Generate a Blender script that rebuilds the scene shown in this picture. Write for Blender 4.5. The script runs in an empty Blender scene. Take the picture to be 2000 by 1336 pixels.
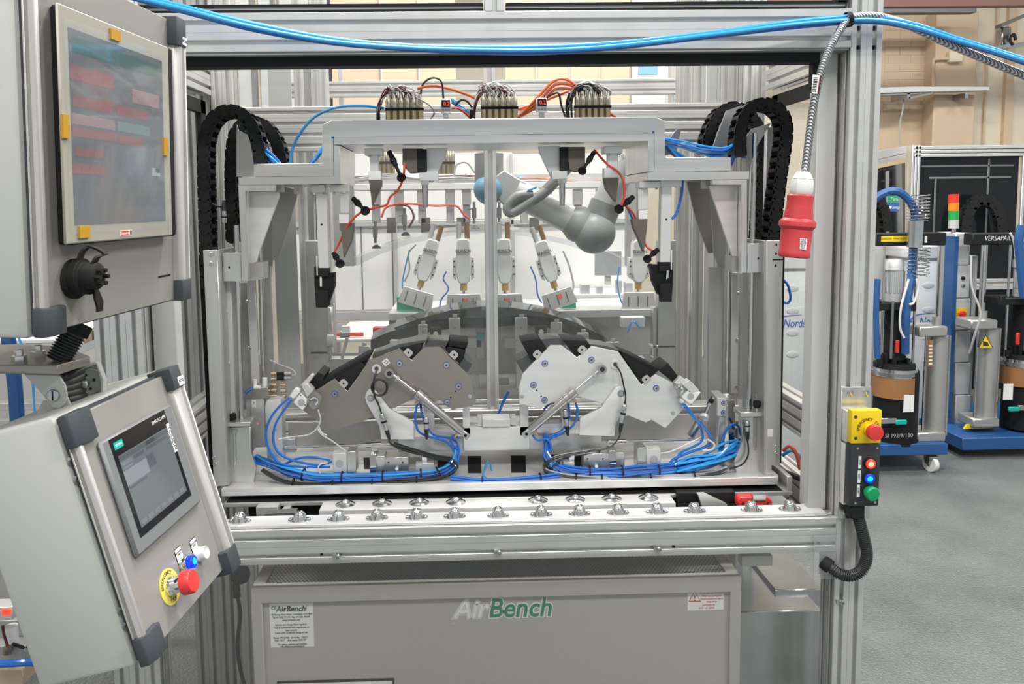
import bpy, bmesh, math, random
from mathutils import Vector as V, Matrix as Mx
random.seed(7)
sc = bpy.context.scene
COL = sc.collection
PI = math.pi
# ---------------------------------------------------------------- camera
F_PX, PPX, PPY = 1500.0, 939.6, 533.5          # focal length and optical centre in a 2000 x 1336 frame
PITCH, YAW, ROLL = 0.0910148, 0.0232924, 0.0125888
CAM = V((0, -1.95, 1.71))
fwd = V((math.sin(YAW)*math.cos(PITCH), math.cos(YAW)*math.cos(PITCH), -math.sin(PITCH)))
_r0 = V((math.cos(YAW), -math.sin(YAW), 0)); _d0 = fwd.cross(_r0)
rgt = math.cos(ROLL)*_r0 + math.sin(ROLL)*_d0
dwn = -math.sin(ROLL)*_r0 + math.cos(ROLL)*_d0
cd = bpy.data.cameras.new('camera'); cam = bpy.data.objects.new('camera', cd); COL.objects.link(cam)
cd.sensor_fit = 'HORIZONTAL'; cd.sensor_width = 36; cd.lens = 36*F_PX/2000
cd.shift_x = (1000-PPX)/2000; cd.shift_y = (PPY-668)/2000
cd.clip_start = .02; cd.clip_end = 100
cam.matrix_world = Mx(((rgt.x, -dwn.x, -fwd.x, CAM.x), (rgt.y, -dwn.y, -fwd.y, CAM.y), (rgt.z, -dwn.z, -fwd.z, CAM.z), (0, 0, 0, 1)))
sc.camera = cam
# ---------------------------------------------------------------- light
wd = bpy.data.worlds.new('world'); sc.world = wd; wd.use_nodes = True
bg = wd.node_tree.nodes['Background']; bg.inputs[0].default_value = (.93, .97, 1, 1); bg.inputs[1].default_value = WORLD_S = .50
def ceiling_lamp(x, y, z, sx, sy, power, rz=0):
    l = bpy.data.lights.new('ceiling_lamp', 'AREA'); l.shape = 'RECTANGLE'; l.size = sx; l.size_y = sy; l.energy = power; l.color = (1, .985, .95)
    o = bpy.data.objects.new('ceiling_lamp', l); COL.objects.link(o); o.location = (x, y, z); o.rotation_euler = (0, 0, rz)
for lx, ly, pw in ((-2.4, -2.2, 40), (.3, -2.6, 95), (3.0, -2.2, 90), (-2.4, .5, 45), (.3, .3, 110), (3.0, .5, 90), (.3, 2.6, 110), (3.0, 3.4, 90), (5.6, 3.2, 70)):
    ceiling_lamp(lx, ly, 4.6, 1.5, .4, pw)
sc.view_settings.view_transform = 'Standard'; sc.view_settings.look = 'None'
sc.view_settings.exposure = 0.28; sc.view_settings.gamma = 1.0; sc.view_settings.use_curve_mapping = False
sc.cycles.max_bounces = 10; sc.cycles.transparent_max_bounces = 24; sc.cycles.caustics_reflective = False; sc.cycles.caustics_refractive = False
# ---------------------------------------------------------------- picture <-> place
def ray(x, y): return fwd + rgt*((x-PPX)/F_PX) + dwn*((y-PPY)/F_PX)
def W(x, y, Y):                                   # the point of the plane y = Y seen at pixel (x, y)
    v = ray(x, y); return CAM + v*((Y-CAM.y)/v.y)
def WZ(x, y, z):                                  # ... of the horizontal plane at height z
    v = ray(x, y); return CAM + v*((z-CAM.z)/v.z)
def WX(x, y, X):
    v = ray(x, y); return CAM + v*((X-CAM.x)/v.x)
def mpp(Y): return (Y-CAM.y)/F_PX                 # metres per pixel on the plane y = Y
# ---------------------------------------------------------------- materials
M = {}
def mat(name, col, rough=.5, metal=0., emit=0., spec=None, noise=None, bump=None, coat=0., aniso=None, trans=0.):
    m = bpy.data.materials.new(name); m.use_nodes = True; nt = m.node_tree; b = nt.nodes['Principled BSDF']
    b.inputs['Base Color'].default_value = (*col, 1); b.inputs['Roughness'].default_value = rough; b.inputs['Metallic'].default_value = metal
    if spec is not None: b.inputs['Specular IOR Level'].default_value = spec
    if coat: b.inputs['Coat Weight'].default_value = coat; b.inputs['Coat Roughness'].default_value = .1
    if trans: b.inputs['Transmission Weight'].default_value = trans
    if emit: b.inputs['Emission Color'].default_value = (*col, 1); b.inputs['Emission Strength'].default_value = emit
    if noise or bump:
        tc = nt.nodes.new('ShaderNodeTexCoord'); mp = nt.nodes.new('ShaderNodeMapping'); nt.links.new(tc.outputs['Object'], mp.inputs[0])
    if noise:                                     # (amount, scale xyz, detail): soft variation of the colour
        n = nt.nodes.new('ShaderNodeTexNoise'); n.inputs['Scale'].default_value = 1; n.inputs['Detail'].default_value = noise[2] if len(noise) > 2 else 3
        mp.inputs['Scale'].default_value = noise[1]; nt.links.new(mp.outputs[0], n.inputs['Vector'])
        r = nt.nodes.new('ShaderNodeMapRange'); r.inputs['To Min'].default_value = 1-noise[0]; r.inputs['To Max'].default_value = 1+noise[0]
        r.inputs['From Min'].default_value = .3; r.inputs['From Max'].default_value = .7
        nt.links.new(n.outputs['Fac'], r.inputs['Value'])
        mx = nt.nodes.new('ShaderNodeVectorMath'); mx.operation = 'SCALE'; mx.inputs[0].default_value = col; nt.links.new(r.outputs[0], mx.inputs['Scale'])
        nt.links.new(mx.outputs[0], b.inputs['Base Color'])
        r2 = nt.nodes.new('ShaderNodeMath'); r2.operation = 'MULTIPLY'; r2.inputs[1].default_value = rough; nt.links.new(r.outputs[0], r2.inputs[0]); nt.links.new(r2.outputs[0], b.inputs['Roughness'])
    if bump:                                      # (strength, scale, distance)
        n2 = nt.nodes.new('ShaderNodeTexNoise'); n2.inputs['Scale'].default_value = bump[1]; n2.inputs['Detail'].default_value = 4
        nt.links.new(tc.outputs['Object'], n2.inputs['Vector'])
        bp = nt.nodes.new('ShaderNodeBump'); bp.inputs['Strength'].default_value = bump[0]; bp.inputs['Distance'].default_value = bump[2]
        nt.links.new(n2.outputs['Fac'], bp.inputs['Height']); nt.links.new(bp.outputs[0], b.inputs['Normal'])
    M[name] = m; return m
mat('alu', (.74, .735, .715), .34, .72, noise=(.05, (9, 9, 9)))                   # anodised extrusion
mat('alu_plate', (.70, .695, .68), .30, .9, noise=(.07, (3, 30, 60)))              # milled plate
mat('alu_plate_up', (.70, .695, .68), .30, .9, noise=(.07, (60, 30, 3)))
mat('alu_bright', (.84, .835, .82), .36, .5, noise=(.05, (5, 20, 40)))
mat('steel_satin', (.50, .49, .475), .32, .95)
mat('alu_matt', (.52, .515, .505), .45, .6, noise=(.06, (12, 12, 12)))
mat('titan', (.36, .33, .295), .36, .7, noise=(.05, (8, 8, 8)))                    # warm toned plate
mat('steel', (.62, .62, .61), .2, 1.0)
mat('chrome', (.85, .85, .85), .08, 1.0)
mat('zinc', (.50, .52, .53), .22, .95, noise=(.09, (9, 9, 9), 4))
mat('brass', (.52, .42, .26), .3, .9)
mat('bronze_brown', (.13, .115, .09), .55, 0)
mat('white_block', (.74, .735, .72), .38, .45)
mat('hmi_paint', (.52, .525, .49), .45, 0, bump=(.08, 900, .0004))
mat('hmi_face', (.31, .30, .278), .42, .15, bump=(.05, 700, .0004))
mat('hmi_strip', (.50, .485, .47), .4, .1)
mat('cap_grey', (.060, .066, .074), .5, spec=.3)
mat('black', (.010, .010, .011), .55, spec=.22)
mat('black_soft', (.016, .016, .017), .65, spec=.22)
mat('black_gloss', (.008, .008, .010), .12)
mat('rubber', (.014, .014, .014), .75, spec=.25)
mat('conduit', (.034, .034, .035), .45)
mat('panel_grey', (.56, .56, .54), .45)
mat('panel_dark', (.34, .34, .33), .5)
mat('beige_bezel', (.36, .345, .29), .4)
mat('tape_amber', (.50, .27, .015), .4)
mat('red', (.72, .045, .04), .35)
mat('red_plug', (.62, .055, .06), .38)
mat('white', (.80, .80, .78), .4)
mat('white_label', (.82, .82, .80), .5)
mat('ink', (.03, .03, .03), .6)
mat('ink_red', (.55, .06, .06), .6)
mat('ink_blue', (.05, .13, .42), .5)
mat('ink_green', (.01, .22, .14), .5)
mat('yellow', (.86, .62, .01), .35)
mat('yellow_pale', (.80, .68, .12), .4)
mat('green_btn', (.0, .34, .12), .3)
mat('teal', (.0, .42, .36), .35)
mat('blue_tube', (.01, .16, .62), .25, 0, coat=.5)
mat('blue_light', (.03, .36, .80), .22, 0, coat=.6)
mat('blue_paint', (.02, .09, .26), .45)
mat('cyl_grey', (.46, .455, .44), .35, .6)
mat('orange_tube', (.80, .15, .04), .3)
mat('red_tube', (.70, .06, .03), .3)
mat('grey_cable', (.40, .39, .38), .45)
mat('white_cable', (.72, .71, .70), .45)
mat('maroon_cable', (.10, .012, .02), .45)
mat('black_cable', (.015, .015, .016), .4)
mat('bench_grey', (.44, .42, .395), .5, bump=(.06, 500, .0004))
mat('bench_top', (.30, .30, .285), .42, .5)
mat('bench_top_hole', (.012, .012, .012), .7)
mat('cream', (.60, .46, .32), .75, noise=(.05, (1.2, 1.2, 1.2), 4))
mat('cream_light', (.70, .62, .49), .75, noise=(.04, (1.2, 1.2, 1.2), 4))
mat('beam_rust', (.16, .075, .06), .6)
mat('steel_dark', (.17, .17, .165), .5, .3)
mat('cabinet_grey', (.40, .41, .42), .4)
mat('tower_grey', (.55, .56, .57), .4)
mat('tape_brown', (.30, .145, .055), .35)
mat('robot_grey', (.29, .295, .30), .4)
mat('robot_silver', (.66, .66, .66), .35, .3)
mat('robot_blue', (.20, .42, .58), .35)
mat('green_part', (.02, .36, .20), .4)
mat('spoiler', (.018, .02, .024), .12)
mat('spoiler_clear', (.20, .22, .24), .08)
mat('led_red', (1.0, .03, .015), .3, emit=1.3)
mat('led_blue', (.0, .02, 1.0), .3, emit=1.6)
mat('led_blue_core', (.0, .30, 1.0), .3, emit=2.2)
mat('led_red_core', (1.0, .30, .18), .3, emit=1.6)
mat('digit_red', (1.0, .04, .02), .3, emit=1.6)
mat('amber_glass', (.75, .45, .06), .15)
mat('orange_sticker', (.95, .20, .08), .5)
def glass(name, tint, refl=.06, rough=.02, haze=0.):
    m = bpy.data.materials.new(name); m.use_nodes = True; nt = m.node_tree; nt.nodes.clear()
    out = nt.nodes.new('ShaderNodeOutputMaterial'); t = nt.nodes.new('ShaderNodeBsdfTransparent'); t.inputs[0].default_value = (*tint, 1)
    g = nt.nodes.new('ShaderNodeBsdfGlossy'); g.inputs['Roughness'].default_value = rough; g.inputs[0].default_value = (1, 1, 1, 1)
    lw = nt.nodes.new('ShaderNodeFresnel'); lw.inputs[0].default_value = 1.45
    ge = nt.nodes.new('ShaderNodeNewGeometry'); sb = nt.nodes.new('ShaderNodeMath'); sb.operation = 'SUBTRACT'; sb.inputs[0].default_value = 1; nt.links.new(ge.outputs['Backfacing'], sb.inputs[1]); ml = nt.nodes.new('ShaderNodeMath'); ml.operation = 'MULTIPLY'; nt.links.new(lw.outputs[0], ml.inputs[0]); nt.links.new(sb.outputs[0], ml.inputs[1])
    mx = nt.nodes.new('ShaderNodeMixShader'); nt.links.new(ml.outputs[0], mx.inputs[0]); nt.links.new(t.outputs[0], mx.inputs[1]); nt.links.new(g.outputs[0], mx.inputs[2])
    last = mx
    if haze:
        d = nt.nodes.new('ShaderNodeBsdfDiffuse'); d.inputs[0].default_value = (.85, .85, .85, 1)
        m2 = nt.nodes.new('ShaderNodeMixShader'); m2.inputs[0].default_value = haze; nt.links.new(mx.outputs[0], m2.inputs[1]); nt.links.new(d.outputs[0], m2.inputs[2]); last = m2
    nt.links.new(last.outputs[0], out.inputs[0]); M[name] = m; return m
glass('glass_clear', (.97, .975, .97))
glass('glass_haze', (.97, .975, .97), haze=.05)  # white mixed into the rear panes for the haze of bright reflections
glass('glass_guard', (.95, .95, .94), haze=.03)
glass('glass_smoke', (.30, .32, .34), haze=.02)
glass('glass_film', (.95, .96, .96), rough=.06, haze=.07)
glass('clear_plastic', (.9, .91, .92), rough=.1, haze=.12)
# ---------------------------------------------------------------- mesh builder
def ortho(a):
    a = a.normalized(); b = V((0, 0, 1)) if abs(a.z) < .9 else V((1, 0, 0))
    u = a.cross(b).normalized(); return u, a.cross(u).normalized()
def smooth_path(pts, n=6):
    pts = [V(p) for p in pts]
    if len(pts) < 3: return pts
    out = []; q = [2*pts[0]-pts[1]] + pts + [2*pts[-1]-pts[-2]]
    for i in range(1, len(q)-2):
        for k in range(n):
            t = k/n; a, b, c, d = q[i-1:i+3]
            out.append(.5*((2*b)+(c-a)*t+(2*a-5*b+4*c-d)*t*t+(3*b-a-3*c+d)*t**3))
    out.append(pts[-1]); return out
class B:
    def __init__(s): s.v = []; s.f = []
    def add(s, vs, fs):
        k = len(s.v); s.v += [V(p) for p in vs]; s.f += [[i+k for i in f] for f in fs]; return s
    def obox(s, o, a, b, c):                      # corner + three edge vectors
        o, a, b, c = V(o), V(a), V(b), V(c)
        vs = [o, o+a, o+a+b, o+b, o+c, o+a+c, o+a+b+c, o+b+c]
        fs = [[0, 3, 2, 1], [4, 5, 6, 7], [0, 1, 5, 4], [1, 2, 6, 5], [2, 3, 7, 6], [3, 0, 4, 7]]
        if a.cross(b).dot(c) < 0: fs = [f[::-1] for f in fs]
        return s.add(vs, fs)
    def box(s, x0, x1, y0, y1, z0, z1):
        x0, x1 = min(x0, x1), max(x0, x1); y0, y1 = min(y0, y1), max(y0, y1); z0, z1 = min(z0, z1), max(z0, z1)
        return s.obox((x0, y0, z0), (x1-x0, 0, 0), (0, y1-y0, 0), (0, 0, z1-z0))
    def prism(s, pts, ext):
        pts = [V(p) for p in pts]; ext = V(ext); n = len(pts)
        nn = V((0, 0, 0))
        for i in range(n): nn += pts[i].cross(pts[(i+1) % n])
        if nn.dot(ext) > 0: pts = pts[::-1]
        return s.add(pts+[p+ext for p in pts], [list(range(n)), list(range(2*n-1, n-1, -1))]+[[i, i+n, (i+1) % n+n, (i+1) % n] for i in range(n)])
    def pp(s, pix, Y, t): return s.prism([W(x, y, Y) for x, y in pix], (0, t, 0))       # plate outlined on the plane y = Y
    def pbox(s, x0, y0, x1, y1, Y, t):            # upright box whose front face lies on y = Y
        xm, ym = (x0+x1)/2, (y0+y1)/2
        return s.box(W(x0, ym, Y).x, W(x1, ym, Y).x, Y, Y+t, W(xm, y1, Y).z, W(xm, y0, Y).z)
    def cyl(s, p0, p1, r, r1=None, n=16, cap=True):
        p0, p1 = V(p0), V(p1); r1 = r if r1 is None else r1; u, w = ortho(p1-p0)
        c = [(math.cos(2*PI*i/n), math.sin(2*PI*i/n)) for i in range(n)]
        vs = [p0+(u*a+w*b)*r for a, b in c]+[p1+(u*a+w*b)*r1 for a, b in c]
        fs = [[(i+1) % n, i, i+n, (i+1) % n+n] for i in range(n)]
        if cap: fs += [list(range(n)), list(range(2*n-1, n-1, -1))]
        return s.add(vs, fs)
    def lathe(s, prof, o, ax, n=24, cap=True):    # prof: (radius, distance along ax)
        o, ax = V(o), V(ax).normalized(); u, w = ortho(ax); vs = []; fs = []; m = len(prof)
        for r, h in prof:
            for i in range(n): a = 2*PI*i/n; vs.append(o+ax*h+(u*math.cos(a)+w*math.sin(a))*max(r, 1e-5))
        for j in range(m-1):
            for i in range(n): k = (i+1) % n; fs.append([j*n+k, j*n+i, j*n+n+i, j*n+n+k])
        if cap: fs += [list(range(n)), list(range(m*n-1, m*n-n-1, -1))]
        return s.add(vs, fs)
    def sphere(s, c, r, n=16, m=8, ax=(0, 0, 1), h0=-1., h1=1.):
        a0, a1 = math.asin(h0), math.asin(h1)
        return s.lathe([(r*math.cos(a0+(a1-a0)*i/m), r*math.sin(a0+(a1-a0)*i/m)) for i in range(m+1)], c, ax, n)
    def tube(s, pts, r, n=7, sm=5, radii=None):
        p = smooth_path(pts, sm) if sm else [V(q) for q in pts]
        vs = []; fs = []; u = None; m = len(p)
        for i in range(m):
            t = (p[min(i+1, m-1)]-p[max(i-1, 0)])
            if t.length < 1e-9: t = V((0, 0, 1))
            t.normalize()
            if u is None: u, w = ortho(t)
            else:
                u = (u-t*u.dot(t))
                if u.length < 1e-6: u, w = ortho(t)
                u.normalize(); w = t.cross(u)
            rr = radii(i/(m-1)) if radii else r
            for k in range(n): a = 2*PI*k/n; vs.append(p[i]+(u*math.cos(a)+w*math.sin(a))*rr)
        for i in range(m-1):
            for k in range(n): q = (k+1) % n; fs.append([i*n+k, i*n+q, i*n+n+q, i*n+n+k])
        fs += [list(range(n))[::-1], list(range(m*n-n, m*n))]
        return s.add(vs, fs)
    def build(s, name, material, parent=None, bevel=0, seg=1, angle=38, smooth=True):
        me = bpy.data.meshes.new(name); me.from_pydata([tuple(p) for p in s.v], [], s.f)
        if bevel:
            bm = bmesh.new(); bm.from_mesh(me)
            es = [e for e in bm.edges if len(e.link_faces) == 2 and e.calc_face_angle(0) > .7]
            bmesh.ops.bevel(bm, geom=es, offset=bevel, segments=seg, affect='EDGES', clamp_overlap=True, profile=.5)
            bm.to_mesh(me); bm.free()
        me.materials.append(M[material] if isinstance(material, str) else material)
        if smooth:
            me.shade_smooth(); me.set_sharp_from_angle(angle=math.radians(angle))
        me.update()
        return link(name, me, parent)
def link(name, data, parent=None):
    o = bpy.data.objects.new(name, data); COL.objects.link(o)
    if parent is not None: adopt(o, parent)
    return o
BASE = {}                                         # world location of each thing's Empty
def adopt(o, parent):
    o.parent = parent; o.matrix_parent_inverse = Mx.Translation(-BASE.get(parent.name, V((0, 0, 0))))
def tag(o, label, cat, group=None, kind=None):
    o['label'] = label
    if cat: o['category'] = cat
    if group: o['group'] = group
    if kind: o['kind'] = kind
    return o
def thing(name, label, cat, loc=(0, 0, 0), group=None):
    o = bpy.data.objects.new(name, None); COL.objects.link(o); o.empty_display_size = .05
    o.location = loc; BASE[o.name] = V(loc); return tag(o, label, cat, group)
def struct(o, label=None):
    o['kind'] = 'structure'
    if label: o['label'] = label
    return o
def dup(root, off, label=None):                   # a copy of a thing with its parts and sub-parts, moved by off
    off = V(off); r = root.copy(); COL.objects.link(r)
    if root.type == 'EMPTY': BASE[r.name] = BASE[root.name]+off; r.location = BASE[r.name]
    else: r.location = root.location+off
    if label: r['label'] = label
    for ch in root.children:
        c = ch.copy(); COL.objects.link(c); c.parent = r
        c.matrix_parent_inverse = ch.matrix_parent_inverse.copy()
        for g in ch.children:
            d = g.copy(); COL.objects.link(d); d.parent = c; d.matrix_parent_inverse = g.matrix_parent_inverse.copy()
    return r
TEXTS = []
def text(body, size, o, u, v, parent, material='ink', name='lettering', align='CENTER', ext=.0002, bold=0, sx=1., shear=0., space=1.):
    c = bpy.data.curves.new(name, 'FONT'); c.body = body; c.size = size; c.align_x = align; c.align_y = 'CENTER'; c.extrude = ext; c.offset = bold; c.shear = shear; c.space_character = space
    c.resolution_u = 3
    c.materials.append(M[material]); ob = bpy.data.objects.new(name, c); COL.objects.link(ob)
    u, v = V(u).normalized(), V(v).normalized(); n = u.cross(v)
    o = V(o); m = Mx(((u.x*sx, v.x, n.x, o.x), (u.y*sx, v.y, n.y, o.y), (u.z*sx, v.z, n.z, o.z), (0, 0, 0, 1)))
    if parent is not None:
        adopt(ob, parent)
    ob.matrix_basis = m
    TEXTS.append(ob); return ob
XU, ZU = V((1, 0, 0)), V((0, 0, 1))
def section(nw, nd, cell=.04, cd=None, slot=.0105, dep=.0142, mid=True):
    """outline of a slotted extrusion, nw x nd cells, as 2-D points round the section"""
    cd = cd or cell; dep = min(dep, min(cell, cd)/2-slot/2-.0006); w, d = nw*cell, nd*cd; pts = []
    def side(n, c, f):
        for i in range(n):
            m = (i+.5)*c; h = slot/2
            if i and mid: pts.extend([f(i*c-.0006, 0), f(i*c, .0012), f(i*c+.0006, 0)])
            pts.extend([f(m-h-.001, 0), f(m-h, .001), f(m-h, dep), f(m+h, dep), f(m+h, .001), f(m+h+.001, 0)])
    e = .0015
    pts.append((e, 0)); side(nw, cell, lambda t, k: (t, k)); pts.append((w-e, 0))
    pts.append((w, e)); side(nd, cd, lambda t, k: (w-k, t)); pts.append((w, d-e))
    pts.append((w-e, d)); side(nw, cell, lambda t, k: (w-t, d-k)); pts.append((e, d))
    pts.append((0, d-e)); side(nd, cd, lambda t, k: (k, d-t)); pts.append((0, e))
    return pts
def bar(parent, o, wdir, ddir, length_vec, nw, nd, name='beam', cell=.04, cd=None, material='alu', **kw):
    o, wdir, ddir = V(o), V(wdir), V(ddir)
    return B().prism([o+wdir*a+ddir*b for a, b in section(nw, nd, cell, cd, **kw)], length_vec).build(name, material, parent, angle=30)
def post(parent, x, y, z0, z1, nw=2, nd=2, name='post', **kw): return bar(parent, (x, y, z0), (1, 0, 0), (0, 1, 0), (0, 0, z1-z0), nw, nd, name, **kw)
def rail(parent, x0, x1, y, z, nh=2, nd=2, name='beam', **kw): return bar(parent, (x0, y, z), (0, 0, 1), (0, 1, 0), (x1-x0, 0, 0), nh, nd, name, **kw)      # along x
def drail(parent, x, y0, y1, z, nw=2, nh=2, name='beam', **kw): return bar(parent, (x, y0, z), (1, 0, 0), (0, 0, 1), (0, y1-y0, 0), nw, nh, name, **kw)   # along y
def bolt(parent, p, ax=(0, -1, 0), r=.006, h=.005, name='bolt', material='steel', socket=True):
    b = B().lathe([(r, 0), (r, h*.8), (r*.85, h)] + ([(r*.5, h), (r*.45, h*.4)] if socket else []), p, ax, 12); return b.build(name, material, parent)
class Fr:                                         # a tilted rectangular frame: u along, v up, n out
    def __init__(s, o, u, v): s.o, s.u, s.v = V(o), V(u).normalized(), V(v).normalized(); s.n = s.u.cross(s.v).normalized()
    def __call__(s, a, b, c=0): return s.o+s.u*a+s.v*b+s.n*c
    def px(s, x, y, c=0):                         # (u, v) of the pixel on the frame's plane lifted by c
        d = ray(x, y); t = (s.o+s.n*c-CAM).dot(s.n)/d.dot(s.n); p = CAM+d*t-s.o; return p.dot(s.u), p.dot(s.v)
    def box(s, b, u0, u1, v0, v1, n0, n1): return b.obox(s(u0, v0, n0), s.u*(u1-u0), s.v*(v1-v0), s.n*(n1-n0))
    def plate(s, b, uv, n0, n1): return b.prism([s(a, c, n0) for a, c in uv], s.n*(n1-n0))
# ================================================================ the setting
def floor_material():
    m = mat('floor_paint', (.17, .18, .18), .34, 0); nt = m.node_tree; b = nt.nodes['Principled BSDF']
    tc = nt.nodes.new('ShaderNodeTexCoord')
    n = nt.nodes.new('ShaderNodeTexNoise'); n.inputs['Scale'].default_value = 95; n.inputs['Detail'].default_value = 2; nt.links.new(tc.outputs['Object'], n.inputs['Vector'])
    bp = nt.nodes.new('ShaderNodeBump'); bp.inputs['Strength'].default_value = .9; bp.inputs['Distance'].default_value = .010
    nt.links.new(n.outputs['Fac'], bp.inputs['Height']); nt.links.new(bp.outputs[0], b.inputs['Normal'])
    n2 = nt.nodes.new('ShaderNodeTexNoise'); n2.inputs['Scale'].default_value = 3; n2.inputs['Detail'].default_value = 6; nt.links.new(tc.outputs['Object'], n2.inputs['Vector'])
    r = nt.nodes.new('ShaderNodeValToRGB'); r.color_ramp.elements[0].color = (.112, .119, .119, 1); r.color_ramp.elements[1].color = (.165, .174, .173, 1)
    r.color_ramp.elements[0].position = .3; r.color_ramp.elements[1].position = .7
    nt.links.new(n2.outputs['Fac'], r.inputs[0]); nt.links.new(r.outputs[0], b.inputs['Base Color'])
floor_material()
struct(B().box(-6, 9, -4, 8.2, -.05, 0).build('floor', 'floor_paint', smooth=False), 'grey painted concrete factory floor')
WALLY = 6.3
struct(B().box(-6, 9, -4, 8.2, 4.8, 4.9).build('ceiling', 'panel_grey', smooth=False), 'pale grey hall ceiling')
wall = struct(B().box(-6, 9, WALLY, WALLY+.2, 0, 6).build('wall_back', 'cream_light', smooth=False), 'cream painted brick wall at the back of the hall')
# the tan bay and pier of the wall that show above the far cells, brick courses as real pieces
bay = B().box(W(1700, 200, WALLY).x, W(1822, 200, WALLY).x, WALLY-.02, WALLY, 0, 6).build('wall_bay', 'cream', wall)
pier = B().box(W(1824, 200, WALLY-.22).x, W(1905, 200, WALLY-.22).x, WALLY-.22, WALLY, 0, W(1860, 22, WALLY-.22).z).build('wall_pier', 'cream', wall, bevel=.01)
strip = B().box(W(1957, 200, WALLY).x, W(1972, 200, WALLY).x, WALLY-.05, WALLY, 0, 6).build('wall_pilaster', 'cream', wall)
bx0, bx1 = W(1723, 200, WALLY).x, W(1823, 200, WALLY).x
for j in range(24):                                # painted courses standing a hair proud of the joints
    z = 2.62+j*.086; k = j % 2
    x = bx0-.2-k*.12
    while x < bx1:
        a, c = max(x, bx0), min(x+.232, bx1)
        if c-a > .02: B().box(a, c, WALLY-.024, WALLY-.018, z, z+.078).build('brick', 'cream', wall, smooth=False)
        x += .24
# steelwork under the roof
rb = B().box(2.2, 9, WALLY-1.2, WALLY-1.12, W(1860, 12, WALLY-1.2).z, W(1860, -14, WALLY-1.2).z).build('roof_purlin', 'beam_rust'); struct(rb, 'rust red steel purlin under the roof')
rb = B().box(2.2, W(1908, 10, WALLY-.6).x, WALLY-.6, WALLY-.5, W(1860, 24, WALLY-.6).z, W(1860, 12, WALLY-.6).z).build('roof_beam', 'steel_dark'); struct(rb, 'dark grey steel beam against the cream wall')

# ================================================================ main cell frame
fr = thing('machine_frame', 'slotted aluminium extrusion frame of the large assembly cell', 'machine frame', (.08, .4, 0))
ZB0, ZB1 = .771, .866
TB0, TB1 = 2.088, 2.183
post(fr, .982, 0, 0, 2.75)
post(fr, -.940, 0, 0, 2.75, nw=3, cell=.0407, cd=.04)
rail(fr, -.818, .982, 0, TB0, cell=.0475, cd=.04, name='top_beam')
rail(fr, -.818, .982, 0, ZB0, cell=.0475, cd=.04, name='lower_beam')
YR = .60
XL, XR = W(412, 170, YR).x, W(1495, 170, YR).x        # inner faces of the side beams
zsb = W(1497, 177, YR).z
def side_bars(z, nh, cd, name, dx=.062, y0=.08, nw=1, y1=None):
    for x in (XR, XL-dx): bar(fr, (x, y0, z), (1, 0, 0), (0, 0, 1), (0, (y1 or YR)-y0, 0), nw, nh, name, cell=dx/nw, cd=cd)
side_bars(zsb, 2, .047, 'side_beam', nw=2)
bar(fr, (XR-.07, YR, 0), (1, 0, 0), (0, 1, 0), (0, 0, 2.75), 2, 2, 'post', cell=.035, cd=.04)
bar(fr, (XL, YR, 0), (1, 0, 0), (0, 1, 0), (0, 0, 2.75), 2, 2, 'post', cell=.035, cd=.04)
xl, xr = XL+.07, XR-.07
rail(fr, xl, xr, YR, W(1000, 290, YR).z, nh=4, nd=2, cell=.0355, cd=.04, name='rear_beam')
cmx = W(948, 500, YR).x
post(fr, cmx, YR+.005, .98, 2.75, nw=1, nd=1, name='centre_mullion', cell=.040, slot=.013)
rail(fr, xl, xr, YR, .93, nh=2, nd=2, name='rear_lower_beam')
side_bars(ZB0, 2, .047, 'side_lower_beam', nw=2)
side_bars(WX(1567, 858, XR).z, 3, .035, 'side_middle_beam', y0=.10)
# smooth grey guide covers just inside the front posts
def cover(x0, x1):
    B().box(x0, x1, .05, .098, .868, 2.085).build('guide_cover', 'panel_grey', fr, bevel=.0015)
cover(W(1588, 550, .05).x, .975)
cover(-.812, W(343, 640, .05).x)
# black door seal under the top beam
B().box(-.86, W(1598, 100, .045).x, .03, .075, W(1000, 127.5, .04).z, W(1000, 103, .04).z).build('door_seal', 'black_soft', fr, bevel=.002)
B().box(-.86, .98, .005, .079, W(1000, 104, .01).z, TB0).build('seal_carrier', 'panel_dark', fr)
B().box(W(1585, 130, .06).x, W(1598, 130, .06).x, .05, .075, W(1590, 180, .06).z, W(1590, 104, .06).z).build('door_seal', 'black_soft', fr)
# glazed header above the top beam
zs0, zs1 = W(1000, 19, .02).z, W(1000, 9, .02).z
for x0, x1 in ((-.86, W(944, 10, .02).x), (W(988, 10, .02).x, .975)):
    B().box(x0, x1, .018, .05, zs0-.004, zs0+.003).build('gasket', 'black', fr)
    B().box(x0, x1, .022, .05, zs0+.003, zs1-.002).build('window_bead', 'panel_dark', fr)
    B().box(x0, x1, .018, .05, zs1-.002, zs1+.004).build('gasket', 'black', fr)
    B().box(x0, x1, .03, .036, zs1, 2.75).build('header_pane', 'glass_clear', fr, smooth=False)
B().box(.955, .98, .018, .05, zs1, 2.75).build('gasket', 'black', fr)
post(fr, W(946, 5, 0).x, 0, TB1, 2.75, nw=1, nd=1, name='header_mullion', cell=.05)
# holes drilled in the slots of the right post
for px, py in ((1676, 54.5), (1707, 54.5), (1675, 92.5), (1706, 92.5)):
    B().cyl(W(px, py, .0115), W(px, py, .0105), .0052, n=12).build('access_hole', 'black', fr)
for px, py in ((1599.5, 1061),):
    B().cyl(W(px, py, .0115), W(px, py, .0105), .0045, n=12).build('access_hole', 'black', fr)
B().cyl(W(628, 1084, .0115), W(628, 1084, .0105), .004, n=12).build('access_hole', 'black', fr)
B().cyl(W(1316, 1068, .0115), W(1316, 1068, .0105), .004, n=12).build('access_hole', 'black', fr)
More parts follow.
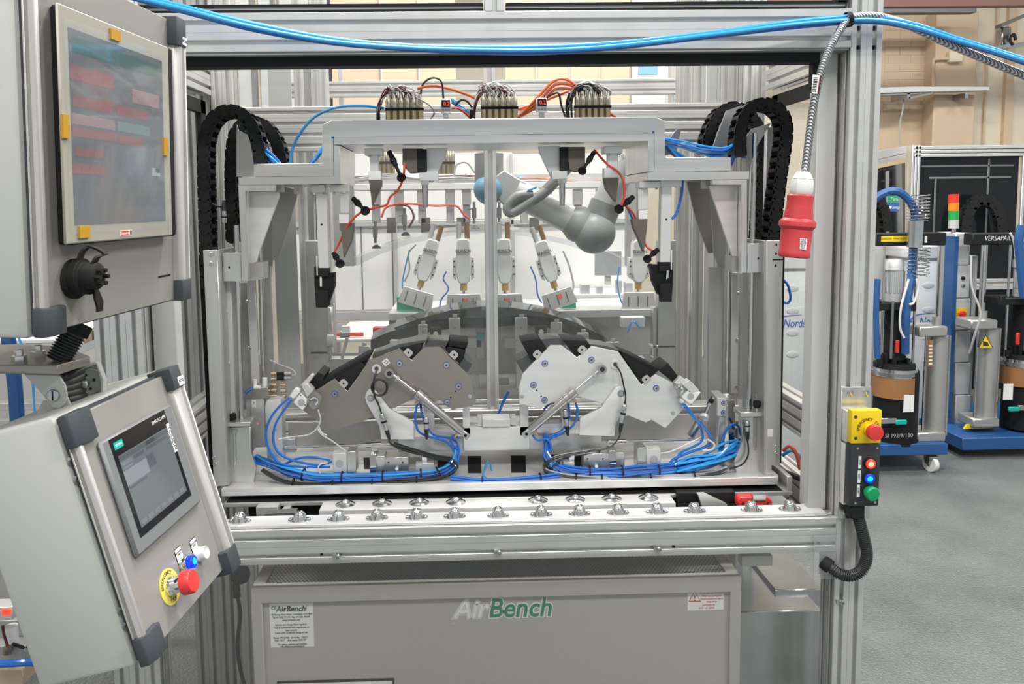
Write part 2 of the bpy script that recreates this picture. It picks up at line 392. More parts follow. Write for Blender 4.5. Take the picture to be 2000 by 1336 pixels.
# guard glass: rear screens between the posts, glazed sides
for x0, x1 in ((xl, cmx), (cmx+.04, xr)):
    B().box(x0, x1, YR+.022, YR+.026, 1.01, 2.7).build('rear_pane', 'glass_haze', fr, smooth=False)
zsd = WX(1534, 181, XR+.02).z
for X in (XR+.02, XL-.02):
    B().box(X-.002, X+.002, .10, YR-.01, ZB1+.12, zsb).build('side_pane', 'glass_clear', fr, smooth=False)
    B().box(X-.010, X+.010, .10, YR-.03, zsd-.04, zsd).build('side_seal', 'black_soft', fr)
    B().box(X-.010, X+.010, YR-.075, YR-.03, ZB1+.12, zsd).build('side_seal', 'black_soft', fr)
gp = tag(B().box(-.80, W(1592, 1100, -.004).x, -.005, -.001, .10, ZB0+.012).build('guard_sheet', 'glass_guard', smooth=False), 'clear acrylic guard sheet hanging below the lower beam', 'guard sheet')
g2 = tag(B().box(W(1591, 1060, -.012).x, W(1640, 1060, -.012).x, -.013, -.009, W(1610, 1131, -.012).z, W(1610, 1047, -.012).z).build('clear_plate', 'clear_plastic', smooth=False), 'small clear plastic plate bolted over the end of the lower beam', 'plate')
# button head bolts on the lower beam and right leg
for px, py in ((660.5, 1085), (975, 1077.5), (1286, 1071), (1642, 1174)):
    p = W(px, py, -.001); b = thing('guard_clamp', {660.5: 'small steel clamp bolt on lower beam above the grey bench label', 975: 'small steel clamp bolt at middle of lower beam', 1286: 'small steel clamp bolt on lower beam above warning sticker', 1642: 'small steel clamp bolt low on right front post'}[px], 'bolt', p, 'guard sheet clamp bolts')
    bolt(b, p, r=.0065, h=.012); B().box(p.x-.014, p.x-.004, p.y-.006, p.y+.002, p.z-.004, p.z+.006).build('tab', 'steel', b)
# ================================================================ operator panels on the left
def enclosure(root, F, w, h, depth, bw, caps, inset=.012, gap=.012):
    """panel enclosure: face plate, curved edge profiles, corner caps, body behind"""
    F.box(B(), -.001, w+.001, -.002, h+.002, -.012, 0).build('face_plate', 'hmi_face', root, bevel=.001)
    def strip(pts, m, name='edge_profile'): return B().prism([F(a, 0, c) for a, c in pts], F.v*h).build(name, m, root, bevel=.0006)
    strip([(w, 0), (w+.002, .009), (w+.018, .0165), (w+.018, -.01), (w, -.01)], 'hmi_strip')
    strip([(w+.018, .0165), (w+.033, .015), (w+.033, -.01), (w+.018, -.01)], 'hmi_face')
    strip([(w+.033, .015), (w+.035, .0165), (w+.037, .0145), (w+.037, -.01), (w+.033, -.01)], 'white', 'edge_highlight')  # white strip painted as the highlight along the curved edge
    strip([(w+.037, .014), (w+.046, .006), (w+.050, -.012), (w+.050, -.026), (w+.037, -.026)], 'hmi_face')
    strip([(0, 0), (-.003, .006), (-.009, .006), (-.012, .002), (-.012, -.004), (0, -.004)], 'hmi_strip')
    strip([(-.0105, -.004), (-.0105, -.010), (0, -.010), (0, -.004)], 'hmi_face')
    strip([(-.012, -.010), (-.012, -.013), (0, -.013), (0, -.010)], 'hmi_strip')
    F.box(B(), 0, w+.045, -.006, h+.006, -.013-gap, -.011).build('rim', 'cap_grey', root)
    F.box(B(), -.008, w+.048, -.012, h+.012, -depth, -.013-gap).build('body', 'hmi_paint', root, bevel=.008, seg=2)
    for (u0, u1, v0, v1, lab) in caps:
        sgn = 1 if u0 > w/2 else 0; vt = 1 if v0 > h/2 else 0
        pts = [(u0, v0), (u1, v0), (u1, v1), (u0, v1)]
        b = B(); out = u1 if sgn else u0; inn = u0 if sgn else u1
        prof = [(inn, .001), (inn, .019), (inn+(out-inn)*.65, .0185), (inn+(out-inn)*.88, .012), (out, -.006), (out, -.030), (inn, -.030)] if sgn else [(inn, .001), (inn, .010), (inn+(out-inn)*.7, .0105), (out, .004), (out, -.012), (inn, -.012)]
        b.prism([F(a, v0, c) for a, c in prof], F.v*(v1-v0))
        o = b.build('corner_cap', 'cap_grey', root, bevel=.003, seg=2)
        if lab:
            F.box(B(), lab[0], lab[1], lab[2], lab[3], .0185, .0195).build('maker_label', 'white_label', o)
            text('ROSE', .008, F((lab[0]+lab[1])/2, (lab[2]+lab[3])/2, .0197), F.u, F.v, o)
def quadbox(F, quad, n0, n1, mx, root, name, c=None, bevel=0):
    q = [F.px(x, y, n1 if c is None else c) for x, y in quad]
    u0 = (q[0][0]+q[3][0])/2; u1 = (q[1][0]+q[2][0])/2; v1 = (q[0][1]+q[1][1])/2; v0 = (q[2][1]+q[3][1])/2
    o = F.box(B(), u0, u1, v0, v1, n0, n1).build(name, mx, root, bevel=bevel); return o, (u0, u1, v0, v1)
# ---------------- upper panel: vertical, with a large monitor
a = .1135; t = math.radians(-1.55); u = V((a, 1, 0)).normalized(); nh = V((u.y, -u.x, 0))
FU = Fr(V((-.594, -.85, 1.536)), u, math.cos(t)*ZU-math.sin(t)*nh)
up = thing('monitor_enclosure', 'upper pale grey panel enclosure with large monitor in a beige bezel', 'control panel', FU(.18, 0, -.1))
wu, hu = .371, .517
enclosure(up, FU, wu, hu, .30, .05, [(-.017, .030, -.008, .034, None), (wu-.001, wu+.052, -.004, .036, None), (wu-.004, wu+.052, hu-.044, hu+.008, (wu+.018, wu+.034, hu-.040, hu-.026)), (-.018, .036, hu-.034, hu+.01, None)])
bz, R_ = quadbox(FU, ((110, 12), (322, 90), (336, 461), (126, 478)), 0, .024, 'black_soft', up, 'monitor_housing', c=.012, bevel=.004)
bz2, R2 = quadbox(FU, ((111, 3), (329, 93), (337, 460), (128, 478)), .022, .0262, 'beige_bezel', up, 'monitor_bezel', bevel=.002)
m = mat('monitor_glass', (.10, .115, .135), .05, 0, spec=.9)
sg, R3 = quadbox(FU, ((132.3, 51), (315.5, 120.5), (324, 431), (147, 440)), .0262, .0268, 'monitor_glass', up, 'monitor_screen')
u0, u1, v0, v1 = R3; du, dv = u1-u0, v1-v0
# tiles of the program shown on the monitor (flat print on the screen)
for (a0, a1, b0, b1, c) in ((0, .42, .745, .82, 'scr_red'), (.02, .40, .61, .67, 'scr_red'), (.44, .8, .61, .665, 'scr_red'), (0, .42, .52, .575, 'scr_pink'), (.45, .82, .52, .575, 'scr_teal'),
                            (0, .43, .455, .505, 'scr_red'), (.46, .72, .45, .50, 'scr_red'), (.03, .30, .355, .405, 'scr_red'), (0, .30, .265, .32, 'scr_red'), (.03, .95, .885, .965, 'scr_green'),
                            (.36, .82, .27, .42, 'scr_slate'), (.88, .98, .30, .44, 'scr_slate'), (.84, .94, .28, .33, 'scr_white'), (.62, .95, .70, .78, 'scr_pink')):
    if c not in M: mat(c, {'scr_red': (.21, .085, .095), 'scr_pink': (.26, .17, .19), 'scr_teal': (.13, .20, .20), 'scr_green': (.03, .11, .10), 'scr_slate': (.10, .12, .15), 'scr_white': (.34, .35, .36)}[c], .08, spec=.9)
    FU.box(B(), u0+du*a0, u0+du*a1, v0+dv*b0, v0+dv*b1, .0268, .0270).build('screen_tile', c, sg)
# wrinkled protective film taped over the monitor
fb = B(); nx, ny = 26, 30; fv = []; 
for j in range(ny+1):
    for i in range(nx+1):
        s, q = i/nx, j/ny
        hgt = .0285+.0016*max(0, math.sin(s*9+q*14+2*math.sin(q*7)))*math.exp(-((q-.72)/.16)**2)+.0009*max(0, math.sin(s*21-q*8))*math.exp(-((q-.3)/.22)**2)
        fv.append(FU(u0-.012+(du+.024)*s, v0-.012+(dv+.024)*q, hgt))
fb.add(fv, [[j*(nx+1)+i, j*(nx+1)+i+1, (j+1)*(nx+1)+i+1, (j+1)*(nx+1)+i] for j in range(ny) for i in range(nx)])
fb.build('protective_film', 'glass_film', up, angle=80)
for q in (((217, 55), (236, 62), (236, 82), (218, 76)), ((123, 224), (135, 224), (136.5, 270), (124.5, 270)), ((320, 269), (328, 269), (329, 304), (321, 304)), ((156, 442), (176, 440.5), (177, 463), (157, 466))):
    quadbox(FU, q, .0264, .0300, 'tape_amber', up, 'tape_piece')
lg, R4 = quadbox(FU, ((235, 450.5), (257.5, 448.5), (257.8, 460), (235.5, 462)), .0262, .0268, 'white_label', up, 'maker_badge')
FU.box(B(), R4[0]+.001, R4[0]+(R4[1]-R4[0])*.78, R4[2]+.001, R4[3]-.001, .0268, .0270).build('badge_field', 'red', lg)
text('Desoutter', .0062, FU(R4[0]+(R4[1]-R4[0])*.4, (R4[2]+R4[3])/2, .0272), FU.u, FU.v, lg, 'white_label')
FU.box(B(), R4[0]+(R4[1]-R4[0])*.84, R4[1]-.001, R4[2]+.001, R4[3]-.001, .0268, .0270).build('badge_emblem', 'ink', lg)
quadbox(FU, ((310, 540), (333, 534.5), (333, 537.5), (310, 543.5)), 0, .0008, 'black', up, 'pen_mark')
# service ports with black screw caps on straps
cu, cv = FU.px(141, 544, 0)
pa = B().lathe([(.030, 0), (.030, .010), (.024, .012), (.0235, .030), (.019, .031)], FU(cu, cv), FU.n, 28).build('service_port', 'rubber', up, bevel=.001)
cu2, cv2 = FU.px(172, 540, .03)
pb = B().lathe([(.026, 0), (.026, .012), (.020, .013), (.020, .034), (.012, .036)], FU(cu2, cv2+.001, .012), FU.n, 28).build('service_port', 'rubber', up, bevel=.001)
for k in range(6):
    an = k*PI/3; B().cyl(FU(cu2+.011*math.cos(an), cv2+.011*math.sin(an), .046), FU(cu2+.011*math.cos(an), cv2+.011*math.sin(an), .056), .0035, n=6).build('prong', 'rubber', pb)
def strap(pts, wd):
    P = smooth_path([FU(*p) for p in pts], 8); b = B(); n = len(P); vs = []
    for i, p in enumerate(P):
        tt = (P[min(i+1, n-1)]-P[max(i-1, 0)]).normalized(); sdir = tt.cross(FU.u).normalized()
        wv = wd(i/(n-1)); vs += [p-FU.u*wv+sdir*.0016, p+FU.u*wv+sdir*.0016, p+FU.u*wv-sdir*.0016, p-FU.u*wv-sdir*.0016]
    fs = [[4*i+k, 4*i+(k+1) % 4, 4*i+4+(k+1) % 4, 4*i+4+k] for i in range(n-1) for k in range(4)]+[[3, 2, 1, 0], [4*n-4, 4*n-3, 4*n-2, 4*n-1]]
    return b.add(vs, fs).build('cap_strap', 'rubber', up)
s1 = FU.px(163, 520, .03); s2 = FU.px(177, 482, .03); s3 = FU.px(186, 487, .03)
strap([(s1[0], s1[1]-.01, .02), (s1[0]+.006, s1[1]+.018, .024), (s2[0], s2[1], .030), (s3[0], s3[1]-.006, .046), (s1[0]+.012, s1[1]+.012, .044), (s1[0]+.008, s1[1]-.012, .034)], lambda t: .006)
e1 = FU.px(183, 560, .03); e2 = FU.px(187, 608, .03)
strap([(e1[0], e1[1]+.012, .03), (e1[0]+.001, e1[1]-.012, .034), (e2[0], e2[1]+.012, .036), (e2[0], e2[1], .036)], lambda t: .004+.005*math.sin(min(t*1.25, 1)*PI*.72)**2)
# ---------------- lower panel: tilted, with a touch screen
a = .0967; t = math.radians(15.51); u = V((a, 1, 0)).normalized(); nh = V((u.y, -u.x, 0))
FL = Fr(V((-.496, -.80, 1.018)), u, math.cos(t)*ZU-math.sin(t)*nh)
lo = thing('touch_panel_enclosure', 'lower pale grey tilted panel enclosure with touch screen and stop button', 'control panel', FL(.15, 0, -.1))
wl, hl = .2854, .3862
enclosure(lo, FL, wl, hl, .19, .05, [(-.017, .032, -.012, .034, None), (wl-.010, wl+.052, -.014, .030, None), (wl-.004, wl+.052, hl-.030, hl+.012, (wl+.014, wl+.036, hl-.027, hl-.010)), (-.017, .036, hl-.042, hl+.010, None)])
for vv in (.06, .085, .30, .33):
    B().cyl(FL(-.000, vv, -.019), FL(-.010, vv, -.019), .003, n=10).build('hinge_screw', 'steel', lo)
o1, Q1 = quadbox(FL, ((189.6, 864.4), (328.6, 790.8), (390.9, 978.9), (265, 1091.5)), 0, .010, 'bezel_grey' if 'bezel_grey' in M else mat('bezel_grey', (.19, .195, .20), .45).name, lo, 'screen_bezel', c=.005, bevel=.004)
o2, Q2 = quadbox(FL, ((211, 861.5), (320.2, 799.2), (374, 967), (275.9, 1049.6)), .009, .0106, 'black_gloss', lo, 'screen_glass')
mat('hmi_screen', (.12, .135, .145), .12, spec=.8, emit=0)
o3, Q3 = quadbox(FL, ((230.3, 891.4), (326, 834), (364.5, 958.5), (277, 1031.6)), .0106, .0110, 'hmi_screen', lo, 'display')
mat('scr_l1', (.16, .175, .19), .12); mat('scr_l2', (.10, .20, .08), .12); mat('scr_l3', (.085, .095, .105), .12); mat('scr_l4', (.20, .22, .24), .12)
def dtile(a0, a1, b0, b1, c):
    u0, u1, v0, v1 = Q3; FL.box(B(), u0+(u1-u0)*a0, u0+(u1-u0)*a1, v0+(v1-v0)*b0, v0+(v1-v0)*b1, .0110, .0111).build('screen_tile', c, o3)
dtile(0, 1, .92, .985, 'scr_l3'); dtile(.52, .70, .925, .985, 'scr_l2'); dtile(.02, .2, .85, .90, 'scr_l1'); dtile(.24, .44, .85, .90, 'scr_l3'); dtile(.5, .95, .86, .905, 'scr_l3')
dtile(0, .44, .58, .78, 'scr_l4'); dtile(.46, .60, .62, .80, 'scr_l3'); dtile(.02, .2, .80, .83, 'scr_l1'); dtile(.02, .36, .53, .56, 'scr_l3')
for k in range(7): dtile(.03+.138*k, .13+.138*k, .03, .09, 'scr_l1')
u0, u1, v0, v1 = Q2
FL.box(B(), u0+.008, u0+.034, v1-.020, v1-.008, .0106, .0110).build('maker_badge', 'teal', o2)
text('SIEMENS', .0055, FL(u0+.021, v1-.014, .0112), FL.u, FL.v, o2, 'white_label')
text('SIMATIC HMI', .0085, FL(u1-.029, v1-.012, .0112), FL.u, FL.v, o2, 'white_label')
tu, tv = FL.px(335.5, 855, .011)
FL.box(B(), tu-.005, tu+.005, tv-.027, tv+.027, .0106, .0112).build('touch_label', 'white_label', o2)
text('TOUCH', .0125, FL(tu, tv, .0114), -FL.v, FL.u, o2, 'ink', space=1.05)
# push buttons
def labelplate(px, py, w, h):
    cu, cv = FL.px(px, py, 0); o = FL.box(B(), cu-w/2, cu+w/2, cv-h/2, cv+h/2, 0, .0012).build('button_label', 'white_label', lo)
    FL.box(B(), cu-w/2-.001, cu+w/2+.001, cv-h/2-.001, cv+h/2+.001, 0, .0009).build('label_backing', 'black', o)
    return o, cu, cv
l1, cu, cv = labelplate(352, 1092, .021, .040); text('AUTO MODE\nSTART', .0042, FL(cu, cv+.011, .0014), FL.u, FL.v, l1)
B().lathe([(.0130, 0), (.0130, .010), (.0115, .012)], FL(cu+.001, cv-.010), FL.n, 24).build('button_ring', 'chrome', lo)
B().lathe([(.0112, .010), (.0112, .022), (.0095, .0235)], FL(cu+.001, cv-.010), FL.n, 24).build('blue_button', 'led_blue', lo)
B().lathe([(.0062, .0235), (.0055, .0240)], FL(cu+.001, cv-.010), FL.n, 24).build('button_lens', 'led_blue_core', lo)
l2, cu, cv = labelplate(381, 1074, .021, .040); text('BATCH END\nRESET', .0042, FL(cu, cv+.011, .0014), FL.u, FL.v, l2)
B().lathe([(.0130, 0), (.0130, .006), (.0118, .007), (.0118, .018), (.0105, .019), (.0100, .0175)], FL(cu+.002, cv-.010), FL.n, 24).build('white_button', 'white', lo, bevel=.0006)
eu, ev = FL.px(331, 1146, 0)
es = B().lathe([(.0300, 0), (.0300, .0015)], FL(eu, ev), FL.n, 32).build('stop_disc', 'yellow_pale', lo)
for k, ch in enumerate('EMERGENCY'):
    an = PI*.92-k*.235; text(ch, .0085, FL(eu+.0232*math.cos(an), ev+.0232*math.sin(an), .0017), FL.u*math.sin(an)-FL.v*math.cos(an), FL.u*math.cos(an)+FL.v*math.sin(an), es)
for k, ch in enumerate('STOP'):
    an = -PI*.63+k*.24; text(ch, .0085, FL(eu+.0232*math.cos(an), ev+.0232*math.sin(an), .0017), -FL.u*math.sin(an)+FL.v*math.cos(an), -FL.u*math.cos(an)-FL.v*math.sin(an), es)
B().lathe([(.0165, 0), (.0165, .006), (.0140, .008), (.0125, .022), (.0118, .024)], FL(eu, ev), FL.n, 24).build('stop_collar', 'chrome', lo)
B().lathe([(.0125, .022), (.0200, .027), (.0200, .041), (.0178, .0445), (.006, .0455), (.0005, .0455)], FL(eu, ev), FL.n, 28).build('stop_mushroom', 'red', lo)
# ---------------- support: bearer plate, conduit and tilting bracket between both panels
sp = thing('panel_bracket', 'grey tilting bracket under a thick plate between the two panels', 'bracket', WZ(60, 720, 1.40))
zt = 1.455
pl = [(-80, 712), (112, 715), (176, 697), (150, 672), (-80, 690)]
bp = B().prism([WZ(x, y, zt) for x, y in ((-90, 712), (112, 713.5), (176, 696), (125, 676), (30, 672), (-90, 676))], (0, 0, -.015)).build('bearer_plate', 'titan', sp, bevel=.001)
for px, py in ((38, 706), (75, 697)):
    p = WZ(px, py, zt); q = B().lathe([(.012, 0), (.012, .010), (.007, .0105), (.007, .020), (.005, .021)], p, ZU, 6).build('hex_bolt', 'steel', sp)
Yb = WZ(60, 730, zt-.015).y+.01
ck = [(46, 731), (114, 732), (127, 752), (131, 772), (127, 789), (118, 797), (103, 797), (92, 783), (80, 768)]
B().pp(ck, Yb, .004).build('upper_cheek', 'hmi_paint', sp, bevel=.001)
B().pp([(83, 783), (92, 783), (118, 797), (131, 775), (142, 802), (62, 836), (61, 828)], Yb+.005, .004).build('lower_cheek', 'hmi_paint', sp, bevel=.001)
p = W(105, 772, Yb); B().lathe([(.010, 0), (.010, .003), (.009, .004)], p, (0, -1, 0), 24).build('pivot_screw', 'zinc', sp)
B().obox(p+V((-.0012, -.0045, -.008)), (.0024, 0, 0), (0, .001, 0), (0, 0, .016)).build('screw_slot', 'black', sp)
# folded yoke seen obliquely behind the cheek, with the rubber bellows inside
yk = Fr(W(114, 732, Yb), V((.55, .8, 0)), ZU)
yp_ = B().pp([(122, 738), (186, 709), (192, 716), (199, 742), (199, 772), (142, 803), (130, 790)], Yb+.10, .005).build('yoke', 'hmi_paint', sp, bevel=.001)
for pix in ([(114, 732), (186, 707), (188, 711), (118, 737)], [(186, 707), (190, 710), (202, 742), (201, 774), (196, 774), (196, 744)], [(142, 803), (201, 773), (201, 778), (143, 807)]):
    B().pp(pix, Yb+.085, .014).build('yoke_rim', 'hmi_paint', sp, bevel=.0008)
B().lathe([(.024, 0), (.024, .004), (.020, .005)], W(178, 745, Yb+.10), (0, -1, 0), 28).build('yoke_disc', 'hmi_paint', sp, bevel=.001)
for q in ((168, 733), (184, 742), (177, 759)): B().cyl(W(*q, Yb+.094), W(*q, Yb+.0945), .0028, n=12).build('yoke_hole', 'black', sp)
for k in range(6):
    B().tube([W(118+k*3.5, 739+k*10.5, Yb+.045), W(138+k*3, 733+k*11, Yb+.06), W(160+k*.5, 722+k*12.5, Yb+.08)], .0078, n=10).build('bellows_fold', 'conduit', sp)
B().lathe([(.008, 0), (.008, .01), (.006, .012)], W(168, 748, Yb+.08), (0, -1, 0), 12).build('clamp_screw', 'steel', sp)
cdo = thing('corrugated_conduit', 'black corrugated conduit between monitor enclosure and bearer plate', 'conduit', WZ(115, 700, zt))
P0, P1 = WZ(113, 705, zt-.001), W(145, 650, WZ(113, 705, zt).y+.02)
B().tube([P0, P0.lerp(P1, .5), P1], .018, n=18, sm=0).build('core', 'conduit', cdo)
d = (P1-P0)
for k in range(10): B().cyl(P0+d*(.03+k*.093), P0+d*(.085+k*.093), .0215, .0175, n=18).build('corrugation', 'conduit', cdo)
B().cyl(P1-d*.02, P1+d*.35, .024, n=6).build('gland', 'rubber', cdo)
# ================================================================ rails, base plate and ball units on the lower beam
YP = .17                                           # front edge of the sliding base plate
ZP0, ZP1 = W(1000, 958, YP).z, W(1000, 942.5, YP).z
br = thing('ball_rail', 'flat aluminium rail carrying thirteen domed ball units on the lower beam', 'rail', W(1000, 1030, .03))
B().box(W(440, 1030, .01).x, W(1616, 1008, .01).x, .010, .074, ZB1+.0005, ZB1+.008).build('rail_plate', 'alu_bright', br, bevel=.001)
bu = None
for px in (468, 585, 661, 736, 813.5, 888, 973, 1057, 1132, 1207, 1283, 1357, 1468, 1543):
    p = V((W(px, 1012-(px-468)*.022, .04).x, .040, ZB1+.008))
    if bu is None:
        bu = B().lathe([(.0185, 0), (.0180, .003), (.0165, .005), (.0160, .011), (.0145, .014), (.013, .014)], p, ZU, 20).build('ball_unit', 'steel', br, bevel=0)
        fl = B(); fl.prism([p+V((.030*math.cos(q)*(1 if abs(math.cos(q)) > .5 else .8), .019*math.sin(q), .0002)) for q in [2*PI*i/18 for i in range(18)]], (0, 0, .0022)); f0 = fl.build('flange', 'steel', bu)
        s0 = B().lathe([(.0045, 0), (.0045, .004), (.003, .005)], p+V((-.0235, 0, .002)), ZU, 10).build('screw', 'steel', bu); s1 = B().lathe([(.0045, 0), (.0045, .004), (.003, .005)], p+V((.0235, 0, .002)), ZU, 10).build('screw', 'steel', bu)
        b0 = B().sphere(p+V((0, 0, .0105)), .0142, 18, 8, h0=0).build('ball', 'chrome', bu); first = p; kids = [f0, s0, s1, b0]
        for k in range(3):
            an = k*2*PI/3+.5; kids.append(B().tube([p+V((.0150*math.cos(an), .0150*math.sin(an), .012)), p+V((.0115*math.cos(an), .0115*math.sin(an), .0200)), p+V((.003*math.cos(an), .003*math.sin(an), .0250))], .0022, n=5).build('rib', 'steel', bu))
    else:
        c = bu.copy(); COL.objects.link(c); c.parent = br; c.matrix_parent_inverse = bu.matrix_parent_inverse.copy(); c.location = p-first
        for k in kids: d = k.copy(); COL.objects.link(d); d.parent = c
rb = thing('roller_block', 'bright aluminium block with eight round ball discs behind the ball rail', 'support block', W(960, 1000, .12))
zb = W(1000, 988.5, .095).z
B().box(W(623, 1000, .095).x, W(1320, 985, .095).x, .095, .165, ZB1-.03, zb).build('block', 'alu_bright', rb, bevel=.002)
bu = None
for px in (674.3, 746, 818.7, 890, 1051, 1124, 1195, 1267):
    p = V((W(px, 976, .13).x, .132, zb))
    if bu is None:
        bu = B().lathe([(.0275, 0), (.0275, .0016), (.021, .0045), (.0135, .0065), (.0125, .0065)], p, ZU, 28).build('ball_disc', 'steel', rb); first = p
        b0 = B().sphere(p+V((0, 0, .002)), .0125, 20, 8, h0=0).build('ball', 'chrome', bu)
    else:
        c = bu.copy(); COL.objects.link(c); c.parent = rb; c.matrix_parent_inverse = bu.matrix_parent_inverse.copy(); c.location = p-first
        d = b0.copy(); COL.objects.link(d); d.parent = c
dr = thing('gap_filler', 'black filler block darkening the gap under the base plate', 'filler block', (.1, .3, .80))
B().box(-.62, .86, .19, .30, .80, zb-.012).build('housing', 'black_soft', dr, bevel=.003)  # black box added to keep the open gap under the plates dark
B().box(-.62, -.30, .175, .19, .80, zb-.014).build('end_cover', 'black', dr, bevel=.002)
B().pbox(500, 990, 543, 1015, .12, .03).build('motor_cover', 'panel_dark', dr, bevel=.002)
B().prism([W(x, y, .10) for x, y in ((512, 1012), (520, 1004), (577, 1001), (577, 1008))], (0, .03, 0)).build('cover_wedge', 'zinc', dr)
B().prism([W(x, y, .13) for x, y in ((543, 1005), (552, 994), (566, 993), (570, 1003))], (0, .02, 0)).build('bracket', 'alu', dr)
B().pbox(1322, 962, 1436, 992, .14, .03).build('end_cover', 'black_soft', dr, bevel=.002)
B().prism([W(x, y, .11) for x, y in ((1364, 967), (1378, 966), (1420, 986), (1424, 993), (1372, 993))], (0, .02, 0)).build('bracket', 'alu', dr)
for k, (a, b) in enumerate(((1442, 1506),)):
    sw = thing('safety_switch', 'red safety switch with silver key under the base plate', 'switch', W(1475, 992, .10))
    B().pp([(1442, 977), (1446, 971.5), (1497, 970), (1508, 977), (1509, 990), (1442, 991)], .10, .03).build('housing', 'red', sw, bevel=.002)
    B().pbox(1471, 967, 1496, 978, .095, .02).build('actuator_key', 'zinc', sw); 
    for q in (1451.5, 1500): B().cyl(W(q, 982.5, .0995), W(q, 982.5, .097), .003, n=10).build('screw_hole', 'black', sw)
cp = thing('carrier_plate', 'grey lower carrier plate with upright stop at its right end', 'plate', W(1000, 975, .15))
zc = W(1400, 971, .15).z
B().box(W(436, 985, .15).x, W(1548, 965, .15).x, .15, .54, zc, zc+.012).build('plate', 'alu_matt', cp, bevel=.002)
B().box(W(440, 985, .15).x, W(1530, 965, .15).x, .156, .53, zc+.012, zc+.0135).build('gap_shade', 'black', cp)  # thin black sheet standing for the shadow under the base plate
B().box(W(1538, 950, .15).x, W(1547.5, 950, .15).x, .152, .50, zc+.012, W(1543, 931, .15).z).build('stop', 'alu', cp, bevel=.001)
fx = thing('sliding_fixture', 'sliding aluminium fixture base plate with four upright guide columns', 'fixture', W(980, 958, .3))
x0, x1 = W(432, 960, YP).x, W(1525, 943, YP).x; r = .018
B().prism([(x0, YP, ZP0), (x1-r, YP, ZP0), (x1-.3*r, YP+.3*r, ZP0), (x1, YP+r, ZP0), (x1, .55, ZP0), (x0, .55, ZP0)], (0, 0, ZP1-ZP0)).build('base_plate', 'alu_bright', fx, bevel=.0015)
YC = .185
# ---- left front column
B().pp([(396.5, 489), (424, 488), (443.5, 948), (417.7, 951)], YC, .012).build('column_flange', 'alu_plate_up', fx, bevel=.001)
B().pp([(424, 488), (428, 489), (446.5, 948), (443.5, 948)], YC+.001, .17).build('column_web', 'alu_matt', fx)
B().pp([(443, 836), (489, 834), (489, 880), (500.5, 915), (494, 949), (446, 949)], YC+.03, .015).build('foot_gusset', 'alu_plate_up', fx, bevel=.001)
B().box(W(439, 830, YC).x, W(489.5, 830, YC+.02).x, YC+.014, YC+.075, W(465, 836, YC).z, W(465, 828, YC).z).build('shelf', 'alu_plate', fx, bevel=.001)
B().pp([(435.5, 548), (450.5, 548), (461.5, 828), (446.5, 828)], YC+.055, .012).build('guide_rail', 'white_block', fx, bevel=.001)
B().cyl(W(472, 828, YC+.05), W(461.5, 440, YC+.05), .0072).build('guide_rod', 'steel', fx)
B().cyl(W(455, 835, YC+.045), W(455, 822, YC+.045), .008, n=12).build('stop_nut', 'steel', fx); B().lathe([(.008, 0), (.011, .006), (.0105, .020), (.008, .022)], W(454.5, 822, YC+.045), ZU, 14).build('stop_bumper', 'rubber', fx)
B().cyl(W(457, 838, YC+.025), W(458.5, 910, YC+.025), .0036).build('stop_screw', 'steel', fx); B().cyl(W(457, 838, YC+.025), W(457.2, 846, YC+.025), .0085, n=6).build('lock_nut', 'steel', fx)
for q in ((412.5, 497), (413, 515), (419, 893), (420.5, 906)): bolt(fx, W(*q, YC))
for q in ((437.5, 607), (442, 707), (446, 807)): B().cyl(W(*q, YC+.054), W(q[0]+4, q[1], YC+.045), .0062, n=10).build('bolt', 'steel', fx)
# ---- left rear column
B().pp([(482, 547), (498, 547), (508, 760), (492, 760)], .36, .012).build('guide_rail', 'white_block', fx, bevel=.001)
B().cyl(W(517, 830, .37), W(507, 470, .37), .0075).build('guide_rod', 'steel', fx)
B().pp([(456, 552), (482, 552), (492, 800), (470, 800)], .40, .02).build('column_web', 'alu_matt', fx)
B().pp([(513, 520), (528, 520), (540, 948), (525, 948)], .42, .012).build('column_flange', 'alu_matt', fx)
for q in ((484, 589), (487.5, 680)): bolt(fx, W(*q, .36))
# ---- right front column
B().pp([(1497.5, 470), (1529.5, 470), (1523, 909), (1507, 909), (1507, 928), (1497, 928)], YC, .012).build('column_flange', 'alu_plate_up', fx, bevel=.001)
B().pp([(1492, 471), (1497.5, 470), (1497, 928), (1492.5, 928)], YC+.001, .17).build('column_web', 'alu_matt', fx)
B().pp([(1446, 816), (1496, 814), (1496, 928), (1439.3, 928), (1434.4, 900), (1452, 859)], YC+.03, .015).build('foot_gusset', 'alu_plate_up', fx, bevel=.001)
B().box(W(1445, 812, YC+.02).x, W(1496, 812, YC).x, YC+.014, YC+.075, W(1470, 817, YC).z, W(1470, 808, YC).z).build('shelf', 'alu_plate', fx, bevel=.001)
B().pp([(1480, 534), (1496, 534), (1495.5, 806), (1478, 806)], YC+.055, .012).build('guide_rail', 'white_block', fx, bevel=.001)
B().cyl(W(1463, 806, YC+.05), W(1474, 260, YC+.05), .0072).build('guide_rod', 'steel', fx)
B().cyl(W(1461, 808, YC+.04), W(1461, 779, YC+.04), .0072).build('stop_sleeve', 'steel', fx)
B().cyl(W(1478, 808, YC+.03), W(1478, 792, YC+.03), .004).build('stop_screw', 'steel', fx); B().lathe([(.008, 0), (.011, .006), (.0105, .018), (.008, .020)], W(1478, 796, YC+.03), ZU, 14).build('stop_bumper', 'rubber', fx)
for q in (1474.5, 1478.5): B().cyl(W(q, 816, YC+.025), W(q, 879, YC+.025), .0020).build('stop_screw', 'steel', fx)
for q in ((1515.5, 478), (1515, 495.5), (1514, 518.5)): B().cyl(W(*q, YC-.0005), W(*q, YC+.001), .004, n=12).build('tapped_hole', 'black', fx)
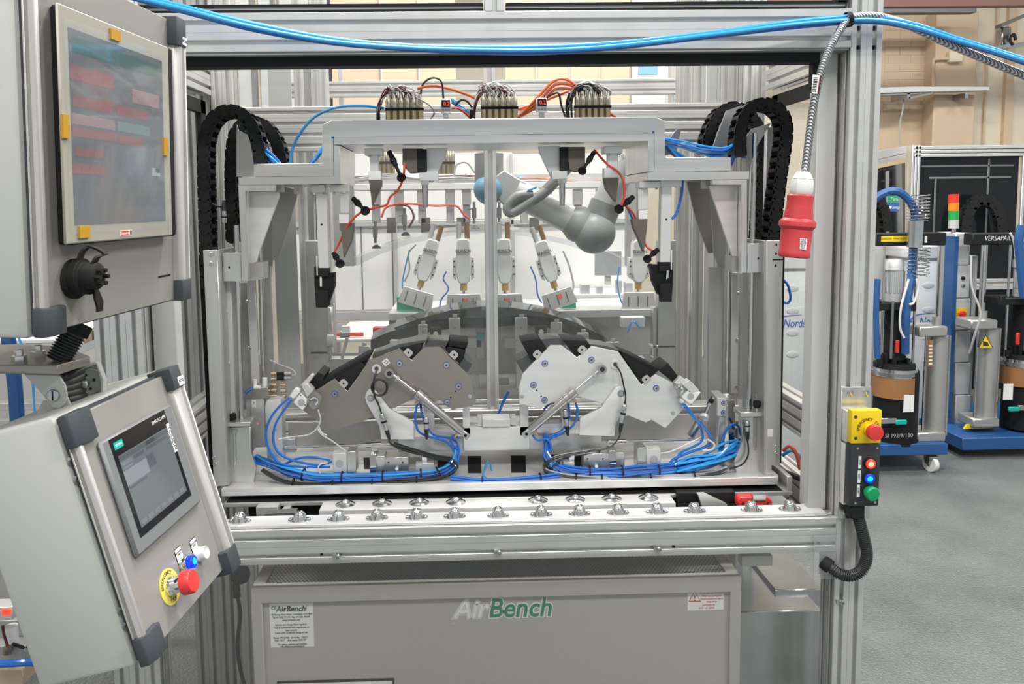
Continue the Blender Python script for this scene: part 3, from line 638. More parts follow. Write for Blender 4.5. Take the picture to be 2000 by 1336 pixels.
B().pbox(1510, 506, 1532, 508.5, YC-.003, .002).build('cable_tie', 'black', fx)
for q in ((1516, 872), (1515.5, 884)): bolt(fx, W(*q, YC))
B().pbox(1499, 838, 1510, 853, YC-.001, .001).build('label', 'white_label', fx)
for q in ((1494, 590), (1491.5, 687)): B().cyl(W(*q, YC+.054), W(q[0]-4, q[1], YC+.045), .0062, n=10).build('bolt', 'steel', fx)
# ---- right rear column
B().pp([(1429.5, 532), (1443, 532), (1441, 768), (1427.5, 768)], .36, .012).build('guide_rail', 'white_block', fx, bevel=.001)
B().cyl(W(1419, 780, .37), W(1424, 470, .37), .0075).build('guide_rod', 'steel', fx)
B().pp([(1447, 534), (1463, 534), (1459, 780), (1444, 780)], .40, .02).build('column_web', 'alu_matt', fx)
B().pp([(1385, 522), (1411, 522), (1409, 926), (1383, 926)], .42, .012).build('column_flange', 'alu_matt', fx)
for q in ((1441, 573), (1439, 664), (1438, 756)): bolt(fx, W(*q, .36))
# ---- tray wall behind the tooling, with square openings
for a, b, c, d in ((854, 892, 879, 916), (913, 891, 939.5, 924), (997.7, 890, 1026.5, 923), (1062, 888, 1093, 922), (1120, 887, 1141, 910), (710, 894, 724, 916)):
    q = [WZ(a, b, ZP1+.0005), WZ(c, b, ZP1+.0005), WZ(c+1, d, ZP1+.0005), WZ(a+1, d, ZP1+.0005)]; B().prism(q, (0, 0, .0006)).build('square_opening', 'black_soft', fx)
B().pp([(563, 826), (1420, 808), (1420, 866), (563, 884)], .53, .01).build('rear_wall', 'alu_matt', fx)
B().box(W(778, 866, .30).x, W(1175, 866, .30).x, .30, .44, W(960, 880, .30).z, W(960, 852, .30).z).build('cross_block', 'alu_bright', fx, bevel=.001)
B().pbox(905, 834, 1035, 880, .285, .12).build('centre_block', 'alu_bright', fx, bevel=.0015)
B().pbox(942, 819, 997, 834, .28, .06).build('centre_cover', 'white_block', fx, bevel=.001)
B().pbox(933, 815, 941, 833, .285, .03).build('stop_block', 'alu', fx); B().pbox(997, 814, 1008, 830, .285, .03).build('stop_block', 'alu', fx)
for a, b, c, d in ((848, 838, 905, 853), (1046, 828, 1097, 845), (780, 842, 808, 858)): B().pbox(a, b, c, d, .275, .05).build('riser', 'alu_bright', fx)
for a, b, c, d in ((904, 792, 918, 852), (1016, 790, 1032, 850), (827, 792, 848, 845), (1097, 790, 1114, 840)): B().pbox(a, b, c, d, .285, .03).build('upright', 'alu_bright', fx)
# ================================================================ lifting gantry
YG = .185
ga = thing('lifting_gantry', 'stepped aluminium lifting gantry bridging the two guide columns', 'gantry', W(960, 300, .3))
B().pp([(497.7, 344.5), (497.7, 326), (502, 320), (628.7, 319), (629.5, 243.5), (647, 235.2), (1280.4, 228.5), (1299, 236), (1299, 303), (1303, 308), (1427.5, 307.5), (1428.3, 333), (1278, 335.5), (1278, 258.5), (651, 268.5), (651.7, 344.4)], YG, .015).build('face_plate', 'alu_plate', ga, bevel=.0008)
GD = .30
def hplate(a, b, yt, yb, x0, x1, nm='bridge_plate'):
    xm = (x0+x1)/2
    B().box(W(x0, yt, YG).x, W(x1, yt, YG).x, YG+.001, YG+GD, W(xm, yb, YG).z, W(xm, yt, YG).z).build(nm, 'alu_plate', ga, bevel=.001)
hplate(0, 0, 263.5, 279.5, 651, 1278); hplate(0, 0, 345, 360.5, 465, 664); hplate(0, 0, 335.5, 351.5, 1265, 1464)
B().pp([(652, 284), (663.5, 284), (664, 345), (652, 345)], YG+.001, GD).build('step_plate', 'alu_plate_up', ga, bevel=.001)
B().pp([(1266, 275), (1278, 275), (1278, 335.5), (1266, 335.5)], YG+.001, GD).build('step_plate', 'alu_plate_up', ga, bevel=.001)
for x, y in ((650, 268.5), (1276, 258)): B().cyl(W(x, y, YG-.0005), W(x, y, YG+.002), .0038, n=12).build('relief_hole', 'ink_blue', ga)
# hanger brackets, left then right: front angle, gusset, deep gusset, carriage
B().pp([(465, 360), (536.5, 360), (536.5, 373.5), (479, 373.5), (485, 520), (484.5, 549), (471.5, 549), (470.5, 490)], YG+.004, .02).build('hanger_bracket', 'alu_plate_up', ga, bevel=.001)
B().pp([(484, 374), (543, 374), (545, 384), (508, 487), (501, 512), (489, 516)], YG+.05, .010).build('gusset', 'alu_bright', ga, bevel=.001)
B().pp([(485, 515), (514, 513), (514, 545), (485, 549)], YG+.05, .06).build('hanger_foot', 'alu_matt', ga)
B().pp([(545, 362), (581, 372), (580, 384), (552, 482), (541, 508), (531, 508), (530, 440)], .40, .010).build('gusset', 'alu_matt', ga, bevel=.001)
B().pp([(485, 362), (545, 362), (530, 540), (515, 540)], .44, .01).build('hanger_web', 'alu_matt', ga)
B().pbox(538, 360, 549.5, 375, YG+.05, .04).build('spacer', 'alu_matt', ga); B().pbox(573.5, 360, 585, 379, YG+.06, .04).build('spacer', 'alu_matt', ga)
B().pbox(434.6, 493.5, 471, 550, YG+.022, .06).build('carriage', 'alu_plate_up', ga, bevel=.0015)
B().cyl(W(448, 522, YG+.0215), W(448, 522, YG+.024), .0034, n=12).build('tapped_hole', 'black', ga)
B().pp([(1391.5, 347), (1459.5, 346), (1459, 533), (1447, 533), (1447.5, 361), (1391.5, 361)], YG+.004, .02).build('hanger_bracket', 'alu_plate_up', ga, bevel=.001)
B().pp([(1385, 362), (1441, 362), (1440, 501), (1430, 501)], YG+.05, .010).build('gusset', 'alu_bright', ga, bevel=.001)
B().pp([(1430, 502), (1447, 502), (1447, 533), (1430, 531)], YG+.04, .06).build('hanger_foot', 'alu_matt', ga)
B().pp([(1340.5, 352), (1385, 352), (1393, 494), (1384, 495), (1360, 430)], .40, .010).build('gusset', 'titan', ga, bevel=.001)
B().pp([(1385, 352), (1447, 352), (1430, 523), (1405, 523), (1395, 500)], .44, .01).build('hanger_web', 'alu_matt', ga)
B().pbox(1377, 350, 1389, 368, YG+.06, .04).build('spacer', 'alu_matt', ga)
B().pbox(1459.5, 475.6, 1494, 533, YG+.022, .06).build('carriage', 'alu_plate_up', ga, bevel=.0015)
B().cyl(W(1480.5, 504.5, YG+.0215), W(1480.5, 504.5, YG+.024), .0034, n=12).build('tapped_hole', 'black', ga)
# upright cable guide plates of the gantry
B().pp([(462, 243), (466, 255), (480, 262), (496, 262), (496, 345), (462, 345)], .30, .006).build('guide_plate', 'alu_matt', ga)
B().pp([(1451, 280), (1468, 252), (1506, 240), (1470, 300), (1464, 345), (1449, 345)], .26, .006).build('guide_plate', 'alu_matt', ga)
B().pp([(1384, 310), (1419, 216), (1448, 206), (1446, 212), (1432, 310)], .34, .008).build('guide_plate', 'alu_matt', ga)
B().pp([(1298, 285), (1322, 252), (1330, 254), (1320, 300), (1298, 304)], .34, .008).build('guide_plate', 'panel_dark', ga)
# ================================================================ tools hanging under the gantry
YT = YG+.04
def pl(parent, name, m, pix, Y, t, bevel=.0008): return B().pp(pix, Y, t).build(name, m, parent, bevel=bevel)
def pb(parent, name, m, r, Y, t, bevel=.0008): return B().pbox(r[0], r[1], r[2], r[3], Y, t).build(name, m, parent, bevel=bevel)
# long locating arms with black jaws
t = thing('locating_arm', 'long white locating arm with black jaw at left under the gantry', 'clamp arm', W(628, 380, YT), 'locating arms')
pb(t, 'mount', 'white_block', (607.6, 361, 634, 376), YT-.005, .05); 
for x in (606, 630): B().cyl(W(x, 377.5, YT-.006), W(x+6, 377.5, YT-.006), .003, n=8).build('clamp_screw', 'steel', t)
pl(t, 'arm', 'white_block', [(616.5, 378), (637, 378), (642.5, 523.5), (622, 523.5)], YT, .03)
pl(t, 'side_strip', 'alu_matt', [(612, 380), (616.5, 380), (618, 470), (613.5, 470)], YT+.005, .02)
B().cyl(W(628.4, 438.5, YT-.0005), W(628.4, 438.5, YT+.002), .003, n=12).build('hole', 'black', t)
pl(t, 'jaw_block', 'black_soft', [(613.5, 521), (642, 523), (642, 540), (613.5, 540)], YT+.002, .03)
pl(t, 'jaw', 'black', [(613.5, 538), (653, 533), (652.5, 560), (642, 590), (639, 601), (617, 601), (614.5, 567)], YT+.01, .035)
pl(t, 'jaw_nose', 'black_soft', [(614.5, 566), (641, 569), (639, 601), (617, 601)], YT-.004, .02)
pl(t, 'shim', 'white_block', [(617, 500), (620, 500), (621, 538), (618, 538)], YT-.003, .002); pl(t, 'shim', 'white_block', [(624, 540), (628.5, 540), (629, 560), (624.5, 560)], YT+.006, .004)
t = thing('locating_arm', 'long white locating arm with black jaw at right under the gantry', 'clamp arm', W(1300, 370, YT), 'locating arms')
pb(t, 'mount', 'white_block', (1290, 351, 1332, 365), YT-.005, .05)
pl(t, 'arm', 'white_block', [(1292, 365), (1312, 365), (1310, 512), (1289, 512)], YT, .03)
B().cyl(W(1301, 428.5, YT-.0005), W(1301, 428.5, YT+.002), .003, n=12).build('hole', 'black', t)
pl(t, 'jaw_block', 'black_soft', [(1289, 512), (1314, 512), (1314, 530), (1287, 530)], YT+.002, .03)
pl(t, 'jaw', 'black', [(1271, 516), (1289, 518), (1315, 512), (1314, 556), (1290, 556), (1288, 577), (1276, 550)], YT+.01, .035)
pl(t, 'jaw_nose', 'black_soft', [(1289, 556), (1314.5, 553), (1312, 590), (1290.5, 590)], YT-.004, .02)
pl(t, 'shim', 'white_block', [(1310, 488), (1313.5, 488), (1313, 527), (1310, 527)], YT-.003, .002); pl(t, 'shim', 'steel', [(1302, 528), (1307, 528), (1306, 543), (1301, 546)], YT-.002, .004)
# brown tipped finger clamps: (label, mount, bar, head, finger outline)
for lab, mnt, bar_, head, fin, yy in (
    ('brown tipped finger clamp beside left locating arm', (643.5, 361, 678, 375), (664, 378, 682, 416), (662, 418.5, 681.5, 436.5), [(663, 436.5), (690, 436.5), (689.5, 452), (686.5, 470), (671, 503), (666.5, 452), (663, 448)], YT),
    ('brown tipped finger clamp under left end of bridge', (712, 290, 747, 303), (722, 303, 739, 334), (719.5, 334, 744, 351.5), [(719.5, 351.5), (745, 351.5), (745, 363), (727, 401), (722, 363)], YT+.01),
    ('brown tipped finger clamp under right end of bridge', (1180, 286, 1216, 300), (1187, 300, 1207, 328), (1180, 328, 1207, 347), [(1180, 347), (1209, 347), (1207.5, 362), (1203, 395), (1184, 368)], YT+.01),
    ('brown tipped finger clamp beside right locating arm', (1248.5, 354, 1290, 367), (1246, 368, 1266, 409), (1247.5, 411, 1265, 428), [(1234.5, 428), (1265, 428), (1264, 445), (1257.5, 492), (1246, 462), (1238, 445)], YT)):
    t = thing('finger_clamp', lab, 'clamp', W(mnt[0], mnt[1], yy), 'finger clamps under the gantry')
    pb(t, 'mount', 'white_block', mnt, yy-.004, .05); pb(t, 'stem', 'white_block', bar_, yy+.002, .022); pb(t, 'head', 'white', head, yy-.003, .03)
    pl(t, 'finger', 'bronze_brown', fin, yy-.002, .03)
    for k in (.2, .75): B().cyl(W(mnt[0]+(mnt[2]-mnt[0])*k, mnt[3]+1.5, yy-.006), W(mnt[0]+(mnt[2]-mnt[0])*k+5, mnt[3]+1.5, yy-.006), .0028, n=8).build('clamp_screw', 'steel', t)
# brown stop blocks with guide pins
for lab, brk, blk, low, wht, px, py0, py1 in (
    ('brown stop block and steel guide pin under left of bridge', [(833, 289), (874, 289), (872, 300), (846, 356), (833, 356)], [(786, 290), (826, 290), (826, 336), (800, 338), (786, 322)], (815, 291, 833, 336), (819, 335, 856, 353), 829.8, 353, 405),
    ('brown stop block and steel guide pin under right of bridge', [(1052, 286), (1095, 286), (1095, 349), (1078, 349), (1054, 298)], [(1106, 287), (1143, 287), (1143, 328), (1128, 336), (1112, 331)], (1095, 287, 1110, 333), (1078, 333, 1108, 350), 1098, 350, 400)):
    t = thing('stop_block', lab, 'stop block', W(px, py0, YT), 'stop blocks under the bridge')
    pl(t, 'bracket', 'white_block', brk, YT+.03, .02); pl(t, 'block', 'bronze_brown', blk, YT+.005, .05); pb(t, 'insert', 'black_soft', low, YT+.002, .03); pb(t, 'foot', 'white_block', wht, YT+.005, .03)
    B().cyl(W(px, py0, YT+.015), W(px, py0+8, YT+.015), .0135, n=6).build('pin_nut', 'steel', t)
    B().lathe([(.0085, 0), (.0085, -.030), (.0075, -.058), (.0065, -.064)], W(px, py0+8, YT+.015), ZU, 16).build('guide_pin', 'steel_satin', t)
# vacuum cups on black holders
for lab, c, a, r in (('black vacuum cup beside the left locating arm jaw', (664, 514), (652, 495), 9), ('black vacuum cup between the two left finger clamps', (713, 411), (690, 388), 9.5), ('black vacuum cup below left brown stop block', (783.5, 346), (760, 296), 9),
                     ('black vacuum cup below right brown stop block', (1137.5, 333), (1160, 298), 8.5), ('black vacuum cup between the two right finger clamps', (1209.5, 407.5), (1236, 385), 9.5), ('black vacuum cup beside the right locating arm jaw', (1264.5, 505), (1284, 488), 8.5)):
    yy = YT-.015; p, q = W(*c, yy), W(*a, yy+.03); d = (p-q).normalized(); rr = r*mpp(yy)
    t = thing('vacuum_cup', lab, 'suction cup', q, 'vacuum cups under the gantry')
    B().cyl(q, q+(p-q)*.55, rr*.55, n=12).build('holder', 'black_soft', t); B().cyl(q+(p-q)*.5, p, rr*.38, n=12).build('stem', 'rubber', t)
    B().cyl(q+(p-q)*.30, q+(p-q)*.42, rr*.72, n=10).build('collar', 'black', t)
    B().lathe([(rr*.45, -.010), (rr*.8, -.006), (rr*.62, -.002), (rr, .004), (rr*.85, .0055), (rr*.2, .001)], p, (d+V((0, -1.1, 0))).normalized(), 20).build('cup', 'rubber', t)
def hose(name, label, cat, pts, r, m, group=None, n=8, parent=None):
    o = B().tube([W(*p) for p in pts], r, n=n).build(name, m, parent)
    if parent is None: tag(o, label, cat, group)
    return o
hose('vacuum_hose', 'red vacuum hose hanging from left stop block to finger clamp', 'hose', [(790, 318, .22), (788, 345, .215), (778, 370, .22), (762, 385, .22), (755, 400, .22), (735, 405, .21), (722, 409, .205)], .0032, 'red_tube', 'vacuum hoses')
hose('vacuum_hose', 'red vacuum hose running down beside left locating arm', 'hose', [(706, 414, .21), (690, 427, .215), (676, 446, .225), (665, 470, .235), (653, 492, .235)], .0032, 'red_tube', 'vacuum hoses')
hose('vacuum_hose', 'red vacuum hose under right end of bridge', 'hose', [(1160, 292, .24), (1185, 320, .24), (1206, 335, .22), (1218, 355, .21), (1219, 385, .21), (1213, 402, .205)], .0032, 'red_tube', 'vacuum hoses')
hose('vacuum_hose', 'red vacuum hose beside right finger clamp', 'hose', [(1222, 402, .22), (1238, 420, .24), (1250, 455, .245), (1262, 480, .24), (1274, 490, .23)], .0032, 'red_tube', 'vacuum hoses')
hose('air_hose', 'blue air hose hanging behind right locating arm', 'hose', [(1333, 352, .24), (1331, 380, .245), (1322, 415, .25), (1312, 428, .25)], .0040, 'blue_tube')
hose('air_hose', 'blue air hose looping from lower right vacuum cup', 'hose', [(1220, 395, .24), (1228, 412, .25), (1240, 435, .26), (1250, 440, .27)], .0030, 'blue_tube')
# ================================================================ things on top of the gantry
mat('nickel', (.60, .56, .48), .3, .9)
def silencers(label, x0, x1, yb, n, Y):
    t = thing('valve_cluster', label, 'valve cluster', W((x0+x1)/2, yb, Y), 'brass valve clusters on the gantry')
    s = mpp(Y); H = 44*s; step = (x1-x0)/(n-1)
    for row in (0, 1):
        for i in range(n - row):
            p = W(x0+step*i+row*step*.5, yb, Y+.028*row); r = step*s*.43
            o = B().lathe([(r, 0), (r, H*.40), (r*.8, H*.42), (r*.95, H*.46), (r*.95, H*.60), (r*.7, H*.66), (r*.9, H*.70), (r*.9, H*.88), (r*.35, H*.95), (r*.25, H*1.12)], p, ZU, 12).build('silencer', 'brass', t)
            B().lathe([(r*.98, H*.60), (r*1.02, H*.64), (r*.93, H*.70), (r*.93, H*.89), (r*.5, H*.97), (r*.3, H*1.14)], p, ZU, 10).build('end_cap', 'nickel', o); B().cyl(p+ZU*H*.40, p+ZU*H*.47, r*1.05, n=6).build('hex_nut', 'nickel', o)
    B().box(W(x0-step*.5, yb, Y).x, W(x1+step*.5, yb, Y).x, Y-.010, Y+.002, W(x0, yb-24, Y).z, W(x0, yb-19, Y).z).build('clamp_strip', 'black', t)
    return t
YV = YG+.05
silencers('brass valve cluster at left end of gantry top', 759, 822, 236, 6, YV)
silencers('brass valve cluster at middle of gantry top', 945, 1006, 233, 6, YV)
silencers('brass valve cluster at right end of gantry top', 1127, 1187, 231, 6, YV)
def gauge(label, x0, y0, x1, y1, Y):
    t = thing('pressure_gauge', label, 'pressure gauge', W((x0+x1)/2, y1+12, Y), 'digital pressure gauges on the gantry')
    pb(t, 'case', 'white_block', (x0, y0, x1, y1), Y, .022, .002)
    w, h = x1-x0, y1-y0
    s = pb(t, 'display', 'black_gloss', (x0+w*.10, y0+h*.08, x1-w*.10, y0+h*.60), Y-.0008, .001, 0)
    text('0.2', h*.36*mpp(Y), W(x0+w*.56, y0+h*.34, Y-.0012), XU, ZU, s, 'digit_red')
    for k in range(3): pb(t, 'button', 'cabinet_grey', (x0+w*(.12+.28*k), y0+h*.70, x0+w*(.34+.28*k), y0+h*.84), Y-.001, .001, 0)
    pb(t, 'port', 'zinc', (x0+w*.25, y1, x1-w*.25, y1+12), Y+.004, .015)
gauge('digital gauge showing red digits between left and middle valve clusters', 860.5, 193.5, 881, 221, YV-.02)
gauge('digital gauge showing red digits between middle and right valve clusters', 1048, 191, 1069, 219, YV-.02)
# ================================================================ energy chains
def chain(label, path, Y, wid, pitch=.030, hgt=.036, hollow=True, group='black energy chains'):
    """path: pixels of the chain's centre line on the plane y = Y; the chain runs into depth by wid"""
    t = thing('energy_chain', label, 'cable chain', W(*path[-1], Y), group)
    P = smooth_path([W(x, y, Y) for x, y in path], 14)
    L = [0]
    for i in range(1, len(P)): L.append(L[-1]+(P[i]-P[i-1]).length)
    n = int(L[-1]/pitch); pts = []; j = 0
    for k in range(n+1):
        s = k*L[-1]/n
        while j < len(L)-2 and L[j+1] < s: j += 1
        pts.append(P[j].lerp(P[j+1], (s-L[j])/max(L[j+1]-L[j], 1e-9)))
    for k in range(n):
        a, b = pts[k], pts[k+1]; d = (b-a).normalized(); w = V((0, 1, 0)).cross(d).normalized(); c = (a+b)/2
        o = None
        for y in (0, wid-.005):                   # two side plates
            q = [a-d*.005-w*hgt*.36, a-d*.008, a-d*.005+w*hgt*.36, a+d*.004+w*hgt*.5, b-d*.002+w*hgt*.5, b+d*.002, b-d*.002-w*hgt*.5, a+d*.004-w*hgt*.5]
            s_ = B().prism([p+V((0, y, 0)) for p in q], (0, .005, 0)).build('link' if o is None else 'side_plate', 'black_soft', t if o is None else o); o = o or s_
        for sgn in (-1, 1):
            p = c+w*(sgn*(hgt*.5-.002))-d*.0055; B().obox(p-w*.0018, d*.011, w*.0036, V((0, wid-.002, 0))).build('crossbar', 'black', o)
        B().cyl(a+V((0, -.0012, 0)), a+V((0, .001, 0)), hgt*.27, n=14).build('hinge_boss', 'rubber', o)
    return t, pts
def fill(parent, path, Y, r, m, name='tube'):
    B().tube([W(x, y, Y) for x, y in path], r, n=6).build(name, m, parent)
lp = [(403, 560), (401, 480), (399, 400), (397, 320), (398, 275), (407, 243), (424, 222), (446, 215), (470, 221), (488, 240), (499, 268), (506, 300), (508, 318)]
c1, _ = chain('black energy chain arching over left front column', lp, YG+.03, .055)
for k in range(3): fill(c1, [(x+(5 if x < 446 else -5)-k*1.5, y+3) for x, y in lp], YG+.045+.012*k, .0062, 'blue_tube')
lp2 = [(452, 470), (451, 400), (450, 330), (455, 270), (470, 244), (490, 236), (510, 242), (528, 258), (542, 285), (548, 316)]
chain('black energy chain behind the left one over rear column', lp2, .36, .055)
rp = [(1512, 470), (1517, 420), (1524, 360), (1531, 310), (1537, 270), (1537, 240), (1526, 216), (1505, 203), (1484, 203), (1463, 215), (1451, 240), (1446, 268), (1446, 292), (1447, 306)]
c2, _ = chain('black energy chain arching over right front column', rp, YG+.03, .055)
for k in range(2): fill(c2, [(x+(-5 if x > 1494 else 5)+k*1.5, y+3) for x, y in rp], YG+.045+.012*k, .0055, 'ink_blue')
rp2 = [(1486, 470), (1490, 400), (1494, 330), (1491, 275), (1478, 240), (1458, 218), (1434, 208), (1410, 218), (1393, 245), (1383, 278), (1381, 300)]
chain('black energy chain behind the right one over rear column', rp2, .38, .055)
# black run down behind each front column
B().pp([(388, 500), (396, 500), (418, 930), (410, 930)], YC+.05, .05).build('x', 'black', None)
o = bpy.data.objects['x']; o.name = 'chain_guide'; tag(o, 'black chain guide strip behind left front column', 'chain guide', 'chain guides')
o = tag(B().pp([(1527, 480), (1533, 480), (1526, 905), (1521, 905)], YC+.04, .05).build('chain_guide', 'black'), 'black chain guide strip behind right front column', 'chain guide', 'chain guides')
pb(thing('chain_trough', 'pale aluminium trough inside right energy chain', 'trough', W(1507, 470, .3)), 'trough', 'white_block', (1496, 248, 1524, 470), .30, .02)
# ================================================================ curved holding units on the base plate
YA = .25
LP = [(617, 762), (654, 739.6), (678.6, 764.3), (722, 705), (727, 701), (781, 683.6), (804, 703.4), (828, 678), (860, 678), (921, 738.8), (929.4, 785), (922.8, 793), (883, 800.5), (873, 793), (858.6, 780), (850, 786.5), (811, 778), (764.7, 799), (738, 811), (700, 826), (652, 839), (621, 823), (591, 801)]
RP = [(1014, 755.6), (1021, 730.4), (1046, 703.5), (1075, 674.7), (1096.5, 674.7), (1127, 698), (1155.8, 676.5), (1208, 687.3), (1252.8, 752), (1279.8, 730.4), (1314, 748.4), (1335.5, 798.7), (1299.5, 836.4), (1272.6, 820), (1261.8, 825.6), (1222, 809.5), (1175.6, 788), (1132.5, 775.4), (1075, 788), (1053.4, 798.7), (1014, 788)]
def ring(parent, c, Y, r0, r1, h, m, name): B().lathe([(r0, 0), (r0, h), (r1, h), (r1, h*.3)], W(*c, Y), (0, -1, 0), 24).build(name, m, parent)
def cyl_unit(parent, eye, rod1, bod0, bod1, clv, Y):
    s = mpp(Y); E, R1, B0, B1, C_ = [W(*p, Y) for p in (eye, rod1, bod0, bod1, clv)]
    ring(parent, eye, Y+.006, 9.2*s, 5*s, .012, 'steel_satin', 'rod_eye'); B().cyl(E+V((0, -.0055, 0)), E+V((0, .002, 0)), 5*s, n=14).build('eye_ball', 'ink', parent); d = (R1-E).normalized()
    B().cyl(E+d*8*s, E+d*22*s, 4.6*s, n=12).build('rod_shank', 'steel_satin', parent); B().cyl(E+d*16*s, E+d*21*s, 6.4*s, n=6).build('rod_nut', 'steel', parent)
    B().cyl(E+d*20*s, R1, 3.2*s, n=12).build('piston_rod', 'steel', parent)
    d2 = (B1-B0).normalized(); Lb = (B1-B0).length
    B().lathe([(8*s, 0), (10.6*s, 1*s), (10.6*s, 14*s), (9.4*s, 15*s), (9.4*s, 17*s), (10.6*s, 18*s), (10.6*s, 26*s), (8.9*s, 27*s), (8.9*s, Lb-4*s), (8*s, Lb)], B0, d2, 22).build('barrel', 'steel_satin', parent)
    B().obox(C_-d2*12*s-V((0, .004, 0))-d2.cross(V((0, 1, 0)))*6*s, d2*20*s, V((0, .010, 0)), d2.cross(V((0, 1, 0)))*12*s).build('clevis', 'alu_plate', parent, bevel=.002)
    B().cyl(C_+V((0, -.0055, 0)), C_+V((0, -.003, 0)), 3*s, n=12).build('clevis_pin', 'black', parent)
    w = d2.cross(V((0, 1, 0))); w = w if w.z < 0 else -w
    for k in (.12, .97):
        p = B0.lerp(B1, k)+w*8*s; B().cyl(p, p+w*10*s, 3.2*s, n=10).build('fitting', 'brass', parent)
def screw(parent, c, Y, r=5.2):
    s = mpp(Y); ring(parent, c, Y, r*s, r*.55*s, .003, 'steel', 'cap_screw'); B().cyl(W(*c, Y-.0005), W(*c, Y-.0012), r*.5*s, n=6).build('socket', 'ink', parent)
    B().lathe([(r*1.25*s, 0), (r*1.25*s, .0006)], W(*c, Y), (0, -1, 0), 20).build('paint_mark', 'ink_blue', parent)
mat('cover_dark', (.11, .11, .112), .3, .5)
def holder(name, label, plate, m, spec):
    t = thing(name, label, 'holding unit', W(spec['base'][0], spec['base'][1], YA), 'curved holding units')
    B().pp(plate, YA, .012).build('side_plate', m, t, bevel=.001)
    back = B().pp(plate, YA+.11, .012).build('side_plate', 'alu_matt', t, bevel=.001)
    for pix in spec['inserts']: B().pp(pix, YA+.002, .10).build('black_insert', 'black_soft', t, bevel=.002, seg=2)
    for pix in spec['greys']: B().pp(pix, YA+.012, .09).build('cover_plate', 'cover_dark', t, bevel=.001)
    for c, a in spec['tabs']:
        s = mpp(YA); o = W(*c, YA-.003); u = V((math.cos(a), 0, math.sin(a))); v = V((-math.sin(a), 0, math.cos(a)))
        B().prism([o+u*x*s+v*y*s for x, y in ((-8, -7), (8, -7), (8, 4), (5, 7), (-5, 7), (-8, 4))], (0, .003, 0)).build('tab', 'hmi_strip', t, bevel=.0005)
        B().cyl(o+V((0, -.0005, 0)), o+V((0, .001, 0)), 2*s, n=10).build('tab_hole', 'black', t)
    for c in spec['screws']: screw(t, c, YA)
    for c in spec['holes']: B().cyl(W(*c, YA-.0004), W(*c, YA+.001), 1.8*mpp(YA), n=10).build('hole', 'black', t)
    for c in spec['pins']: B().lathe([(.0062, 0), (.0062, .0015), (.005, .002)], W(*c, YA), (0, -1, 0), 16).build('dowel', 'alu_matt', t)
    ring(t, spec['bearing'], YA, .0135, .0085, .004, 'alu_bright', 'bearing_ring'); B().cyl(W(*spec['bearing'], YA-.001), W(*spec['bearing'], YA-.003), .0055, n=16).build('bearing_core', 'ink', t)
    B().pp(spec['bracket'], YA-.016, .012).build('pivot_bracket', 'alu_bright', t, bevel=.0015, seg=2)
    ring(t, spec['pivot'], YA-.016, .0072, .004, .003, 'steel', 'pivot_screw'); B().lathe([(.0105, 0), (.0105, .0007)], W(*spec['pivot'], YA-.016), (0, -1, 0), 20).build('pivot_washer', 'panel_dark', t)
    cyl_unit(t, *spec['cyl'], YA-.022)
    return t
hl_ = holder('holding_unit', 'brown-grey curved holding unit numbered 23 with black inserts', LP, 'titan', dict(base=(770, 858), inserts=[
    [(655, 738), (705, 706.5), (713, 715), (684, 760), (678.6, 762.5)], [(780, 680), (822, 672.5), (826, 677), (811, 702), (804, 702.5), (788, 687)], [(869, 683.6), (876.7, 677), (909.6, 683.6), (908, 691), (898, 709), (893, 707.5)],
    [(878, 664.7), (914.5, 668), (911, 681), (875, 675.4)], [(603.5, 749), (621, 726.5), (634, 733), (631, 744), (640, 737), (716, 694), (722, 691.5), (722, 700), (650, 741), (616, 762)]],
    greys=[[(837, 664), (877, 665), (868, 683), (861, 677.5), (829, 677.5)], [(906, 697.6), (922, 712), (913, 727), (895, 712.5)], [(727, 693), (780, 672), (834, 662.5), (834, 668), (782, 680), (728, 700)]],
    tabs=[((671, 749), -.75), ((797.6, 689), -.78), ((886.5, 693), -.75)], screws=[(654, 769), (780.3, 710), (871.7, 713), (895.6, 754.4), (873.7, 785.4)], holes=[(889.5, 764), (880.5, 776)], pins=[(917.5, 774.5)],
    bearing=(735.4, 720.4), bracket=[(713, 777), (714.5, 768), (720, 761), (727, 759.5), (734, 764), (760, 798), (806, 824), (808, 829), (808, 858), (745, 858), (741, 832), (716, 788)], pivot=(724, 777.5),
    cyl=((761, 728), (811, 766), (812, 767), (902, 842), (909, 850))))
s_ = .0125; c_ = W(754, 707.5, YA-.0006); B().prism([c_+V((s_, 0, -.002)), c_+V((.002, 0, s_)), c_+V((-s_, 0, .002)), c_+V((-.002, 0, -s_))], (0, .0005, 0)).build('number_label', 'white_label', hl_)
text('23', .0125, c_+V((0, -.0004, 0)), V((.85, 0, -.52)), V((.52, 0, .85)), hl_, 'ink')
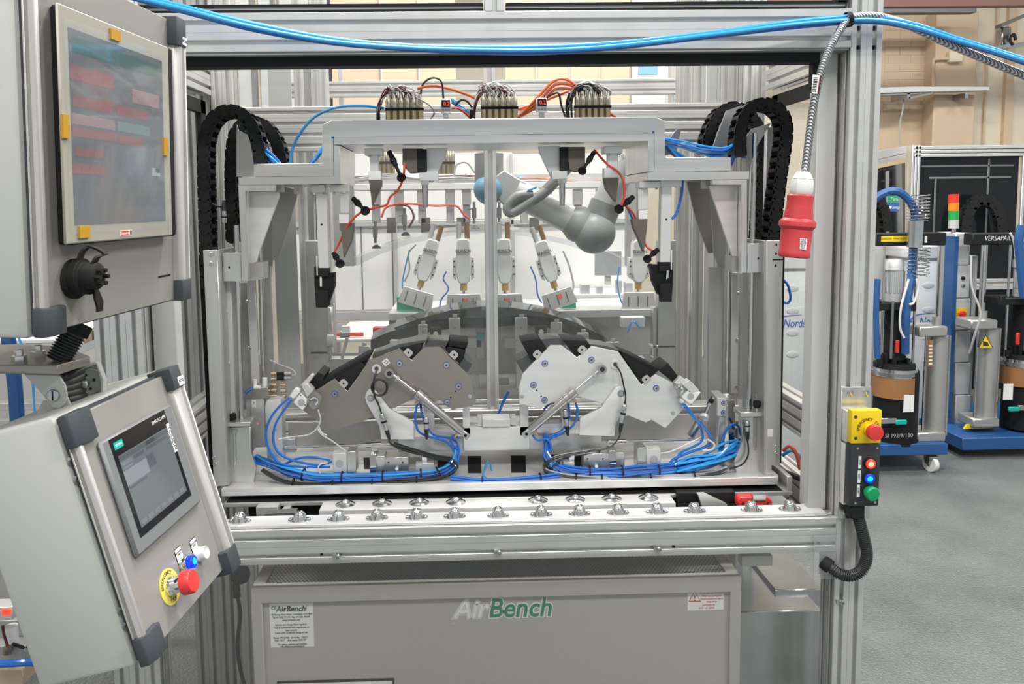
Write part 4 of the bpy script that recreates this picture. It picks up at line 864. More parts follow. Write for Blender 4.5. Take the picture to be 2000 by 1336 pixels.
holder('holding_unit', 'bright silver curved holding unit with black inserts right of the mullion', RP, 'alu_bright', dict(base=(1170, 850), inserts=[
    [(1213, 689), (1236, 701), (1283, 725), (1280, 731), (1258, 752), (1253, 750)], [(1098, 664), (1147, 666), (1154, 676.5), (1127, 698), (1122, 694.5)], [(1017.5, 667.6), (1053.4, 661), (1068, 681), (1044.4, 705), (1037, 703.5)],
    [(1285, 723), (1305, 709), (1329, 741), (1316, 748)], [(1208, 684), (1246, 700), (1288, 722), (1284, 727), (1236, 706)]],
    greys=[[(1055, 662), (1095, 660), (1104, 674), (1096, 674.5), (1075, 674.5), (1066, 680)], [(1150, 672), (1180, 675), (1210, 684), (1207, 687), (1157, 677)], [(1008, 706), (1036, 690), (1044, 704), (1022, 729)]],
    tabs=[((1049, 692), .85), ((1136.5, 683), .85), ((1262, 741), .7)], screws=[(1064.2, 710), (1155, 702.8), (1281.6, 758.5), (1042, 752), (1063.5, 781.5)], holes=[(1048, 762), (1057, 774)], pins=[(1019.5, 773.6), (1314, 806.6)],
    bearing=(1201.5, 711.8), bracket=[(1224, 770), (1222, 760), (1213, 755), (1203, 757), (1176, 795), (1133, 818), (1131, 850), (1200, 852), (1202, 830), (1222, 794)], pivot=(1213, 768.5),
    cyl=((1175, 720), (1126, 761), (1124, 763), (1036, 839), (1028, 847))))
# end clamps with pneumatic heads at the tips of both units
def endclamp(label, body, arm, lab, clear, fit, hub):
    t = thing('end_clamp', label, 'clamp head', W(*body[0], YA-.03), 'pneumatic clamp heads')
    B().pp(body, YA-.035, .03).build('head', 'white', t, bevel=.002); B().pp(arm, YA-.02, .02).build('arm', 'white_block', t, bevel=.0015)
    B().pp(lab, YA-.036, .03).build('side_block', 'white_block', t, bevel=.001); B().pp(clear, YA-.03, .02).build('clear_cover', 'clear_plastic', t, bevel=.002)
    B().pp(fit, YA-.03, .018).build('elbow_fitting', 'white', t, bevel=.003)
    B().lathe([(.010, 0), (.010, .001), (.0085, .001)], W(*hub, YA-.035), (0, -1, 0), 20).build('hub_ring', 'cabinet_grey', t)
    cx = sum(p[0] for p in clear)/len(clear); cy = sum(p[1] for p in clear)/len(clear)
    B().tube([W(cx-8, cy-4, YA-.032), W(cx, cy-8, YA-.034), W(cx+7, cy-2, YA-.033), W(cx+3, cy+6, YA-.032)], .0025, n=6).build('link', 'chrome', t)
    for p in body[1:4:2]: B().cyl(W(p[0]*.8+hub[0]*.2, p[1]*.8+hub[1]*.2, YA-.0355), W(p[0]*.8+hub[0]*.2, p[1]*.8+hub[1]*.2, YA-.034), .0018, n=8).build('screw', 'black', t)
endclamp('pale pneumatic clamp head at left tip of brown-grey unit', [(572, 786.5), (587, 768.4), (599, 780), (598, 792.3), (591, 803)], [(586, 753.6), (607.8, 730.6), (612.7, 734), (601, 752)], [(589, 754), (599.5, 750), (612, 762), (600, 776)], [(600, 776), (616, 766), (628, 778), (622, 796), (612, 801), (602, 792)], [(563, 775), (577, 757), (588, 763), (574, 781)], (588.5, 786))
endclamp('pale pneumatic clamp head at right tip of silver unit', [(1331, 776), (1346, 762), (1369.6, 766.4), (1350, 793.3)], [(1317, 748), (1330, 735), (1352, 752), (1345, 764)], [(1334, 752), (1346, 742), (1366, 762), (1350, 768)], [(1310, 758), (1330, 747), (1343, 758), (1334, 775), (1318, 774)], [(1330, 778), (1340, 782), (1338, 790), (1328, 788)], (1349, 774))
# small cylinders lying across the base plate in front
def ppart(t, n, m, r, Y, d): return B().pbox(*r, Y, d).build(n, m, t, bevel=.0012)
for lab, x, sg in (('silver slide cylinder on base plate below brown-grey unit', 650, 1), ('silver slide cylinder on base plate below silver unit', 1290, -1)):
    t = thing('slide_cylinder', lab, 'pneumatic cylinder', W(x, 920, .24), 'slide cylinders')
    f = lambda a: x+sg*a
    def rr(a, b, c, d): return (min(f(a), f(c)), b, max(f(a), f(c)), d)
    dy = 0 if sg > 0 else -8
    ppart(t, 'head', 'white_block', rr(0, 885+dy, 28, 923+dy), .22, .035); ppart(t, 'flange', 'alu_plate', rr(28, 882+dy, 45, 924+dy), .215, .05)
    B().lathe([(.011, 0), (.011, .002)], W(f(13), 905+dy, .22), (0, -1, 0), 18).build('port_ring', 'cabinet_grey', t)
    ppart(t, 'foot', 'blue_tube', rr(2, 923+dy, 40, 930+dy), .22, .03)
for lab, r in (('grey block cylinder on base plate beside left cable bundle', (752, 893, 798, 922)), ('grey block cylinder on base plate beside right cable bundle', (1140, 886, 1190, 917))):
    t = thing('block_cylinder', lab, 'pneumatic cylinder', W(r[0], r[3], .24), 'block cylinders')
    ppart(t, 'body', 'alu_plate', r, .235, .05); a = r[0]-30 if r[0] < 1000 else r[2]
    ppart(t, 'end_plate', 'chrome', (a, r[1]-6, a+14, r[3]+6), .23, .05); ppart(t, 'guide_block', 'alu_plate', (a+14, r[1]-2, a+30, r[3]+3), .232, .05)
    for k in (.15, .75): B().cyl(W(r[0]+(r[2]-r[0])*k, r[1]+10, .2345), W(r[0]+(r[2]-r[0])*k, r[1]+10, .237), .0028, n=10).build('screw_hole', 'black', t)
    B().cyl(W((r[0]+r[2])/2, r[3]-6, .236), W((r[0]+r[2])/2, r[3]-6, .226), .005, n=8).build('fitting', 'white', t)
for lab, r in (('small white sensor block beside block cylinder on the left', (812, 905, 848, 922)), ('small white sensor block beside block cylinder on the right', (1100, 902, 1122, 922))):
    t = thing('sensor_block', lab, 'sensor', W(r[0], r[3], .23), 'small white sensor blocks'); ppart(t, 'body', 'white_block', r, .225, .02); ppart(t, 'clip', 'white', (r[0]+12, r[1]-12, r[0]+22, r[1]), .228, .012)
# long push rods with clevises above the base plate
t = thing('push_rod', 'long steel push rod above base plate at left', 'rod', W(640, 872, .30), 'push rods'); B().cyl(W(556, 874, .30), W(735, 868, .30), .005).build('rod', 'chrome', t); B().cyl(W(715, 869, .30), W(762, 866, .30), .008, n=12).build('rod_end', 'steel', t); ppart(t, 'bracket', 'alu_matt', (544, 858, 577, 884), .30, .02)
t = thing('push_rod', 'long steel push rod above base plate at right', 'rod', W(1270, 862, .30), 'push rods'); B().cyl(W(1215, 862, .30), W(1372, 858, .30), .005).build('rod', 'chrome', t); B().cyl(W(1185, 863, .30), W(1222, 862, .30), .008, n=12).build('rod_end', 'steel', t)
# control blocks at the left: valve island, grey terminal box, brass distributor
t = thing('valve_island', 'tall grey valve island beside left column foot', 'valve block', W(505, 880, .30))
ppart(t, 'rail', 'alu', (481, 768, 492, 872), .305, .04); ppart(t, 'body', 'alu', (491, 770, 517, 874), .30, .05); ppart(t, 'head', 'titan', (480, 757, 524, 779), .295, .06)
ppart(t, 'number_label', 'white_label', (491.5, 781, 500, 796), .299, .001); text('7', .010, W(495.7, 788.5, .2985), XU, ZU, t)
B().cyl(W(498, 767, .31), W(498, 741, .31), .006, n=12).build('fitting', 'white', t); B().cyl(W(517, 757, .31), W(517, 738, .31), .008, n=12).build('fitting', 'white', t); B().cyl(W(496, 757, .30), W(510, 757, .30), .006, n=10).build('elbow', 'white', t)
B().sphere(W(503, 828, .30), .002).build('indicator', 'led_red', t)
t = thing('terminal_box', 'rounded silver terminal box behind left blue hoses', 'terminal box', W(535, 905, .27)); B().pp([(517, 795), (520, 782), (548, 779), (551, 792), (552, 900), (522, 905)], .28, .05).build('box', 'robot_silver', t, bevel=.004, seg=2)
t = thing('brass_manifold', 'stacked brass connectors beside left terminal box', 'manifold', W(540, 790, .33))
for j in range(6):
    for k in range(2):
        p = W(530+k*18, 730+j*11, .33); B().cyl(p, p+V((.016, 0, 0)), .0065, n=12).build('connector', 'brass', t)
for k in range(2): p = W(541, 730+9*k, .32); B().cyl(p, p+V((.022, 0, 0)), .0062, n=12).build('plug', 'black', t); B().cyl(p+V((.022, 0, 0)), p+V((.042, 0, 0)), .005, n=12).build('boot', 'grey_cable', t)
# angle bracket and tie rod at the right
t = thing('angle_bracket', 'bright angle bracket with tie rod beside right column foot', 'bracket', W(1415, 900, .30))
ppart(t, 'plate', 'white_block', (1401, 777, 1419, 813), .275, .012); ppart(t, 'post', 'alu_plate', (1403, 813, 1416, 905), .285, .02)
B().pp([(1416, 775), (1424, 770), (1432, 774), (1436, 792), (1436, 900), (1424, 900), (1422, 790)], .30, .03).build('curved_arm', 'chrome', t, bevel=.001)
B().pp([(1391, 766), (1407, 765), (1416, 776), (1401, 778)], .28, .02).build('top_plate', 'alu_plate', t)
for q in ((1413, 787.5), (1412.5, 806)): screw(t, q, .275, 4)
B().cyl(W(1388, 785, .27), W(1376, 812, .27), .0055).build('tie_rod', 'steel', t); B().cyl(W(1394, 776, .27), W(1384, 792, .27), .008, n=8).build('rod_end', 'steel', t); B().sphere(W(1389, 783, .262), .008).build('ball_joint', 'black', t)
B().lathe([(.014, 0), (.014, .010), (.010, .012)], W(1376, 812, .27), V((-.4, -.6, -.6)), 16).build('bush', 'white_block', t); B().cyl(W(1368, 820, .28), W(1350, 850, .30), .012).build('cylinder', 'steel', t)
# ================================================================ hoses, cables and bundles
def bundle(name, label, cat, pts, n, spread, r, mats, ties=(), group=None, seed=1):
    rnd = random.Random(seed); t = thing(name, label, cat, W(*pts[len(pts)//2]), group)
    P = [W(*p) for p in pts]
    for k in range(n):
        an = rnd.random()*2*PI; rad = spread*math.sqrt(rnd.random())
        q = [p+V((rnd.gauss(0, spread*.25), math.sin(an)*rad+rnd.gauss(0, spread*.2), math.cos(an)*rad+rnd.gauss(0, spread*.25))) for p in P]
        B().tube(q, r, n=6, sm=5).build('tube', mats[k % len(mats)], t)
    for i, f in ties:
        c = P[i].lerp(P[min(i+1, len(P)-1)], f); d = (P[min(i+1, len(P)-1)]-P[i]).normalized()
        B().lathe([(spread+.005, -.002), (spread+.0062, -.002), (spread+.0062, .002), (spread+.005, .002)], c, d, 14, cap=False).build('cable_tie', 'black', t)
    return t
F_ = .205
bundle('hose_bundle', 'thick bundle of blue air hoses along left front of base plate', 'hose bundle', [(500, 895, .28), (530, 908, .25), (565, 922, F_+.01), (620, 932, F_), (700, 933, F_), (780, 930, F_), (850, 926, F_+.01), (885, 905, F_+.02), (892, 880, .25)], 16, .012, .0038, ['blue_tube', 'blue_tube', 'blue_light', 'ink_blue'], ((2, .5), (3, .6), (4, .6), (5, .6), (6, .2)), 'blue hose bundles', 3)
bundle('hose_bundle', 'thick bundle of blue air hoses along right front of base plate', 'hose bundle', [(1440, 868, .27), (1420, 890, .25), (1380, 905, F_+.02), (1320, 914, F_+.01), (1250, 920, F_), (1180, 922, F_), (1110, 920, F_+.01), (1078, 905, F_+.02), (1066, 880, .25), (1068, 850, .26)], 16, .012, .0038, ['blue_tube', 'blue_tube', 'blue_light', 'ink_blue'], ((3, .5), (4, .5), (5, .4)), 'blue hose bundles', 5)
bundle('hose_bundle', 'loose blue hoses gathered at right column foot', 'hose bundle', [(1447, 866, .26), (1425, 880, .24), (1395, 893, .225), (1355, 906, .215), (1320, 912, .21)], 18, .019, .0038, ['blue_tube', 'blue_light'], (), 'blue hose bundles', 8)
bundle('hose_bundle', 'pair of light blue hoses crossing base plate at centre', 'hose bundle', [(880, 932, .195), (930, 938, .19), (990, 938, .19), (1050, 932, .195), (1100, 926, .205)], 4, .006, .0040, ['blue_light', 'blue_tube'], ((1, .2), (3, .1)), 'blue hose bundles', 11)
bundle('cable_bundle', 'black and grey cables along left front edge of base plate', 'cable bundle', [(512, 918, F_), (545, 938, F_-.008), (600, 946, F_-.014), (700, 945, F_-.014), (790, 940, F_-.012), (850, 935, F_-.008), (888, 920, F_), (884, 900, .22), (850, 894, .23), (800, 878, .235), (770, 868, .235)], 7, .006, .0034, ['black_cable', 'black_cable', 'grey_cable', 'black_cable', 'black_cable', 'grey_cable', 'black_cable'], ((1, .5), (2, .5), (3, .3), (4, .4)), 'cable bundles', 13)
bundle('cable_bundle', 'black and grey cables along right front edge of base plate', 'cable bundle', [(1418, 915, F_), (1390, 926, F_-.008), (1320, 931, F_-.012), (1220, 934, F_-.012), (1130, 933, F_-.010), (1078, 925, F_), (1064, 912, .22), (1085, 895, .225), (1130, 885, .235), (1170, 880, .24)], 7, .006, .0034, ['black_cable', 'black_cable', 'grey_cable', 'black_cable', 'black_cable', 'grey_cable', 'black_cable'], ((1, .5), (2, .5), (3, .5), (4, .1)), 'cable bundles', 17)
def cable(label, pts, r, m, group=None, name='air_hose', cat='hose'): return hose(name, label, cat, pts, r, m, group)
G1 = 'blue air hoses on the fixture'
cable('blue air hose looping down outside left clamp head', [(566, 777, .215), (545, 795, .22), (527, 820, .225), (519, 850, .23), (527, 882, .225), (548, 905, .22), (590, 912, .22), (645, 912, .225)], .0036, 'blue_tube', G1)
cable('blue air hose looping down inside left clamp head', [(570, 781, .215), (552, 805, .22), (537, 832, .225), (534, 862, .23), (545, 885, .225), (575, 900, .22), (620, 908, .225), (648, 902, .225)], .0036, 'blue_tube', G1)
cable('blue air hose from behind terminal box to slide cylinder', [(500, 905, .25), (540, 912, .24), (580, 896, .23), (610, 893, .225), (645, 898, .23)], .0036, 'blue_tube', G1)
cable('blue air hose entering top of valve island', [(478, 768, .29), (488, 761, .295), (497, 757, .30)], .0045, 'ink_blue', G1)
cable('blue air hose hanging under left cylinder barrel', [(816, 785, .235), (811, 810, .235), (816, 840, .24), (835, 852, .245), (870, 862, .245), (888, 885, .24), (884, 915, .22)], .0034, 'blue_tube', G1)
cable('second blue air hose hanging under left cylinder barrel', [(821, 786, .245), (826, 815, .245), (845, 848, .25), (885, 858, .25), (897, 880, .24), (892, 912, .22)], .0034, 'blue_tube', G1)
cable('blue air hose from lower end of left cylinder', [(896, 857, .235), (888, 850, .235), (880, 860, .24), (893, 878, .24)], .0034, 'blue_tube', G1)
cable('blue air hose hanging from upper end of right cylinder', [(1124, 785, .235), (1128, 805, .235), (1120, 830, .24), (1095, 848, .245), (1070, 860, .245), (1066, 885, .24), (1072, 912, .22)], .0034, 'blue_tube', G1)
cable('second blue air hose behind upper end of right cylinder', [(1110, 790, .26), (1112, 815, .26), (1098, 840, .26), (1075, 855, .25), (1072, 890, .24)], .0034, 'blue_tube', G1)
cable('blue air hose from lower end of right cylinder', [(1040, 850, .235), (1050, 860, .235), (1070, 858, .24), (1078, 880, .24)], .0034, 'blue_tube', G1)
cable('blue air hose bundle coiled behind right holding unit', [(1062, 800, .29), (1075, 788, .29), (1090, 785, .29), (1086, 798, .29), (1066, 806, .29)], .0034, 'ink_blue', G1)
cable('blue air hose curving from right clamp head to base', [(1333, 788, .215), (1352, 812, .22), (1378, 838, .225), (1390, 858, .23), (1378, 872, .23), (1340, 886, .225), (1312, 900, .22), (1308, 915, .215)], .0038, 'blue_tube', G1)
cable('second blue air hose curving from right clamp head', [(1337, 790, .225), (1360, 820, .23), (1372, 848, .235), (1366, 866, .235), (1330, 884, .23), (1318, 905, .22)], .0034, 'blue_tube', G1)
cable('blue air hose arching at right column foot', [(1404, 895, .26), (1412, 855, .26), (1424, 833, .26), (1440, 831, .265), (1447, 850, .27)], .0040, 'blue_tube', G1)
cable('blue air hose tied slanting behind the centre block', [(993, 765, .40), (983, 785, .39), (972, 812, .38)], .0042, 'blue_tube', G1)
cable('thin blue hose curling at centre of base plate', [(958, 905, .30), (963, 925, .26), (985, 932, .24), (975, 942, .21), (945, 930, .22), (952, 900, .30)], .0026, 'blue_light', G1)
cable('blue air hose looping out beside right column', [(1529, 545, .24), (1540, 560, .25), (1544, 583, .25), (1538, 592, .25), (1530, 590, .24)], .0036, 'blue_tube', G1)
# right side behind the column: red and blue hoses
cable('red brown hose bending down behind right column foot', [(1530, 880, .30), (1543, 872, .28), (1556, 888, .26), (1563, 918, .25)], .0055, 'orange_tube', None)
cable('blue hose bending beside the red brown hose', [(1528, 890, .32), (1545, 880, .31), (1560, 890, .30), (1570, 905, .30)], .0055, 'blue_light', None)
cable('black sleeved hose lying behind carrier plate stop', [(1525, 920, .35), (1540, 925, .28), (1556, 932, .24), (1568, 936, .22)], .009, 'black_cable', None, 'hose_sleeve', 'hose')
# white signal leads of the left clamp head
G2 = 'pale signal cables'
def sig(label, pts, r=.0022, m='white_cable'): return hose('signal_cable', label, 'cable', pts, r, m, G2)
sig('pale signal cable hanging from left clamp head to base', [(621, 800, .21), (626, 820, .215), (618, 838, .22), (600, 850, .225), (570, 853, .23), (545, 858, .235)])
sig('pale signal cable branching under left clamp head', [(619, 836, .22), (630, 850, .22), (650, 862, .23), (676, 882, .24)])
sig('pale signal cable end stub under left clamp head', [(622, 832, .22), (628, 845, .22), (638, 850, .22)])
sig('grey signal cable curving over brass connectors', [(526, 703, .36), (545, 712, .35), (570, 722, .34), (577, 732, .33), (560, 735, .33)], .0024, 'grey_cable')
sig('pale signal cable from left bundle up to slide cylinder', [(625, 925, .21), (622, 912, .212), (628, 906, .215), (640, 904, .22)])
sig('pale signal cable loop at right slide cylinder', [(1262, 880, .24), (1285, 885, .235), (1310, 882, .23), (1345, 866, .235), (1372, 853, .25)])
sig('pale signal cables hanging below right clamp head hoses', [(1382, 858, .22), (1395, 868, .22), (1390, 878, .22), (1372, 880, .22)], .003)
# black sensor cables with plugs on the holding units
def sensor_cable(label, pts, plug, Y, coil=None):
    t = thing('sensor_cable', label, 'cable', W(*pts[0]), 'black sensor cables')
    B().tube([W(*p) for p in pts], .0024, n=7).build('lead', 'black_cable', t)
    if coil:
        cx, cy, r = coil
        for k in range(2): B().tube([W(cx+(r+k)*math.cos(a), cy+(r+k)*1.05*math.sin(a), Y-.006*k) for a in [2*PI*i/16 for i in range(17)]], .0026, n=7, sm=2).build('coil', 'black_cable', t)
    for (a, b) in plug:
        p, q = W(*a, Y), W(*b, Y); B().lathe([(.006, 0), (.0075, .002), (.0075, (q-p).length*.45), (.0055, (q-p).length*.5), (.0065, (q-p).length*.55), (.0065, (q-p).length)], p, q-p, 12).build('plug', 'steel', t); B().cyl(p.lerp(q, .44), p.lerp(q, .54), .0082, n=12).build('seal_ring', 'black', t)
        B().lathe([(.0068, 0), (.0055, .02), (.0032, .03)], q, q-p, 12).build('boot', 'black_cable', t)
    return t
sensor_cable('black coiled sensor cable hanging on brown-grey holding unit', [(736, 721, .243), (732, 735, .23), (730, 745, .225), (731, 772, .222), (740, 792, .22), (745, 808, .22)], [((745, 808), (755, 840))], .22, (741, 757, 14.5))
sensor_cable('black sensor cable hanging on silver holding unit', [(1203, 713, .243), (1212, 728, .23), (1218, 752, .222), (1222, 775, .22), (1220, 790, .22)], [((1220, 790), (1214, 826))], .22)
sensor_cable('black sensor cable looping from coiled plug to base bundle', [(759, 858, .22), (765, 868, .215), (790, 880, .21), (830, 890, .208), (870, 898, .206), (888, 912, .205)], [((832, 815), (833, 838))], .23)
sensor_cable('black sensor cable looping from right plug to base bundle', [(1212, 842, .22), (1208, 856, .215), (1190, 874, .21), (1150, 882, .21), (1105, 892, .208), (1075, 915, .206)], [((1103, 800), (1107, 832))], .23)
sensor_cable('black sensor cable curving below right column shelf', [(1460, 860, .20), (1462, 880, .20), (1459, 895, .20), (1448, 908, .20), (1425, 916, .205)], [((1459, 822), (1459.5, 842))], .20)
sensor_cable('short sensor cable with brass plug inside left energy chain', [(437, 405, .22), (425, 403, .22), (415, 398, .22)], [((438, 436), (437.5, 412))], .215)
# bundles on top of the gantry
bundle('hose_bundle', 'blue hoses spilling from left energy chain onto gantry', 'hose bundle', [(512, 285, .25), (520, 300, .24), (532, 312, .235), (546, 322, .235)], 14, .010, .0038, ['blue_tube', 'ink_blue', 'blue_light'], (), 'blue hose bundles', 21)
bundle('hose_bundle', 'light blue hoses rising behind left step of gantry', 'hose bundle', [(606, 322, .25), (620, 305, .26), (634, 286, .28), (650, 268, .30)], 8, .007, .0036, ['blue_light', 'blue_tube'], (), 'blue hose bundles', 22)
bundle('hose_bundle', 'light blue hoses hanging between right step and right energy chain', 'hose bundle', [(1296, 276, .25), (1330, 282, .24), (1370, 292, .235), (1408, 296, .235), (1432, 284, .24), (1438, 270, .25)], 9, .011, .0034, ['blue_light', 'blue_tube', 'blue_light'], (), 'blue hose bundles', 23)
bundle('hose_bundle', 'blue hoses fanning down beside right step of gantry', 'hose bundle', [(1296, 278, .26), (1308, 292, .25), (1326, 305, .245), (1345, 314, .24)], 7, .010, .0036, ['blue_tube', 'blue_light'], (), 'blue hose bundles', 24)
bundle('hose_bundle', 'blue hoses bending down into right end of gantry', 'hose bundle', [(1440, 278, .24), (1436, 295, .235), (1430, 312, .24), (1424, 330, .25)], 5, .006, .0036, ['blue_tube', 'ink_blue'], (), 'blue hose bundles', 25)
cable('light blue hose arching from left tray to valve cluster', [(567, 320, .24), (570, 295, .24), (585, 262, .24), (615, 228, .245), (660, 210, .25), (710, 207, .255), (750, 212, .26)], .0042, 'blue_light', G1)
G3 = 'wire looms on the gantry'
def loom(label, pts, n, spread, mats, seed): return bundle('wire_loom', label, 'wires', pts, n, spread, .0019, mats, (), G3, seed)
for lab, x, y, sd in (('maroon and white wires arching over left valve cluster', 738, 236, 31), ('maroon and white wires arching over middle valve cluster', 924, 233, 32), ('black and white wires arching over right valve cluster', 1108, 231, 33)):
    ms = ['maroon_cable', 'white_cable', 'maroon_cable', 'white_cable', 'white_cable'] if sd < 33 else ['black_cable', 'white_cable', 'white_cable', 'black_cable']
    t = loom(lab, [(x, y, YV+.01), (x+3, y-30, YV+.01), (x+16, y-55, YV+.012), (x+40, y-66, YV+.014), (x+58, y-58, YV+.014), (x+66, y-46, YV+.012)], 11, .010, ms, sd)
    rnd = random.Random(sd)
    for k in range(22):
        a = x+22+k*2.9; q = [(a, y-44, YV+.028*(k % 2)), (a+rnd.uniform(-3, 2), y-54, YV+.012*(k % 3)), (x+40+(a-x-54)*.55+rnd.uniform(-5, 5), y-64+rnd.uniform(-7, 6), YV+.01*(k % 3)), (x+16+rnd.uniform(-6, 10), y-58+rnd.uniform(-6, 8), YV+.01)]
        B().tube([W(*p) for p in q], .0017, n=5, sm=4).build('wire', ms[k % len(ms)], t)
cable('orange hose sweeping between left and middle valve clusters', [(815, 173, YV), (845, 168, YV), (880, 174, YV+.01), (915, 186, YV+.02), (935, 196, YV+.02)], .0040, 'orange_tube', 'orange hoses on the gantry')
cable('black cable looping above left pressure gauge', [(820, 195, YV+.01), (826, 165, YV), (845, 152, YV), (862, 160, YV), (866, 192, YV+.01)], .0028, 'black_cable', None, 'loop_cable', 'cable')
cable('black cable sweeping behind left pressure gauge to middle cluster', [(850, 166, YV+.03), (890, 176, YV+.03), (930, 190, YV+.03)], .0028, 'black_cable', None, 'loop_cable', 'cable')
cable('black cable curving beside left pressure gauge', [(812, 190, YV-.01), (838, 205, YV-.015), (848, 220, YV-.015), (840, 234, YV-.01)], .0024, 'grey_cable', None, 'loop_cable', 'cable')
for k, (lab, dy) in enumerate((('upper orange hose arching from middle to right valve cluster', 0), ('second orange hose arching from middle to right valve cluster', 10), ('third orange hose arching from middle to right valve cluster', 20))):
    cable(lab, [(1008, 232, YV+.02+.01*k), (1030, 212+dy*.4, YV+.02), (1058, 182+dy, YV+.015), (1082, 158+dy*.9, YV+.012), (1105, 155+dy*.9, YV+.012), (1125, 166+dy*.5, YV+.012)], .0042, 'orange_tube', 'orange hoses on the gantry')
cable('orange hose dipping under right end of middle cluster', [(1012, 214, YV+.03), (1040, 205, YV+.03), (1075, 192, YV+.03), (1110, 178, YV+.03)], .0042, 'orange_tube', 'orange hoses on the gantry')
cable('orange hose end poking out beside right valve cluster', [(1188, 220, YV+.02), (1198, 226, YV+.02), (1206, 232, YV+.02)], .0042, 'orange_tube', 'orange hoses on the gantry')
for k, (lab, q) in enumerate((('black cable bowing down left of right valve cluster', [(1068, 190, YV), (1090, 182, YV), (1096, 205, YV), (1104, 228, YV)]), ('thick black cable beside right valve cluster', [(1120, 180, YV-.005), (1116, 205, YV-.005), (1117, 230, YV-.005)]), ('second thick black cable beside right valve cluster', [(1112, 182, YV+.005), (1106, 205, YV+.005), (1108, 230, YV+.005)]), ('black cable from middle cluster to left gauge', [(888, 208, YV), (900, 196, YV), (912, 198, YV), (922, 210, YV)]))):
    cable(lab, q, .0030, 'black_cable', None, 'loop_cable', 'cable')
bundle('hose_bundle', 'light blue hoses tangled between left gauge and middle cluster', 'hose bundle', [(880, 195, YV+.03), (895, 205, YV+.03), (908, 218, YV+.025), (922, 228, YV+.02)], 5, .010, .0030, ['blue_light', 'blue_tube'], (), 'blue hose bundles', 41)
cable('red hose dipping between left gauge and middle cluster', [(882, 212, YV+.01), (895, 212, YV+.01), (910, 222, YV+.01), (920, 232, YV+.01)], .0034, 'red_tube', 'vacuum hoses')
for k, x in enumerate((739, 921)):
    B_ = tag(B().lathe([(.0055, 0), (.0055, .018), (.004, .026)], W(x, 236-k*3, YV-.01), ZU, 12).build('cable_gland', 'black'), ['black cable gland at left end of left valve cluster', 'black cable gland at left end of middle valve cluster'][k], 'cable gland', 'cable glands')
# ================================================================ grey extraction bench under the beam
YB = .06
ab = thing('extraction_bench', 'grey extraction bench with perforated top below the frame', 'bench', (W(970, 1140, YB).x, .3, 0))
bx0, bx1 = W(491, 1200, YB).x, W(1447.5, 1200, YB).x; bzt = W(970, 1137.5, YB).z; bd = .56
bt = .030
B().box(bx0, bx1, YB, YB+bt, bzt-.046, bzt).build('front_top_rail', 'bench_grey', ab, bevel=.003)
B().box(bx0, bx0+.030, YB, YB+bt, .02, bzt-.04).build('front_stile', 'bench_grey', ab, bevel=.003); B().box(bx1-.030, bx1, YB, YB+bt, .02, bzt-.04).build('front_stile', 'bench_grey', ab, bevel=.003)
B().box(bx0+.02, bx1-.02, YB+.012, YB+.016, .05, bzt-.03).build('front_panel', 'bench_grey', ab)
B().box(bx0, bx0+.034, YB+bt, YB+bd, .02, bzt).build('side_panel', 'bench_grey', ab, bevel=.002); B().box(bx1-.034, bx1, YB+bt, YB+bd, .02, bzt).build('side_panel', 'bench_grey', ab, bevel=.002)
B().box(bx0, bx1, YB+bd, YB+bd+.02, .02, bzt+.12).build('back_panel', 'bench_grey', ab)
def perforated():
    m = bpy.data.materials.new('perforated'); m.use_nodes = True; nt = m.node_tree; b = nt.nodes['Principled BSDF']; M['perforated'] = m
    b.inputs['Metallic'].default_value = .5; b.inputs['Roughness'].default_value = .4
    tc = nt.nodes.new('ShaderNodeTexCoord'); sp = nt.nodes.new('ShaderNodeSeparateXYZ'); nt.links.new(tc.outputs['Object'], sp.inputs[0])
    def mth(op, a, b_=None):
        n = nt.nodes.new('ShaderNodeMath'); n.operation = op
        for i, q in enumerate((a, b_)):
            if q is None: continue
            if isinstance(q, (int, float)): n.inputs[i].default_value = q
            else: nt.links.new(q, n.inputs[i])
        return n.outputs[0]
    P = .0105; y = mth('DIVIDE', sp.outputs['Y'], P*.8); row = mth('FLOOR', y); par = mth('MULTIPLY', mth('MODULO', row, 2), .5)
    x = mth('ADD', mth('DIVIDE', sp.outputs['X'], P), par)
    fx_ = mth('SUBTRACT', mth('FRACT', x), .5); fy = mth('MULTIPLY', mth('SUBTRACT', mth('FRACT', y), .5), .8)
    d = mth('SQRT', mth('ADD', mth('MULTIPLY', fx_, fx_), mth('MULTIPLY', fy, fy))); hole = mth('LESS_THAN', d, .30)
    mx = nt.nodes.new('ShaderNodeMixRGB'); mx.inputs[1].default_value = (.40, .40, .385, 1); mx.inputs[2].default_value = (.012, .012, .012, 1); nt.links.new(hole, mx.inputs[0]); nt.links.new(mx.outputs[0], b.inputs['Base Color'])
perforated()
B().box(bx0+.036, bx1-.036, YB+bt+.001, YB+bd, bzt-.014, bzt-.004).build('perforated_top', 'perforated', ab, smooth=False)
yl = YB+.0115
lb = B().pbox(527.5, 1178, 612.5, 1264, yl, .0005).build('rating_plate', 'white_label', ab)
s = mpp(YB)
def small(body, x, y, h, m='ink', par=lb, Y=yl-.0006, **k): return text(body, h*s, W(x, y, Y), XU, ZU, par, m, **k)
small('AirBench', 568, 1189.5, 16, shear=.15, bold=.0004); small('CE', 534.5, 1188, 9); small('i', 598, 1187, 9)
